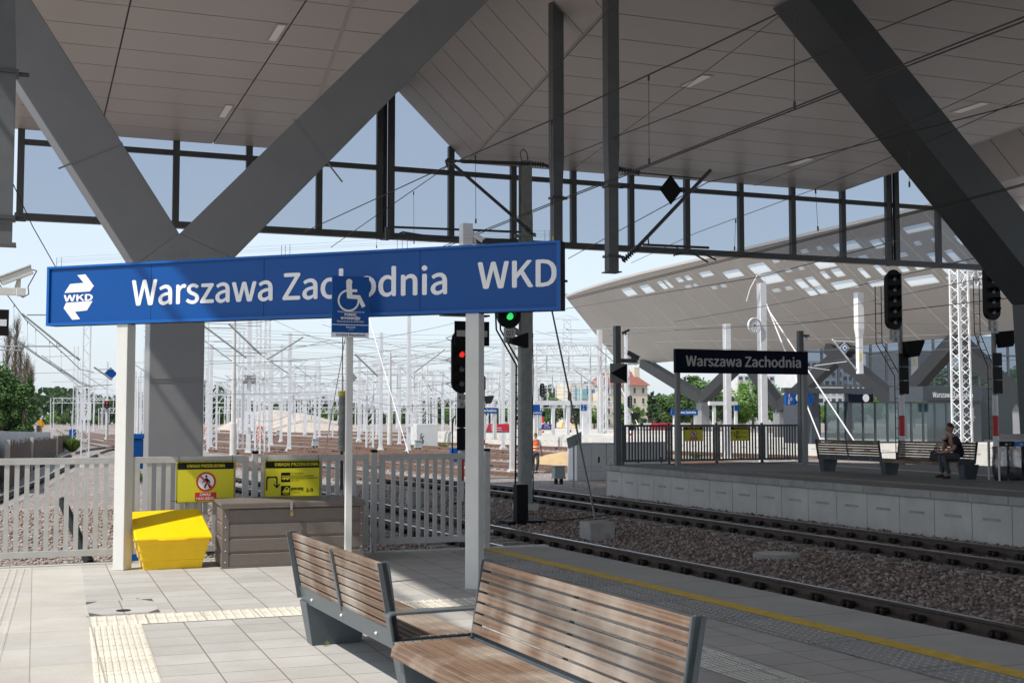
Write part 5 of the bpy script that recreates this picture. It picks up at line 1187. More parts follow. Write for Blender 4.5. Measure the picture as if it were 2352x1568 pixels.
# ================================================================== SIGNALS
def signal(x, y, z0, zh0, zh1, nl, label, rz=0, w=.46, plate=None, mast_off=0, lit=None, hooded=True, ladder=True, red_white=True, matr='black', group='railway colour light signals', boards=2, scale=1, mast_r=.075, hood_side=0, mast_top=None, box=True, boards_z=None, bh=.42):
    t = thing('colour_light_signal', label, 'railway signal', (x, y, z0), rz, group=group); H0, H1 = zh0 - z0, zh1 - z0; r = w / 2
    m = MB(); pts = []
    for i in range(13): a = math.pi * i / 12; pts.append((r * math.cos(a), 0, H1 - r + r * math.sin(a)))
    for i in range(13): a = math.pi + math.pi * i / 12; pts.append((r * math.cos(a), 0, H0 + r + r * math.sin(a)))
    m.prism(pts, (0, .05, 0)); m.prism([(a * .86, .051, H0 + (b - H0) * .94 + .03) for a, _, b in pts], (0, .16, 0)); m.build('signal_head', M[matr], t)
    for i in range(nl):
        z = H1 - r - (H1 - H0 - 2 * r) * i / max(1, nl - 1) if nl > 1 else (H0 + H1) / 2
        mt = 'lens' if not lit or lit[0] != i else lit[1]
        o = MB().lathe((0, -.012, z), [(.085, 0), (.085, .01)], n=16, axis=(0, -1, 0)).build('lens', M[mt], t)
        if hooded:
            m = MB(); k = 9
            for q in range(k):
                a, b = math.pi * (-.1 + 1.2 * q / k), math.pi * (-.1 + 1.2 * (q + 1) / k)
                L = lambda an: .10 + .20 * max(0, math.sin(an))
                m.prism([(.105 * math.cos(a), -.005, z + .105 * math.sin(a)), (.105 * math.cos(b), -.005, z + .105 * math.sin(b)), (.105 * math.cos(b), -L(b), z + .105 * math.sin(b) - .01), (.105 * math.cos(a), -L(a), z + .105 * math.sin(a) - .01)], (0, 0, .006))
            m.build('hood', M[matr], t)
    mo = mast_off; zt = (mast_top - z0) if mast_top is not None else H1 * .98
    m = MB(); m.tube((mo, .2, 0), (mo, .2, zt), mast_r, n=12); m.build('mast', M['galv_dull'], t, smooth='auto')
    m = MB(); m.bar((0, .12, H0 + .05), (mo, .2, H0 - .12), .09, .12); m.box(-.08, .08, .02, .16, H0 - .32, H0 + .02); m.build('bracket', M['galv_dull'], t)
    if box: m = MB(); m.prism([(mo + .02, -.05, H0 - .35), (mo + .50, -.3, H0 - .30), (mo + .50, -.3, H0 - .39), (mo + .34, -.25, H0 - .80), (mo + .10, -.1, H0 - .84)], (0, .26, 0)); m.build('lower_hood', M[matr], t)
    if plate:
        for k, s in enumerate(plate):
            MB().box(-.13, .13, -.03, -.015, H0 - .20 - .2 * k, H0 - .02 - .2 * k).build('number_plate', M['cab_white'], t)
            o = text(s, 'plate_text', M['black'], None, .12, (0, -.032, H0 - .165 - .2 * k), (1, 0, 0), (0, 0, 1), width=.045 * len(s) + .03, height_fit=.11, align='CENTER', lift=.002, bold=.002); o.parent = t
    if red_white:
        zz = H0 - 3.1 if boards_z is None else boards_z - z0
        zb = .0; i = 0
        while zb < zz - .05: MB().tube((mo, .2, zb), (mo, .2, min(zz, zb + .62)), mast_r + .012, n=12).build('mast_band', M['red' if i % 2 else 'white'], t); zb += .62; i += 1
        for k in range(boards): MB().box(mo - .17, mo + .17, .05, .075, zz + .02 + k * bh, zz + bh + k * bh).build('black_board', M['black'], t)
    if ladder:
        m = MB(); lx = -r - .22; b0 = H0 - .4; P0 = [(lx, .3, H1 - .5), (lx, .3, b0), (mo - .16, .3, b0 - 1.0), (mo - .16, .3, 0)]
        for dx in (0, .22): m.path([(a + dx, b, c) for a, b, c in P0], .014, 5)
        for z in [i * .3 for i in range(1, int((b0 - 1) / .3))]: m.tube((mo - .16, .3, z), (mo + .06, .3, z), .008, n=4)
        for z in [b0 + i * .3 for i in range(int((H1 - .5 - b0) / .3))]: m.tube((lx, .3, z), (lx + .22, .3, z), .008, n=4)
        for i in range(4): a = i / 4; m.tube((lx + (mo - .16 - lx) * a, .3, b0 - a), (lx + (mo - .16 - lx) * a + .22, .3, b0 - a), .008, n=4)
        m.build('ladder', M['black'], t)
    MB().box(mo - .28, mo + .28, -.05, .45, -.06, .05).build('base_plate', M['black'], t)
    return t
def at(u, v, y): return gy(u, v, y)
# green signal 027 under the name board
Y = 26.0; pm = at(1198, 1195, Y); hd = at(1163, 755, Y)
s027 = signal(hd.x, Y - .2, -.93, hd.z, hd.z + 1.9, 4, 'black signal showing green with number plate 027 below the name board', mast_off=pm.x - hd.x, plate=('027',), lit=(3, 'signal_green'), w=.54, ladder=False, red_white=False, mast_top=at(1198, 765, Y).z, box=False, mast_r=.085)
Lm = [at(u, v, Y + .1) for u, v in ((1140, 735), (1140, 757), (1186, 838), (1183, 1195))]
m = MB(s027.location)
for dx in (0, .10): m.path([tuple(p + Vector((dx, 0, 0))) for p in ([at(1137, 690, Y + .1)] + Lm[1:])], .020, 6)
for i in range(22): z = -.8 + i * .2; m.tube((Lm[3].x, Y + .1, z), (Lm[3].x + .1, Y + .1, z), .010, n=4)
m.build('ladder', M['black'], s027)
m = MB(s027.location); b = at(1175, 790, Y); c = at(1196, 790, Y); m.prism([(b.x - .12, Y - .35, b.z), (b.x - .12, Y - .35, b.z + .10), (c.x + .05, Y - .35, c.z + .24), (c.x + .05, Y - .35, c.z - .10)], (0, .2, 0)); m.build('support_arm', M['black'], s027)
m = MB(s027.location); m.box(pm.x - .16, pm.x + .12, Y - .12, Y + .12, -.90, -.05); m.box(pm.x - .42, pm.x + .48, Y - .3, Y + .3, -.93, -.84); m.build('base_box', M['black'], s027, bevel=.02)
o = MB().path([tuple(gz(775 + .3418 * x, 1032.4 + .3418 * y, -.87)) for x, y in ((1215, 510), (1170, 440), (1120, 470), (1060, 498))], .014); o = o.build('loose_cable', M['black_rubber']); tag(o, 'loose black cable looping on the gravel left of the signal base', 'cable')
o = MB().path([tuple(gz(775 + .3418 * x, 1032.4 + .3418 * y, -.86)) for x, y in ((1300, 410), (1380, 465), (1460, 475), (1660, 458), (1880, 428))], .014); o = o.build('loose_cable', M['black_rubber']); tag(o, 'thin black cable lying on the gravel from the mast to the track', 'cable')
# red signal M22 behind the right sign post
Y = 32.5; hd = at(1060, 903, Y); ht = at(1060, 757, Y)
s22 = signal(hd.x, Y, -.93, hd.z, ht.z, 4, 'black signal showing red with plate M22, half hidden by the right sign post', w=.56, plate=('M22', 'm'), lit=(1, 'signal_red'), ladder=False, boards=2, boards_z=at(1060, 1035, Y).z, bh=.62, box=True, mast_off=.06)
m = MB(s22.location); a = at(1036, 1000, Y); m.path([tuple(at(u, v, Y)) for u, v in ((1046, 955), (1041, 962), (1039, 980), (1039, 1160))], .02); 
for v0 in (780, 830, 885): m.path([tuple(at(u, v, Y - .3 + (v - v0) * .01)) for u, v in ((1044, v0 + 8), (1024, v0 - 4), (1040, v0 - 9), (1048, v0 - 2))], .008)
m.build('guard_hoops', M['black'], s22)
a, b = at(1044, 793, Y - 1), at(1124, 739, Y - 1)
t = thing('stop_board', 'black board with a white horizontal bar behind the right sign post', 'track sign', (a.x, Y - 1, a.z), group='black track boards with a white bar'); w_ = b.x - a.x; h_ = b.z - a.z
MB().box(0, w_, 0, .02, 0, h_).build('panel', M['black'], t); MB().box(.06 * w_, .94 * w_, -.003, -.001, h_ * .37, h_ * .62).build('white_bar', M['conc_light'], t); MB().tube((w_ * .42, .06, -a.z - .93), (w_ * .42, .06, h_ * 1.25), .035).build('post', M['galv_dull'], t)
MB().box(-.35, w_ * .98, -.1, .25, h_ * 1.2, h_ * 1.27).build('top_grid', M['steel_dark'], t)
# left edge: the same kind of board and the two cctv cameras
Yl = 16.0; b = at(21, 711, Yl); a = at(-30, 770, Yl)
t = thing('stop_board', 'black board with a white horizontal bar cut by the left edge of the photo', 'track sign', (a.x, Yl, a.z), group='black track boards with a white bar'); w_ = b.x - a.x; h_ = b.z - a.z
MB().box(0, w_, 0, .012, 0, h_).build('panel', M['black'], t); MB().box(.06 * w_, .9 * w_, -.003, -.001, h_ * .37, h_ * .62).build('white_bar', M['white'], t); MB().tube((w_ * .15, .05, -a.z - .93), (w_ * .15, .05, h_ * 1.1), .025).build('post', M['post'], t)
def cctv(label, u, v, y, s, elev, az, matr='post', boom=None):
    p = at(u, v, y); t = thing('security_camera', label, 'camera', tuple(p), group='security cameras'); q = Matrix.Rotation(az, 3, 'Z') @ Matrix.Rotation(-elev, 3, 'Y')
    def W(x, y_, z): return q @ Vector((x, y_, z)) * s
    m = MB(); pr = [W(-.16, a, b) for a, b in ((-.045, -.045), (.045, -.045), (.045, .03), (.02, .045), (-.02, .045), (-.045, .03))]; m.prism(pr, W(.34, 0, 0)); m.build('housing', M[matr], t, bevel=.004 * s)
    MB().prism([W(-.17, -.055, .055), W(-.17, .055, .055), W(-.17, .055, .040), W(-.17, -.055, .040)], W(.37, 0, 0)).build('sun_shield', M[matr], t)
    MB().lathe(W(.181, 0, -.005), [(.03 * s, 0), (.03 * s, .006 * s)], n=12, axis=q @ Vector((1, 0, 0))).build('lens', M['black'], t)
    m = MB(); m.prism([W(-.02, -.02, -.046), W(.03, -.02, -.046), (.035 * s, -.02 * s, -.14 * s), (-.03 * s, -.02 * s, -.14 * s)], (0, .04 * s, 0)); m.build('bracket', M[matr], t)
    m = MB(); m.path([W(-.165, 0, 0), W(-.2, 0, -.03), Vector((.11 * s, 0, -.12 * s)), Vector((.12 * s, 0, -.2 * s)), Vector((.06 * s, 0, -.24 * s)), Vector((.0, 0, -.2 * s))], .006 * s); m.build('cable', M['black_rubber'], t)
    if boom: m = MB(); m.box(boom[0] * s, boom[1] * s, -.04 * s, .04 * s, -.22 * s, -.14 * s); m.box(-.005 * s, .085 * s, -.06 * s, .06 * s, -.225 * s, -.1401 * s) ; m.build('wall_box', M[matr], t, bevel=.005 * s)
    return t
cctv('pale security camera on a bracket at the left edge, tilted down to the left', 40, 632, 5.2, .36, R_(-24), R_(180), boom=(-.6, -.01))
o = cctv('white security camera behind the top edge of the name board', 1091, 542, 11.5, .5, R_(-30), R_(-20), matr='galv'); m = MB(); m.box(-.13, -.03, -.02, .1, -.1, .12); m.build('junction_box', M['galv'], o)

# trackside boxes, sand, worker, cabinets
def tbox(u, v, label, z=-1.04, s=1):
    p = gz(u, v, z); t = thing('trackside_box', label, 'equipment box', (p.x, p.y, z), group='grey trackside boxes'); t.scale = (s, s, s)
    m = MB(); m.add([(-.30, -.2, .28), (.30, -.2, .28), (.30, .2, .28), (-.30, .2, .28), (-.27, -.18, .36), (.27, -.18, .36), (.27, .18, .36), (-.27, .18, .36), (-.23, -.16, .8), (.23, -.16, .8), (.23, .16, .8), (-.23, .16, .8)], [(3, 2, 1, 0), (0, 1, 5, 4), (1, 2, 6, 5), (2, 3, 7, 6), (3, 0, 4, 7), (4, 5, 9, 8), (5, 6, 10, 9), (6, 7, 11, 10), (7, 4, 8, 11), (8, 9, 10, 11)])
    m.build('body', M['box_grey'], t, bevel=.015); MB().box(-.28, .28, -.2, .2, .801, .87).build('lid', M['box_grey'], t, bevel=.015)
    m = MB(); m.box(-.18, -.08, -.1, .1, 0, .279); m.box(.08, .18, -.1, .1, 0, .279); m.build('feet', M['black'], t); return t
tbox(1283, 1113, 'pale grey trackside box on black feet in front of the cabinets', s=.8)
for i, (u, v, lab) in enumerate([(960, 1036, 'pair of trackside boxes right of the mast with plate 3 2'), (724, 1031, 'small trackside box below the mast with a cross arm'), (493, 1010, 'small trackside box near the grey column'), (640, 1003, 'distant trackside box in the middle of the yard'), (800, 1027, 'trackside box near the assistance sign')]): tbox(u, v, lab, s=.9)
p = gz(1325, 1105, -1.04); q = gz(1400, 1107, -1.04)
t = thing('white_cabinet', 'row of large white electrical cabinets beside the end of the far platform', 'cabinet', (p.x, p.y, -1.04)); L = 3.35; D_ = .9; Hc = zat(1325, 1017, p.y) + 1.04; ang = 0
for i, (a, b, hh) in enumerate([(0, 1.25, 0), (1.27, 1.87, 0), (1.89, 3.9, .02)]):
    MB().box(a, b, 0, D_, .02, Hc + hh - .05).build('cabinet_body', M['cab_white'], t, bevel=.015); MB().box(a - .02, b + .02, -.03, D_ + .03, Hc + hh - .049, Hc + hh).build('cabinet_roof', M['cab_white'], t, bevel=.01)
m = MB()
for a, b in ((.62, .63), (2.85, 2.86)): m.box(a, b, -.004, -.001, .1, Hc - .1)
for z in (Hc * .25, Hc * .37): m.box(.03, 1.84, -.004, -.001, z, z + .012)
for z in (Hc * .62,): m.box(1.29, 1.85, -.004, -.001, z, z + .012)
m.build('door_gaps', M['galv_dull'], t); m = MB()
for x, z in ((2.6, .52), (3.6, .52), (.9, .55), (1.7, .7), (1.7, .45)): m.box(x, x + .06, -.02, -.001, Hc * z - .1, Hc * z + .12)
m.build('handles', M['black'], t); m = MB()
for x, z in ((.3, .6), (1.1, .6), (1.38, .72), (1.7, .76), (1.38, .42), (1.6, .38)): m.add([(x, -.003, Hc * z), (x + .09, -.003, Hc * z), (x + .045, -.003, Hc * z + .13)], [(0, 1, 2)])
m.build('warning_triangles', M['yellow'], t)
def heap(name, label, c, rx, ry, h, matr, seed=1, cat='sand heap', n=26):
    r = random.Random(seed); m = MB(c); vs = []
    for j in range(n + 1):
        for i in range(n + 1):
            a, b = -1 + 2 * i / n, -1 + 2 * j / n; d = math.sqrt(a * a + b * b); z = h * max(0, 1 - d ** 1.6) * (1 + .12 * math.sin(a * 5 + seed) + .1 * math.sin(b * 7 + 2 * seed)) + r.uniform(-.015, .015) * h
            vs.append(tuple(Vector(c) + Vector((a * rx, b * ry, z - .02))))
    m.add(vs, [(j * (n + 1) + i, j * (n + 1) + i + 1, (j + 1) * (n + 1) + i + 1, (j + 1) * (n + 1) + i) for j in range(n) for i in range(n)])
    o = m.build(name, matr, smooth=True); o.location = c; tag(o, label, cat); return o
p = gz(1290, 1068, -1.04); heap('sand_heap', 'low ochre sand heap left of the white cabinets', (p.x + 1.1, p.y + 2.0, -1.06), 2.8, 2.0, .62, M['sand'], 2)
p = gz(1020, 1012, -1.04); heap('sand_heap', 'long low ochre sand bank right of the white painted footing', (p.x + 5, p.y, -1.06), 6.5, 2.5, .75, M['sand'], 5)
structure(MB().box(18.6, 23.2, 35.2, 41, -1.06, -.99).build('sandy_ground', M['sand']))
p = gz(552, 985, -1.04); heap('rubble_heap', 'left smaller pale rubble heap far in the yard', (p.x + 5, 190, -1.06), 9, 8, zat(560, 957, 190) + 1.3, M['rubble'], 3, 'rubble heap'); heap('rubble_heap', 'right larger pale rubble heap far in the yard', (gy(645, 985, 200).x, 200, -1.06), 11, 9, zat(645, 950, 200) + 1.6, M['rubble'], 4, 'rubble heap')
# concrete block and point machine behind fence
p = gz(775 + .3418 * 550, 1032.4 + .3418 * 372, -.93); t = thing('concrete_block', 'square concrete block behind the shaded fence panel', 'concrete block', (p.x, p.y + .2, -.95)); MB().box(-.26, .26, -.25, .25, 0, .40).build('block', M['conc'], t, bevel=.02)
mh = gz(1550 + 234, 1032.4 + 244, -.9); t = thing('gravel_manhole', 'round concrete manhole cover lying in the gravel between the near tracks', 'manhole cover', (mh.x, mh.y, -.93)); MB().lathe((0, 0, 0), [(.40, -.05), (.40, .06), (.37, .075), (0, .075)], n=32).build('ring', M['conc'], t); MB().lathe((-.02, .02, .076), [(.30, 0), (.30, .008), (0, .008)], n=32).build('cover', M['conc_light'], t)
# small tilted number plate sign on a thin post before the cabinets
p = gz(1318, 1118, -1.0); t = thing('track_number_post', 'thin dark post with a slanted pale number plate in front of the cabinets', 'track sign', (p.x, p.y, -1.0), group='slanted track number plates')
hz = zat(1318, 1000, p.y) + 1; MB().tube((0, 0, 0), (0, 0, hz), .03).build('post', M['galv_dull'], t); m = MB(); m.prism([(-.27, .0, hz - .10), (.0, -.08, hz + .03), (.30, .0, hz + .14), (.30, 0, hz - .26), (-.20, 0, hz - .46)], (0, .02, 0)); m.build('plate', M['box_grey'], t)
tp = text(".5", 'plate_text', M['black'], None, .2, (.02, -.09, hz - .10), (1, 0, 0), (0, 0, 1), height_fit=.12, width=.14, lift=.01); tp.parent = t; tp = text("55", 'plate_text', M['black'], None, .2, (.05, -.09, hz - .28), (1, 0, 0), (0, 0, 1), height_fit=.12, width=.16, lift=.01); tp.parent = t
p = gz(775 + .3418 * 431, 1032.4 + .3418 * 255, -.95); t = thing('track_number_plate', 'small white plate 258 on a thin black stake behind the shaded fence', 'track sign', (p.x, p.y, -.95)); MB().tube((0, 0, 0), (0, 0, .62), .015).build('stake', M['black'], t); MB().box(-.12, .12, -.03, -.016, .55, .72).build('plate', M['white'], t)
tp = text("258", 'plate_text', M['black'], None, .1, (0, -.031, .59), (1, 0, 0), (0, 0, 1), height_fit=.09, width=.17, align='CENTER', lift=.002); tp.parent = t

# ================================================================== FAR PLATFORM THINGS
def name_board(x0, x1, y, z0, z1, txt, label, posts, name='station_name_sign', face='navy', th=.14, zf=0, size=None, tw=None, group=None, pw=.13, tmat='white'):
    t = thing(name, label, 'station sign', (x0, y, zf), group=group); Oo = t.location
    MB(Oo).box(x0, x1, y, y + th, z0, z1).build('board', M['blue_edge' if face == 'blue' else face], t); w = x1 - x0; h = z1 - z0
    MB(Oo).box(x0 + .02 * w * .5, x1 - .02 * w * .5, y - .004, y - .001, z0 + .03, z1 - .03).build('face', M[face], t)
    text(txt, 'lettering', M[tmat], t, h * .55, (x0 + w * (tw[0] if tw else .07), y - .005, z0 + h * .30), (1, 0, 0), (0, 0, 1), bold=.012 * h / .6, width=w * (tw[1] if tw else .87), height_fit=h * .46, lift=.002)
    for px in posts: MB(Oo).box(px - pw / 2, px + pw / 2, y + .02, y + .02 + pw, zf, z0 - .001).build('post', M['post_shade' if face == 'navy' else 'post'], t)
    return t
M['post_shade'] = mat('shade_toned_post_coat', (.26, .26, .255), .5, noise=.06)  # post coat darkened to carry the backlit shade of the far board's posts
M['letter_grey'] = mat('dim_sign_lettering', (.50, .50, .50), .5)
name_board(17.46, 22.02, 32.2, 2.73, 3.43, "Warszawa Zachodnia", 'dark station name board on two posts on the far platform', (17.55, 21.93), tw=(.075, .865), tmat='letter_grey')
for i, (a, b, p, lab) in enumerate([(16.75, 18.22, 16.7, 'far platform fence panel beside the arrow sign'), (18.34, 19.9, 18.28, 'far platform fence panel with the walking figure board'), (20.02, 21.55, 19.96, 'far platform fence panel with the diversion board'), (21.67, 23.02, 21.61, 'far platform fence panel at the right sign post')]):
    fence_panel(a, b, lab, p, y=34.2, z0=.07, z1=1.2, matr=M['fence_shade'] if 'fence_shade' in M else M['steel_dark'], g='fence panels of the far platform', first=.105, sw=.05)  # backlit shade of these panels is put into the darker colour
M['fence_shade'] = M['steel_dark']
wb = warn_board(18.79, 19.45, .69, 1.13, 34.14, 'small yellow warning board with crossed-out figure on the far platform fence', 0, 'yellow warning boards on fences')
wb = warn_board(20.43, 21.10, .69, 1.13, 34.14, 'small yellow diversion board on the far platform fence', 1, 'yellow warning boards on fences')
t = thing('arrow_sign', 'grey post with black arrowhead plate and camera at the tip of the far platform', 'track sign', (16.3, 33.7, 0)); x0 = gy(1412, 900, 33.7).x; x1 = gy(1424, 900, 33.7).x; zt = 4.17
MB(t.location).box(x0, x1, 33.62, 33.80, 0, zt).build('post', M['hanger'], t); a, b = gy(1401, 879, 33.6), gy(1440, 835, 33.6)
MB(t.location).box(a.x, b.x, 33.585, 33.605, a.z, b.z).build('plate', M['galv_dull'], t); m = MB(t.location); m.prism([(a.x + .02, 33.57, (a.z + b.z) / 2), (b.x - .01, 33.57, a.z + .02), (b.x - .01, 33.57, b.z - .02)], (0, .012, 0)); m.build('arrowhead', M['black'], t)
m = MB(t.location); z_ = gy(1430, 828, 33.7).z; m.box(x1, gy(1462, 828, 33.7).x, 33.66, 33.76, z_ - .06, z_ + .06); m.build('bracket', M['hanger'], t)
cctv('dark security camera on the bracket of the arrow sign', 1455, 817, 33.7, 1.15, R_(24), R_(185), matr='hanger'); cctv('small camera near the top of the arrow sign post', 1437, 762, 33.7, .7, R_(25), R_(-30), matr='hanger')
# post with camera behind the far name board
t = thing('camera_post', 'tall grey post with a small camera behind the right end of the far name board', 'post', (22.1, 33.2, 0)); xa, xb = gy(1832, 800, 33.2).x, gy(1842, 800, 33.2).x; MB(t.location).box(xa, xb, 33.1, 33.25, 0, gy(1838, 760, 33.2).z).build('post', M['hanger'], t)
cctv('small dark camera on top of the tall post right of the far name board', 1851, 771, 33.2, .6, R_(-5), R_(-15), matr='hanger')

# ------------------------------------------------------------------ people
def skin(name, verts, edges, radii, matr, parent, sub=2, smooth=True):
    me = bpy.data.meshes.new(name); me.from_pydata([tuple(v) for v in verts], edges, []); o = bpy.data.objects.new(name, me); col.objects.link(o); me.materials.append(matr)
    sk = o.modifiers.new('skin', 'SKIN'); sk.use_smooth_shade = True
    for i, r in enumerate(radii):
        d = me.skin_vertices[0].data[i]; d.radius = (r if isinstance(r, tuple) else (r, r)); d.use_root = (i == 0)
    s = o.modifiers.new('sub', 'SUBSURF'); s.levels = sub; s.render_levels = sub
    bpy.context.view_layer.update(); dg = bpy.context.evaluated_depsgraph_get(); nm_ = bpy.data.meshes.new_from_object(o.evaluated_get(dg)); bpy.data.objects.remove(o)
    nm_.name = name; nm_.materials.clear(); nm_.materials.append(matr); o = bpy.data.objects.new(name, nm_); col.objects.link(o)
    for p in nm_.polygons: p.use_smooth = True
    if parent: o.parent = parent
    return o
def hand(vs, ed, rd, wrist_i, wrist, dirv, up, s=1.0):
    """palm and five fingers rooted at the wrist vertex"""
    d = Vector(dirv).normalized(); u = Vector(up).normalized(); side = d.cross(u).normalized(); pi = len(vs); vs.append(Vector(wrist) + d * .05 * s); rd.append((.032 * s, .02 * s)); ed.append((wrist_i, pi))
    for k, L in ((-1.5, .07), (-.5, .082), (.5, .078), (1.5, .06)):
        b = Vector(wrist) + d * .085 * s + side * k * .019 * s; i = len(vs); vs += [b, b + d * L * .5 * s - u * .012, b + d * L * .85 * s - u * .035]; rd += [.0095, .0088, .0078]; ed += [(pi, i), (i, i + 1), (i + 1, i + 2)]
    b = Vector(wrist) + d * .035 * s + side * .036 * s; i = len(vs); vs += [b, b + d * .035 * s + side * .02 * s - u * .01]; rd += [.012, .0095]; ed += [(pi, i), (i, i + 1)]
def head(c, fwd, parent, s=1.0, hairm='hair', skinm='skin', hair_len=.0):
    c = Vector(c); f = Vector(fwd).normalized(); sd_ = f.cross(Vector((0, 0, 1))).normalized(); u = sd_.cross(f).normalized()
    def W(a, b, z): return c + (f * a + sd_ * b + u * z) * s
    m = MB(parent.location); n, k = 20, 14; vs = [W(0.0, 0, .125)]
    for j in range(1, k):
        th = math.pi * j / k; z = .125 * math.cos(th); 
        for i in range(n):
            an = 2 * math.pi * i / n; rx, ry = .098 * math.sin(th), .076 * math.sin(th)
            if z < 0: ry *= 1 + z * 2.0; rx *= 1 + z * 1.2
            x, y_ = rx * math.cos(an), ry * math.sin(an)
            if z < -.03 and math.cos(an) < 0: x *= .72
            if abs(math.sin(an)) < .3 and math.cos(an) > 0:
                if -.035 < z < .015: x += .018 * (1 - abs(math.sin(an)) / .3) * (1 if z < -.01 else .55)
                if -.10 < z < -.07: x += .006
            if .01 < z < .035 and .25 < abs(math.sin(an)) < .6 and math.cos(an) > 0: x -= .008
            vs.append(W(x, y_, z))
    vs.append(W(.02, 0, -.118)); fs = [(0, 1 + i, 1 + (i + 1) % n) for i in range(n)]
    for j in range(k - 2): fs += [(1 + j * n + i, 1 + (j + 1) * n + i, 1 + (j + 1) * n + (i + 1) % n, 1 + j * n + (i + 1) % n) for i in range(n)]
    L = len(vs) - 1; fs += [(L, 1 + (k - 2) * n + (i + 1) % n, 1 + (k - 2) * n + i) for i in range(n)]
    m.add(vs, fs); return m, W
def seated_person():
    # axes: facing -x (towards the tracks); built in world coordinates around the hip point
    B = Vector((20.50, 23.86, .49)); t = thing('person', 'man in a dark polo shirt sitting on the far bench, hand at his chin', 'person', (20.35, 23.86, 0)); Oo = t.location; B = B - Oo
    f = Vector((-.96, .28, 0)).normalized(); s_ = Vector((0, 0, 1)).cross(f)  # s_ = his left
    def P(a, b, c): return B + f * a + s_ * b + Vector((0, 0, c))
    # trunk with head, neck, arms as one continuous body
    vs = [P(0, 0, 0), P(.02, 0, .14), P(.07, 0, .30), P(.12, 0, .44), P(.15, 0, .52), P(.175, 0, .585)]; rd = [(.15, .125), (.14, .115), (.155, .12), (.13, .095), (.058, .058), (.055, .055)]; ed = [(i, i + 1) for i in range(5)]
    i = len(vs); vs += [P(.13, .19, .43), P(.22, .235, .22), P(.36, .13, .14), P(.47, .0, .12)]; rd += [.062, .05, .042, .034]; ed += [(3, i), (i, i + 1), (i + 1, i + 2), (i + 2, i + 3)]; lw = i + 3
    hand(vs, ed, rd, lw, vs[lw], f * .3 - s_ * .95, Vector((0, 0, 1)))
    i = len(vs); vs += [P(.13, -.19, .43), P(.27, -.18, .23), P(.33, -.13, .19), P(.31, -.06, .43)]; rd += [.062, .05, .042, .032]; ed += [(3, i), (i, i + 1), (i + 1, i + 2), (i + 2, i + 3)]; rw = i + 3
    hand(vs, ed, rd, rw, vs[rw], Vector((0, 0, 1)) - f * .3 + s_ * .3, f)
    body = skin('body', vs, ed, rd, M['skin'], t)
    m, W = head(Oo + P(.20, 0, .70), f * .95 - Vector((0, 0, .28)), t); h = m.build('head', M['skin'], t, smooth=True)
    # hair cap, ears, eyes, beard, mouth
    m = MB(Oo); n = 18
    for j in range(6):
        for i2 in range(n):
            pass
    vs_, fs_ = [], []
    for j in range(7):
        th = math.pi * .5 * j / 6 * 1.05
        for i2 in range(n):
            an = 2 * math.pi * i2 / n; back = -.018 if math.cos(an) > .2 else 0; z = .132 * math.cos(th) + (.0 if math.cos(an) < .2 else .0)
            if math.cos(an) > .2: z = max(z, .062)
            vs_.append(W(.104 * math.sin(th) * math.cos(an) * (.86 if math.cos(an) > .2 else 1), .082 * math.sin(th) * math.sin(an), z))
    fs_ = [(j * n + i2, (j + 1) * n + i2, (j + 1) * n + (i2 + 1) % n, j * n + (i2 + 1) % n) for j in range(6) for i2 in range(n)]
    m.add(vs_, fs_); m.build('hair', M['hair'], t, smooth=True)
    m = MB(Oo)
    for sg in (-1, 1): m.ball(W(-.005, sg * .078, 0), .028, 8, 6)
    m.build('ears', M['skin'], t, smooth=True); m = MB(Oo)
    for sg in (-1, 1): m.ball(W(.082, sg * .030, .018), .010, 8, 6); m.tube(W(.088, sg * .016, .036), W(.080, sg * .045, .036), .005, n=5)
    m.tube(W(.094, -.02, -.062), W(.094, .02, -.062), .005, n=5); m.build('eyes_and_mouth', M['hair'], t)
    # clothes
    vs = [P(-.01, 0, .0), P(.01, 0, .14), P(.06, 0, .30), P(.115, 0, .43), P(.14, 0, .495)]; rd = [(.168, .142), (.162, .135), (.172, .138), (.150, .112), (.070, .070)]; ed = [(i, i + 1) for i in range(4)]
    for sg, e in ((1, P(.19, .225, .27)), (-1, P(.22, -.20, .29))):
        i = len(vs); vs += [P(.13, sg * .19, .43), e]; rd += [.082, .072]; ed += [(3, i), (i, i + 1)]
    skin('polo_shirt', vs, ed, rd, M['shirt_dark'], t)
    for sg, kn, an, toe in ((1, P(.46, .16, .02), P(.30, .14, -.39), None), (-1, P(.44, -.05, .05), P(.38, -.06, -.37), None)):
        vs = [P(-.0, sg * .08, .02), P(.2, sg * .10, .03), kn, kn.lerp(an, .5) + f * .0, an]; rd = [.115, .098, .072, .066, .058]
        skin('trouser_leg', vs, [(0, 1), (1, 2), (2, 3), (3, 4)], rd, M['jeans'], t)
        q = an + Vector((0, 0, -.055)); skin('shoe', [q - f * .03, q + f * .08 - Vector((0, 0, .015)), q + f * .19 - Vector((0, 0, .025))], [(0, 1), (1, 2)], [(.045, .05), (.045, .038), (.036, .026)], M['shoe'], t, sub=2)
    wv = vs = None
    w0 = P(.315, -.07, .405); MB(Oo).lathe(Oo + w0, [(.042, -.02), (.044, 0), (.042, .02)], n=14, axis=Vector((0, 0, 1)) - f * .1).build('wristwatch', M['black'], t, smooth='auto')
    return t
seated_person()
bg_ = thing('handbag', 'black bag on the far bench beside the seated man', 'bag', (20.36, 24.45, .395)); MB().add([(-.11, -.2, 0), (.11, -.2, 0), (.11, .2, 0), (-.11, .2, 0), (-.07, -.17, .2), (.07, -.17, .2), (.07, .17, .23), (-.07, .17, .23)], [(3, 2, 1, 0), (4, 5, 6, 7), (0, 1, 5, 4), (1, 2, 6, 5), (2, 3, 7, 6), (3, 0, 4, 7)]).build('bag_body', M['black_rubber'], bg_, bevel=.03, seg=3)
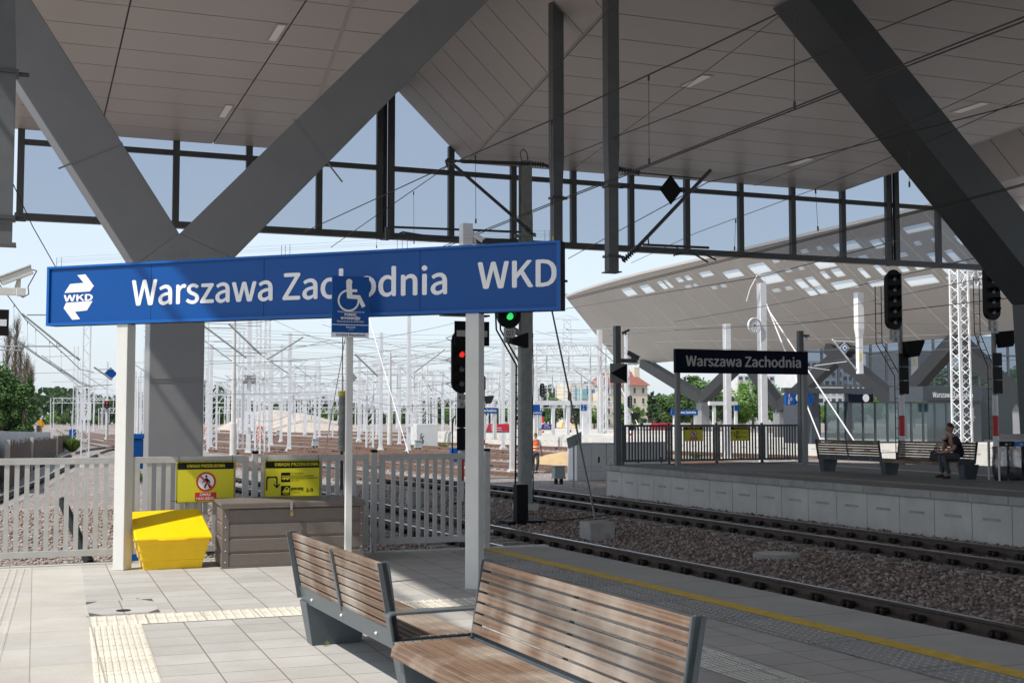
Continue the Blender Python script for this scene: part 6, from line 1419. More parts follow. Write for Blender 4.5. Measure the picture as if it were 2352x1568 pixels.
MB().path([(.0, -.12, .2), (.0, -.08, .30), (.0, .08, .31), (.0, .12, .21)], .010, 6).build('strap', M['black'], bg_)
def worker(x, y, z, label, pose=0, s=1.0, detail=True, orange_trousers=False):
    t = thing('person', label, 'person', (x, y, z)); P = lambda a, b, c: Vector((a, b, c)) * s   # facing -y (towards camera) , a to the right
    vs = [P(0, 0, .95), P(0, 0, 1.12), P(0, .0, 1.32), P(0, 0, 1.44), P(0, 0, 1.53)]; rd = [.13, .12, .15, .11, .055]; rd = [(r * s, r * s * .8) for r in rd]; ed = [(0, 1), (1, 2), (2, 3), (3, 4)]
    for sg, el, wr in ((1, P(.27, .02, 1.14), P(.29, -.05, .88)), (-1, P(-.27, .02, 1.14), P(-.28, -.06, .88))):
        i = len(vs); vs += [P(sg * .19, 0, 1.42), el, wr]; rd += [.06 * s, .046 * s, .032 * s]; ed += [(3, i), (i, i + 1), (i + 1, i + 2)]
        if detail: hand(vs, ed, rd, i + 2, wr, (0, -.1, -1), (0, 1, 0), s)
    skin('body', vs, ed, rd, M['skin'], t, sub=1 if not detail else 2)
    m, W = head(t.location + P(0, -.02, 1.66), (0, -1, -.1), t, s); m.build('head', M['skin'], t, smooth=True)
    vs_ = [W(.09 * math.sin(a) * math.cos(b) * 1.12, .072 * math.sin(a) * math.sin(b) * 1.14, .135 * math.cos(a)) for a in (0.01, .5, 1.0, 1.35) for b in [2 * math.pi * i / 12 for i in range(12)]]
    m = MB(t.location); m.add(vs_, [(j * 12 + i, (j + 1) * 12 + i, (j + 1) * 12 + (i + 1) % 12, j * 12 + (i + 1) % 12) for j in range(3) for i in range(12)]); m.build('hair', M['hair'], t, smooth=True)
    vs = [P(0, 0, .93), P(0, 0, 1.12), P(0, 0, 1.32), P(0, 0, 1.43)]; skin('safety_vest', vs, [(0, 1), (1, 2), (2, 3)], [(.16 * s, .13 * s), (.155 * s, .13 * s), (.18 * s, .135 * s), (.13 * s, .10 * s)], M['orange'], t)
    m = MB(); 
    for z_ in (1.0, 1.14): m.lathe(P(0, 0, z_), [(.178 * s, 0), (.180 * s, .03 * s), (.178 * s, .05 * s)], n=18)
    m.build('reflective_bands', M['galv'], t)
    vs = [P(0, 0, 1.40), P(-.19, 0, 1.41), P(-.245, .01, 1.22), P(.19, 0, 1.41), P(.245, .01, 1.22)]; skin('shirt_sleeves', vs, [(0, 1), (1, 2), (0, 3), (3, 4)], [.09 * s, .078 * s, .07 * s, .078 * s, .07 * s], M['shirt_white' if not orange_trousers else 'orange'], t)
    for sg, st in ((1, .12), (-1, -.10)):
        skin('trouser_leg', [P(sg * .08, 0, .93), P(sg * .10, -st * .4, .50), P(sg * .10, st, .09)], [(0, 1), (1, 2)], [.10 * s, .075 * s, .06 * s], M['jeans' if not orange_trousers else 'orange'], t)
        skin('shoe', [P(sg * .10, st + .03, .045), P(sg * .10, st - .08, .035), P(sg * .10, st - .18, .03)], [(0, 1), (1, 2)], [.045 * s, .04 * s, .03 * s], M['black'], t)
    return t
p = gz(1230, 1086, -1.04); worker(p.x, p.y, -1.04, 'rail worker in an orange vest and grey trousers half hidden by the tall grey mast', s=.98)
p = gz(597, 995, -1.04); worker(p.x, 150, -1.04, 'tiny distant worker all in orange right of the concrete pole', s=1.3, detail=False, orange_trousers=True) if False else worker(gy(597, 990, 118).x, 118, -1.04, 'tiny distant worker all in orange right of the concrete pole', s=1.0, detail=False, orange_trousers=True)
worker(gy(478, 990, 120).x, 120, -1.04, 'tiny distant worker in orange at the edge of the grey column', s=1.0, detail=False, orange_trousers=True)

# ------------------------------------------------------------------ waste sorting bins (right edge)
t = thing('sorting_bins', 'waste sorting stand with clear bags and coloured labels at the right edge', 'waste bin', (20.58, 22.6, 0), R_(-8)); W_, D2, Hb = 1.9, .55, .9
m = MB(); m.prism([(-.04, -.04, Hb), (W_, -.04, Hb), (W_, D2, Hb + .0), (-.04, D2, Hb)], (0, 0, .02)); m.add([(-.05, -.06, .905), (W_, -.06, .905), (W_ - .2, .35, 1.06), (.26, .35, 1.06), (.26, .40, .905), (W_ - .2, .4, .905)], [(0, 1, 2, 3), (0, 3, 4), (1, 5, 2), (3, 2, 5, 4)]); m.build('lid', M['galv'], t)
cols = [('black', M['black']), ('blue', mat('label_blue', (.01, .16, .5), .5)), ('green', mat('label_green', (.01, .32, .10), .5)), ('yellow', mat('label_yellow', (.6, .55, .02), .5)), ('brown', M['brown_box'])]
for i, (cn, mm) in enumerate(cols):
    a = -.04 + i * .385; MB().box(a, a + .38, -.065, -.045, .78, .895).build('label_' + cn, mm, t)
    b = MB(); k = 8; vs_ = []
    r = random.Random(i)
    for z, sc__ in ((.775, .96), (.6, .9), (.4, .98), (.2, 1.0), (.04, .9), (.0, .7)):
        for q in range(16): an = 2 * math.pi * q / 16; vs_.append((a + .19 + .18 * sc__ * math.cos(an) * (1 + r.uniform(-.1, .1)), .2 + .2 * sc__ * math.sin(an) * (1 + r.uniform(-.12, .12)), z))
    b.add(vs_, [(j * 16 + q, j * 16 + (q + 1) % 16, (j + 1) * 16 + (q + 1) % 16, (j + 1) * 16 + q) for j in range(5) for q in range(16)]); b.build('clear_bag', M['plastic_bag'], t, smooth=True)
m = MB()
for x in (-.03, W_ - .03): m.box(x, x + .03, .0, .03, 0, .9); m.box(x, x + .03, .4, .43, 0, .9)
m.build('frame', M['galv'], t)
m = MB()
for i in range(3): a = .08 + i * .385; m.add([(a, -.0655, .81), (a + .05, -.0655, .86), (a + .09, -.0655, .83), (a + .17, -.0655, .85), (a + .17, -.0655, .84), (a + .09, -.0655, .815)], [(0, 1, 2, 5), (2, 3, 4)])
m.build('label_print', M['conc_light'], t)

# ------------------------------------------------------------------ lattice tower, signals right
LX, LY = 40.6, 47.0
t = lattice(LX, LY, -1.04, gy(2215, 618, LY).z, .62, 'sunlit white lattice tower behind the seated man', None, nseg=24, matr='galv_white')
m = MB(t.location); z = gy(2264, 660, LY).z; za = gy(2264, 622, LY).z
for yy in (LY - .25, LY + .25):
    m.bar((LX + .2, yy, z), (LX + 7, yy, z), .09, .09); m.bar((LX + .2, yy, za), (LX + 7, yy, za), .09, .09)
    for i in range(7): a = LX + .3 + i * .95; m.bar((a, yy, z), (a + .47, yy, za), .06, .06); m.bar((a + .47, yy, za), (a + .95, yy, z), .06, .06)
m.build('side_truss', M['galv_white'], t)
p = at(2056, 757, 31.0); pt = at(2056, 619, 31.0); pmx = at(2077, 800, 31.0).x
signal(p.x, 31.0, -1.0, p.z, pt.z, 5, 'tall black five lamp signal with red and white mast base left of the lattice tower', plate=('F', 'm'), mast_off=pmx - p.x + .02, w=.52, boards=3, boards_z=at(2077, 906, 31).z, mast_top=at(2077, 625, 31).z)
p = at(2283, 735, 30.0); pt = at(2283, 600, 30.0); pmx = at(2290, 800, 30.0).x
signal(p.x, 30.0, -1.0, p.z, pt.z, 5, 'tall black signal at the right, partly hidden by the dark slanted column', plate=('K', 'm'), mast_off=pmx - p.x + .06, w=.54, boards=3, boards_z=at(2300, 905, 30).z, mast_top=at(2290, 625, 30).z)
# far small signals
for (u, v0, v1, y, n, lab, vb) in [(1246, 912, 880, 95, 4, 'small distant signal right of the grey mast', 990), (1309, 920, 900, 100, 3, 'small distant signal left of the white frame leg', 990), (1448, 937, 908, 80, 4, 'distant signal with red and white mast near the far fence', 990), (1110, 897, 862, 75, 5, 'distant black signal just right of the right sign post', 930), (245, 938, 920, 120, 2, 'distant signal with a red light left of the left sign post', 985), (163, 942, 930, 140, 2, 'distant small signal beyond the brown fence', 985), (65, 945, 930, 140, 2, 'distant small signal beside the poplars', 985), (1158, 860, 838, 140, 2, 'farthest small signal') ][:7]:
    a, b = gy(u, v0, y), gy(u, v1, y); signal(a.x, y, -1.04, a.z, b.z, n, lab, w=(b.z - a.z) * (.34 if n > 2 else .6), hooded=False, ladder=False, plate=None, boards=1 if n > 3 else 0, boards_z=a.z - 1.6, box=n > 3, red_white=n > 2, lit=(0, 'signal_red') if u == 245 else None, mast_off=.12)

# ------------------------------------------------------------------ far posts near the name board
hm = hmast(gy(1752, 900, 50).x, 50, -1.04, gy(1752, 650, 50).z, .32, 'tall white mast with a spoked tension wheel behind the far name board', YG)
m = MB(hm.location); c = gy(1733, 747, 49.8); m.lathe(c, [(.33, -.06), (.36, -.05), (.36, .05), (.33, .06)], n=24, axis=(0, 1, 0), cap=False)
for i in range(8): a = math.pi * i / 8; d = Vector((math.cos(a), 0, math.sin(a))) * .33; m.bar(c - d, c + d, .05, .03)
m.build('tension_wheel', M['galv'], hm)
m = MB(hm.location); c = gy(1752, 650, 50); m.path([c + Vector((-.9, 0, -.9)), c + Vector((-.7, 0, -.3)), c + Vector((-.3, 0, .35)), c + Vector((.05, 0, .5)), c + Vector((.15, 0, .0))], .02); m.build('jumper_cable', M['galv'], hm)
for (u, v1, vt, y, lab) in [(1975, 858, 765, 69, 'pale post hanging from the far canopy beside the blue and white diamond'), (2101, 868, 805, 75, 'short pale post hanging from the far canopy left of the black lower hood')]:
    a = gy(u, v1, y); k = gy(u, vt, y).z; top = gy(u, 672, y).z if u < 2000 else gy(u, 790, y).z; t = thing('hanger_post', lab, 'hanging post', tuple(a), group='pale posts hanging from the far canopy'); m = MB()
    lv = [(.17, 0), (.17, k - a.z - .3), (.235, k - a.z + .3), (.235, top - a.z)]
    for w, z in lv: m.v += [(-w, -w, z), (w, -w, z), (w, w, z), (-w, w, z)]
    m.f.append((3, 2, 1, 0))
    for i in range(3):
        for j in range(4): m.f.append((i * 4 + j, i * 4 + (j + 1) % 4, (i + 1) * 4 + (j + 1) % 4, (i + 1) * 4 + j))
    m.build('post', M['galv'], t); MB().box(-.16, -.04, -.19, -.175, .9, 1.4).build('sticker', M['yellow'], t)
A = lambda u, v, y=52: tuple(gy(u, v, y))
rod('cantilever_arm', 'pale cantilever arm behind the blue and white diamond plate', [(A(1973, 855), A(1775 + 0, 780 - 0), .04) if False else (A(1968, 850), A(1912, 780), .045), (A(1915, 783), A(1965, 785), .02), (A(1905, 850), A(1850, 842), .02), (A(1945, 830), A(1870, 840), .02)], group='pale cantilever arms beyond', matr='galv')
dc = gy(1940, 799, 51.8); t = thing('diamond_marker', 'small blue and white diamond plate on the pale cantilever arm', 'track sign', tuple(dc)); 
for k, (r, mt) in enumerate(((.30, 'white'), (.25, 'blue'), (.17, 'white'), (.07, 'blue'))): MB().prism([(-r, -.01 * k, 0), (0, -.01 * k, -r), (r, -.01 * k, 0), (0, -.01 * k, r)], (0, .008, 0)).build('plate' if not k else 'ring', M[mt], t)
dc = gy(254, 858, 60); t = thing('diamond_marker', 'small blue diamond plate peeking out left of the left sign post', 'track sign', tuple(dc)); MB().prism([(-.30, 0, 0), (0, 0, -.30), (.30, 0, 0), (0, 0, .30)], (0, .01, 0)).build('plate', M['blue'], t)
dc = gy(809, 867, 62); t = thing('diamond_marker', 'grey diamond plate right behind the weighted pole', 'track sign', tuple(dc)); MB().prism([(-.28, 0, 0), (0, 0, -.28), (.28, 0, 0), (0, 0, .28)], (0, .01, 0)).build('plate', M['galv_dull'], t)
rod('cantilever_arm', 'grey cantilever arm reaching from the lattice mast towards the upper left', [(tuple(gy(184, 827, 60)), tuple(gy(172, 818, 60)), .06, 'insulator'), (tuple(gy(174, 820, 60)), tuple(gy(50, 720, 60)), .045), (tuple(gy(62, 723, 60)), tuple(gy(120, 723, 60)), .03), (tuple(gy(-5, 795, 60)), tuple(gy(140, 795, 60)), .03), (tuple(gy(130, 793, 60)), tuple(gy(132, 783, 60)), .02), (tuple(gy(-5, 803, 60)), tuple(gy(50, 805, 60)), .025), (tuple(gy(50, 805, 60)), tuple(gy(56, 811, 60)), .025)], group='grey cantilever arms of the yard', matr='galv_dull')
rod('cantilever_arm', 'grey cantilever arm left of the left sign post', [(tuple(gy(258, 872, 60)), tuple(gy(216, 843, 60)), .04), (tuple(gy(225, 848, 60)), tuple(gy(258, 848, 60)), .02), (tuple(gy(170, 888, 60)), tuple(gy(258, 883, 60)), .02)], group='grey cantilever arms of the yard', matr='galv_dull')
for i, (u0, v0, u1, v1, y, lab) in enumerate([(468, 748, 566, 822, 70, 'grey cantilever arm between the grey column and the mast with loudspeakers'), (525, 743, 600, 815, 66, 'grey cantilever arm left of the twin lattice masts'), (615, 824, 696, 774, 66, 'grey cantilever arm right of the twin lattice masts'), (815, 813, 868, 864, 70, 'grey cantilever arm at the assistance sign post'), (965, 855, 992, 898, 110, 'small cantilever arm of the slim distant mast'), (950, 856, 1022, 802, 85, 'grey cantilever arm left of the red signal'), (1390, 790, 1440, 800, 90, 'pale cantilever arm right of the tall white mast')]):
    rod('cantilever_arm', lab, [(tuple(gy(u0, v0, y)), tuple(gy(u1, v1, y)), .05), (tuple(gy(u0 + (u1 - u0) * .05, v0 + 4, y)), tuple(gy(u1, v0 + 6, y)), .022), (tuple(gy(u0 + (u1 - u0) * .4, v1 - 6, y)), tuple(gy(u1 + (u1 - u0) * .2, v1 - 4, y)), .022)], group='grey cantilever arms of the yard', matr='galv_dull')

# ================================================================== FAR CANOPY
fc = thing('far_canopy', 'vast pale canopy with folded underside and translucent panels standing in for light patches over the farther platforms', 'canopy', (52, 80, 13.5)); Of = fc.location
RX = lambda y: 48.15 + (0 if y < 90 else (y - 90) ** 2 * .0034); FX, ZH, ZL = 56.75, 13.5, 6.6
def fpt(y, t): return Vector((RX(y) + (FX - RX(y)) * t, y, ZH + (ZL - ZH) * t))
rf = random.Random(9); pan = MB(Of); patch_ = MB(Of); y = 30.0; bay = 3.6; up = Vector((0, 0, .16))
while y < 116:
    y0_, y1_ = y + .05, min(y + bay, 116.4) - .05; cuts = []
    if y > 52 and y1_ < 112:
        t = rf.uniform(.09, .16)
        while t < .60:
            lim = (gz(1176, 690, ZH) - CP).length
            c = fpt(y + bay / 2, t + .06); d = c - CP; vv = 784 - _f * d.dot(cU) / d.dot(cF)
            if vv > 682: break
            if rf.random() < .9: cuts.append((t, t + rf.choice((.03, .05, .07, .09))))
            t += rf.uniform(.09, .15)
    def add(a, b, ya, yb, mb=pan, o=up): mb.prism([fpt(ya, a), fpt(ya, b), fpt(yb, b), fpt(yb, a)], o)
    cur = 0
    for a, b in cuts:
        add(cur, a, y0_, y1_); w0, w1 = y0_ + rf.uniform(.3, .8), y1_ - rf.uniform(.3, .9); ws = [(w0, w1)] if rf.random() < .45 else [(w0, w0 + .9 + rf.uniform(-.3, .3)), (w1 - .8 + rf.uniform(-.3, .2), w1)]; last = y0_
        for p0, p1 in ws: add(a, b, last, p0); add(a + .004, b - .004, p0 + .02, p1 - .02, patch_, Vector((0, 0, .02))); last = p1
        add(a, b, last, y1_); cur = b
    add(cur, 1, y0_, y1_)
    y += bay
pan.build('soffit_panels', M['ceiling_far'], fc)
def m_translucent():
    m = bpy.data.materials.new('translucent_light_patch_sheet'); m.use_nodes = True; t = m.node_tree; t.nodes.clear(); o = N(t, "ShaderNodeOutputMaterial"); a = N(t, "ShaderNodeBsdfTranslucent"); a.inputs[0].default_value = (.86, .88, .88, 1); b = N(t, "ShaderNodeBsdfDiffuse"); b.inputs[0].default_value = (.5, .5, .5, 1); mx_ = N(t, "ShaderNodeMixShader"); mx_.inputs[0].default_value = .1
    t.links.new(a.outputs[0], mx_.inputs[1]); t.links.new(b.outputs[0], mx_.inputs[2]); t.links.new(mx_.outputs[0], o.inputs[0]); return m
M['skylight'] = m_translucent(); patch_.build('light_patch_panels', M['skylight'], fc)  # translucent panels added to the soffit in place of reflected light patches
m = MB(Of); ys_ = [30 + i * 4.32 for i in range(21)]
for a, b in zip(ys_, ys_[1:]): p, q = fpt(a, 0), fpt(b, 0); m.prism([p, q, q + Vector((-.02, 0, .2)), p + Vector((-.02, 0, .2))], (-.10, 0, 0))
p, q = fpt(116.4, 0), fpt(116.4, 1); m.prism([p, q, q + Vector((0, 0, .5)), p + Vector((0, 0, .5))], (0, .12, 0)); m.build('rim', M['ceiling'], fc)
m = MB(Of); m.prism([(FX, 30, ZL), (FX + 9, 30, ZH), (FX + 9, 116.4, ZH), (FX, 116.4, ZL)], (0, 0, .1)); m.build('rising_soffit', M['ceiling_far'], fc)
M['column_shade'] = mat('shade_toned_column_grey', (.075, .075, .075), .5, noise=.08)  # column grey darkened so the colour carries the shade on the far arms
def far_v(u, vn, ul, ur, w, colw=1.0):
    """forked column under the fold line; its arms lie in the plane of the fold"""
    c = gx(u, vn, FX); zf = ZL + .1; yl, yr = gx(ul, 838, FX).y, gx(ur, 820, FX).y
    m = MB(Of); m.box(FX - .4, FX + .4, c.y - colw / 2, c.y + colw / 2, -1.04, c.z - w * .35); m.build('far_column', M['column'], fc)
    for kk, ye in enumerate((yl, yr)):
        zf = ZL + .1 - kk * .03; a = Vector((FX, c.y, c.z - w * .45)); b = Vector((FX, ye, zf)); d_ = (b - a).normalized(); n_ = Vector((0, -d_.z, d_.y)) * w * .5
        m = MB(Of); m.prism([a - n_ + Vector((-.42 + kk * .013, 0, 0)), b - n_ + Vector((-.42 + kk * .013, 0, 0)), b + n_ + Vector((-.42 + kk * .013, 0, 0)), a + n_ + Vector((-.42 + kk * .013, 0, 0))], (.84 - kk * .03, 0, 0)); m.build('far_slanted_arm', M['column_shade'], fc)
far_v(1614, 905, 1478, 1722, .95, .95)
far_v(1792, 925, 1705, 1955, .95, .95)
far_v(2062, 914, 1905, 2205, .95, .95)
far_v(2345, 908, 2190, 2560, 1.0, 1.1)
# glazed screen under the far canopy edge
t = thing('glazed_screen', 'distant hanging glazed screen with dark mullions under the far canopy', 'glass screen', (75, 125, 5)); a, b = gy(1850, 885, 125), gy(2300, 892, 125)
m = MB(t.location); zt_ = 11.5
for i in range(14): x = a.x + (b.x - a.x) * i / 12.5; m.box(x - .14, x + .14, 124.9, 125.1, a.z, zt_)
m.build('mullions', M['steel_dark'], t); m = MB(t.location); m.box(a.x, b.x + 4, 124.85, 125.15, a.z - .15, a.z + .12); m.box(a.x, b.x + 4, 124.86, 125.14, a.z + (zt_ - a.z) * .6, a.z + (zt_ - a.z) * .6 + .2); m.build('rails', M['steel_dark'], t)
MB(t.location).box(a.x, b.x + 4, 124.98, 125.0, a.z + .13, zt_ - .02).build('glass_pane', M['glass_tint'], t)

# ================================================================== FARTHER PLATFORMS
def far_platform(name, pts, width, z1=0.02):
    m = MB(); P = [Vector((*p, 0)) for p in pts]
    for a, b in zip(P, P[1:]): d = (b - a).normalized(); s = Vector((d.y, -d.x, 0)); m.prism([a + Vector((0, 0, -1.1)), b + Vector((0, 0, -1.1)), b + s * width + Vector((0, 0, -1.1)), a + s * width + Vector((0, 0, -1.1))], (0, 0, 1.1 + z1 - .16))
    structure(m.build(name, M['conc_light'])); m = MB()
    for a, b in zip(P, P[1:]): d = (b - a).normalized(); s = Vector((d.y, -d.x, 0)); q = s * -.1; m.prism([a + q + Vector((0, 0, z1 - .155)), b + q + Vector((0, 0, z1 - .155)), b + s * (width + .1) + Vector((0, 0, z1 - .155)), a + s * (width + .1) + Vector((0, 0, z1 - .155))], (0, 0, .155))
    structure(m.build(name + '_coping', M['plat_top']))
    m = MB()
    for a, b in zip(P, P[1:]):
        d = (b - a).normalized(); s = Vector((d.y, -d.x, 0)); n = int((b - a).length / 1.0)
        for i in range(n): c = a.lerp(b, (i + .5) / n) - s * .005; m.bar(c + d * -.22 + Vector((0, 0, -.5)), c + d * .22 + Vector((0, 0, -.5)), .01, .05)
    structure(m.build(name + '_slots', M['conc']))
M['plat_top'] = mat('pale_platform_top', (.50, .49, .46), .85, noise=.1, nscale=.6)  # pale concrete tone of the farther platform tops
def wallpt(u, v): return gz(u, v, .02)[:2]
far_platform('yard_platform', [wallpt(2420, 1026), wallpt(2100, 1014), wallpt(1850, 1010), wallpt(1500, 1003), wallpt(1100, 992), wallpt(1003, 990)][::-1], -6)
far_platform('outer_platform', [(wallpt(1150, 984)), wallpt(1400, 989), wallpt(1640, 992), wallpt(1900, 996)], -6)
# shelter, kiosk and display stands on the farther platform
YS = 54
def gyb(u, v): return gy(u, v, YS)
a, b = gyb(1897, 1010), gyb(2170, 1010); t = thing('glass_shelter', 'long ribbed glass shelter wall behind the far bench', 'shelter', (a.x, YS, .02)); z0_, z1_ = .05, gyb(2000, 922).z
m = MB(t.location)
n = 11
for i in range(n + 1): x = a.x + (b.x + .9 - a.x) * i / n; m.box(x - .04, x + .04, YS - .05, YS + .05, .02, z1_)
m.box(a.x, b.x + .9, YS - .04, YS + .04, z1_ - .08, z1_ + .001); m.box(a.x, b.x + .9, YS - .045, YS + .045, .021, .12); m.build('frame', M['kiosk'], t)
for i in range(n):
    x = a.x + (b.x + .9 - a.x) * i / n; x2 = a.x + (b.x + .9 - a.x) * (i + 1) / n; MB(t.location).box(x + .045, x2 - .045, YS - .01, YS + .01, .13, z1_ - .09).build('glass_pane', M['glass_clear'], t)
m = MB(t.location); k = 150
for i in range(k): x = a.x + (b.x + .9 - a.x) * i / k; m.box(x, x + .012, YS + .012, YS + .02, .13, z1_ - .09)
m.build('ribs', M['galv_dull'], t)
a, b = gyb(2126, 920), gyb(2261, 888); t = thing('platform_kiosk', 'dark grey lift building with pale station lettering on its fascia', 'kiosk', (a.x, YS + 1, .02))
MB(t.location).box(a.x, b.x, YS + .2, YS + 3, a.z, b.z).build('fascia', M['kiosk'], t); text("Warszawa Zachodnia", 'lettering', M['white'], t, .5, (gyb(2148, 912).x, YS + .19, gyb(2148, 912).z), (1, 0, 0), (0, 0, 1), bold=.008, width=gyb(2240, 912).x - gyb(2148, 912).x, height_fit=.30)
m = MB(t.location); xa, xb = gyb(2215, 1000).x, gyb(2262, 1000).x; m.box(xa, xb, YS + .25, YS + 3, .02, a.z - .001); m.build('wall', M['kiosk'], t); text("4", 'number', M['galv_dull'], t, .8, (gyb(2232, 960).x, YS + .24, gyb(2232, 968).z), (1, 0, 0), (0, 0, 1), width=.45, height_fit=.75)
MB(t.location).box(gyb(2264, 1000).x, gyb(2345, 1000).x, YS + .6, YS + 3, .02, b.z - .01).build('rear_wall', mat('dark_lift_glass', (.03, .04, .045), .1), t)
xa, xb = gyb(2314, 1000).x, gyb(2352, 1000).x; 
t = thing('info_boards', 'yellow board above a blue and white board on the pale pillar at the right edge', 'sign', (xb, YS - 2, 1)); 
for nm_, (u0, v0, u1, v1), mt in (('yellow_board', (2340, 913, 2365, 893), 'yellow'), ('blue_board', (2347, 945, 2370, 920), 'blue')): q0, q1 = gy(u0, v0, YS - 4), gy(u1, v1, YS - 4); MB(t.location).box(q0.x, q1.x, YS - 4, YS - 3.95, q0.z, q1.z).build(nm_, M[mt], t)
q0, q1 = gy(2349, 930, YS - 4.05), gy(2358, 922, YS - 4.05); MB(t.location).box(q0.x, q1.x, YS - 4.06, YS - 4.055, q0.z, q1.z).build('white_field', M['white'], t)
t = thing('display_gantry', 'dark gantry with two blue departure displays and clocks behind the far name board', 'display', (gyb(1860, 900).x, YS, .02)); a, b = gyb(1794, 903), gyb(1998, 892)
MB(t.location).box(a.x, b.x, YS - .3, YS, a.z, b.z).build('beam', M['kiosk'], t)
for u0, u1, v0, v1 in ((1797, 1817, 930, 904), (1819, 1860, 928, 905), (1946, 1996, 923, 905)): q0, q1 = gyb(u0, v0), gyb(u1, v1); MB(t.location).box(q0.x, q1.x, YS - .35, YS - .15, q0.z, q1.z).build('display_panel', M['blue'] if u0 != 1946 else M['navy'], t)
m = MB(t.location)
for u, v, r in ((1827, 914, .22), (1979, 914, .2)): m.lathe(gyb(u, v) + Vector((0, -.36, 0)), [(r, 0), (r, .01)], n=18, axis=(0, -1, 0))
m.build('clock_face', M['white'], t)
for i, s in enumerate(("4", "10", "6")): text(s, 'platform_number', M['white'], t, .3, (gyb(1801, 912 + i * 8).x, YS - .352, gyb(1801, 912 + i * 8).z), (1, 0, 0), (0, 0, 1), height_fit=.17, width=.12 * len(s))
m = MB(t.location); xa, xb = gyb(1858, 900).x, gyb(1876, 900).x; m.box(xa, xb, YS - .2, YS + .2, .02, a.z); xa2 = gyb(1942, 900).x; m.box(xa2, xa2 + .25, YS - .2, YS + .1, .02, a.z); m.box(gyb(1862, 900).x, gyb(1892, 900).x, YS + .3, YS + 2.5, .02, gyb(1870, 928).z); m.build('supports', M['kiosk'], t)
# small name signs, banners, white frame
for (u0, v0, u1, v1, y, s, lab) in [(1102, 949, 1143, 936, 70, " Zachodnia", 'small blue name sign just right of the right sign post'), (1222, 952, 1246, 943, 82, "odnia", 'small blue name sign cut by the tall grey mast'), (1543, 953, 1603, 940, 82, "Warszawa Zachodnia", 'small blue name sign behind the left post of the far name board')]:
    a, b = gy(u0, v0, y), gy(u1, v1, y); name_board(a.x, b.x, y, a.z, b.z, s, lab, (a.x + .3, b.x - .15), face='blue', zf=.02, tw=(.12, .80), group='small blue name signs on the farther platforms', pw=.2)
t = thing('board_gantry', 'white steel frame with blue platform number boards right of the grey mast', 'frame', (gy(1232, 990, 85).x, 85, .02)); a, b = gy(1225, 925, 85), gy(1348, 925, 85); m = MB(t.location); m.bar((a.x, 85, a.z), (b.x, 85, b.z), .3, .32); m.build('beam', M['galv'], t)
for u in (1270, 1304, 1341, 1348): x = gy(u, 950, 85).x; MB(t.location).box(x - .12, x + .12, 84.9, 85.1, .02, a.z - .17).build('post', M['galv'], t)
for (u0, v0, u1, v1) in ((1222, 943, 1240, 929), (1334, 943, 1348, 929)): q0, q1 = gy(u0, v0, 84.7), gy(u1, v1, 84.7); MB(t.location).box(q0.x, q1.x, 84.65, 84.7, q0.z, q1.z).build('number_board', M['blue'], t); [text(s_, 'board_text', M['white'], t, .3, (q0.x + .12 + .28 * (i % 2), 84.64, q1.z - .22 * (i // 2 + 1) + .04), (1, 0, 0), (0, 0, 1), height_fit=.13, width=.14) for i, s_ in enumerate("748396"[:6])] if u0 == 1334 else None
t = thing('board_gantry', 'white steel frame behind the fence of the far platform', 'frame', (gy(1635, 990, 90).x, 90, .02)); a, b = gy(1628, 926, 90), gy(1692, 926, 90); m = MB(t.location); m.bar((a.x, 90, a.z), (b.x, 90, b.z), .3, .32); m.build('beam', M['galv'], t)
for u in (1640, 1690): x = gy(u, 950, 90).x; MB(t.location).box(x - .12, x + .12, 89.9, 90.1, .02, a.z - .17).build('post', M['galv'], t)
q0, q1 = gy(1687, 943, 89.8), gy(1697, 930, 89.8); MB(t.location).box(q0.x, q1.x, 89.75, 89.8, q0.z, q1.z).build('number_board', M['blue'], t)
def banner(u0, v0, u1, v1, y, mt, label, lines, grey=True):
    a, b = gy(u0, v0, y), gy(u1, v1, y); t = thing('banner', label, 'banner', (a.x, y, a.z), group='advertising banners on the farther platform'); w, h = b.x - a.x, b.z - a.z
    m = MB(); m.add([(w * .18, 0, 0), (w, 0, 0), (w, 0, h), (w * .28, 0, h)], [(0, 1, 2, 3)]); m.prism([(w * .0, .03, -.001), (w, .03, -.001), (w, .03, h - .001), (w * .0, .03, h - .001)], (0, .03, 0)) if False else None; m.build('coloured_field', mt, t)
    MB().add([(0, .0, 0), (w * .18, 0, 0), (w * .28, 0, h), (0, 0, h)], [(0, 1, 2, 3)]).build('grey_field', M['wall_white'], t); m = MB(); m.box(.0, w, .02, .06, -.1, h); m.build('frame', M['galv_dull'], t)
    for i, (s, fx, fz, fw, fh) in enumerate(lines): text(s, 'banner_text', M['white'], t, .4, (a.x + fx * w, y, a.z + fz * h), (1, 0, 0), (0, 0, 1), width=fw * w, height_fit=fh * h, bold=.005, lift=.01)
mr = mat('banner_red', (.62, .03, .06), .6); mv = mat('banner_violet', (.06, .05, .28), .6)
banner(1103, 990, 1172, 973, 72, mr, 'long red advertising banner right of the right sign post', [("Nowa", .36, .62, .16, .2), ("Warszawa Zachodnia", .36, .36, .34, .16), ("Ułatwiamy podróże", .36, .1, .36, .13)])
banner(1237, 984, 1267, 973, 80, mv, 'violet advertising banner right of the tall grey mast', [("nowa", .45, .6, .3, .2), ("kolej", .45, .2, .4, .2)])
banner(1478, 985, 1545, 971, 84, mr, 'red advertising banner seen through the far platform fence', [("Warszawa", .4, .5, .4, .25)])

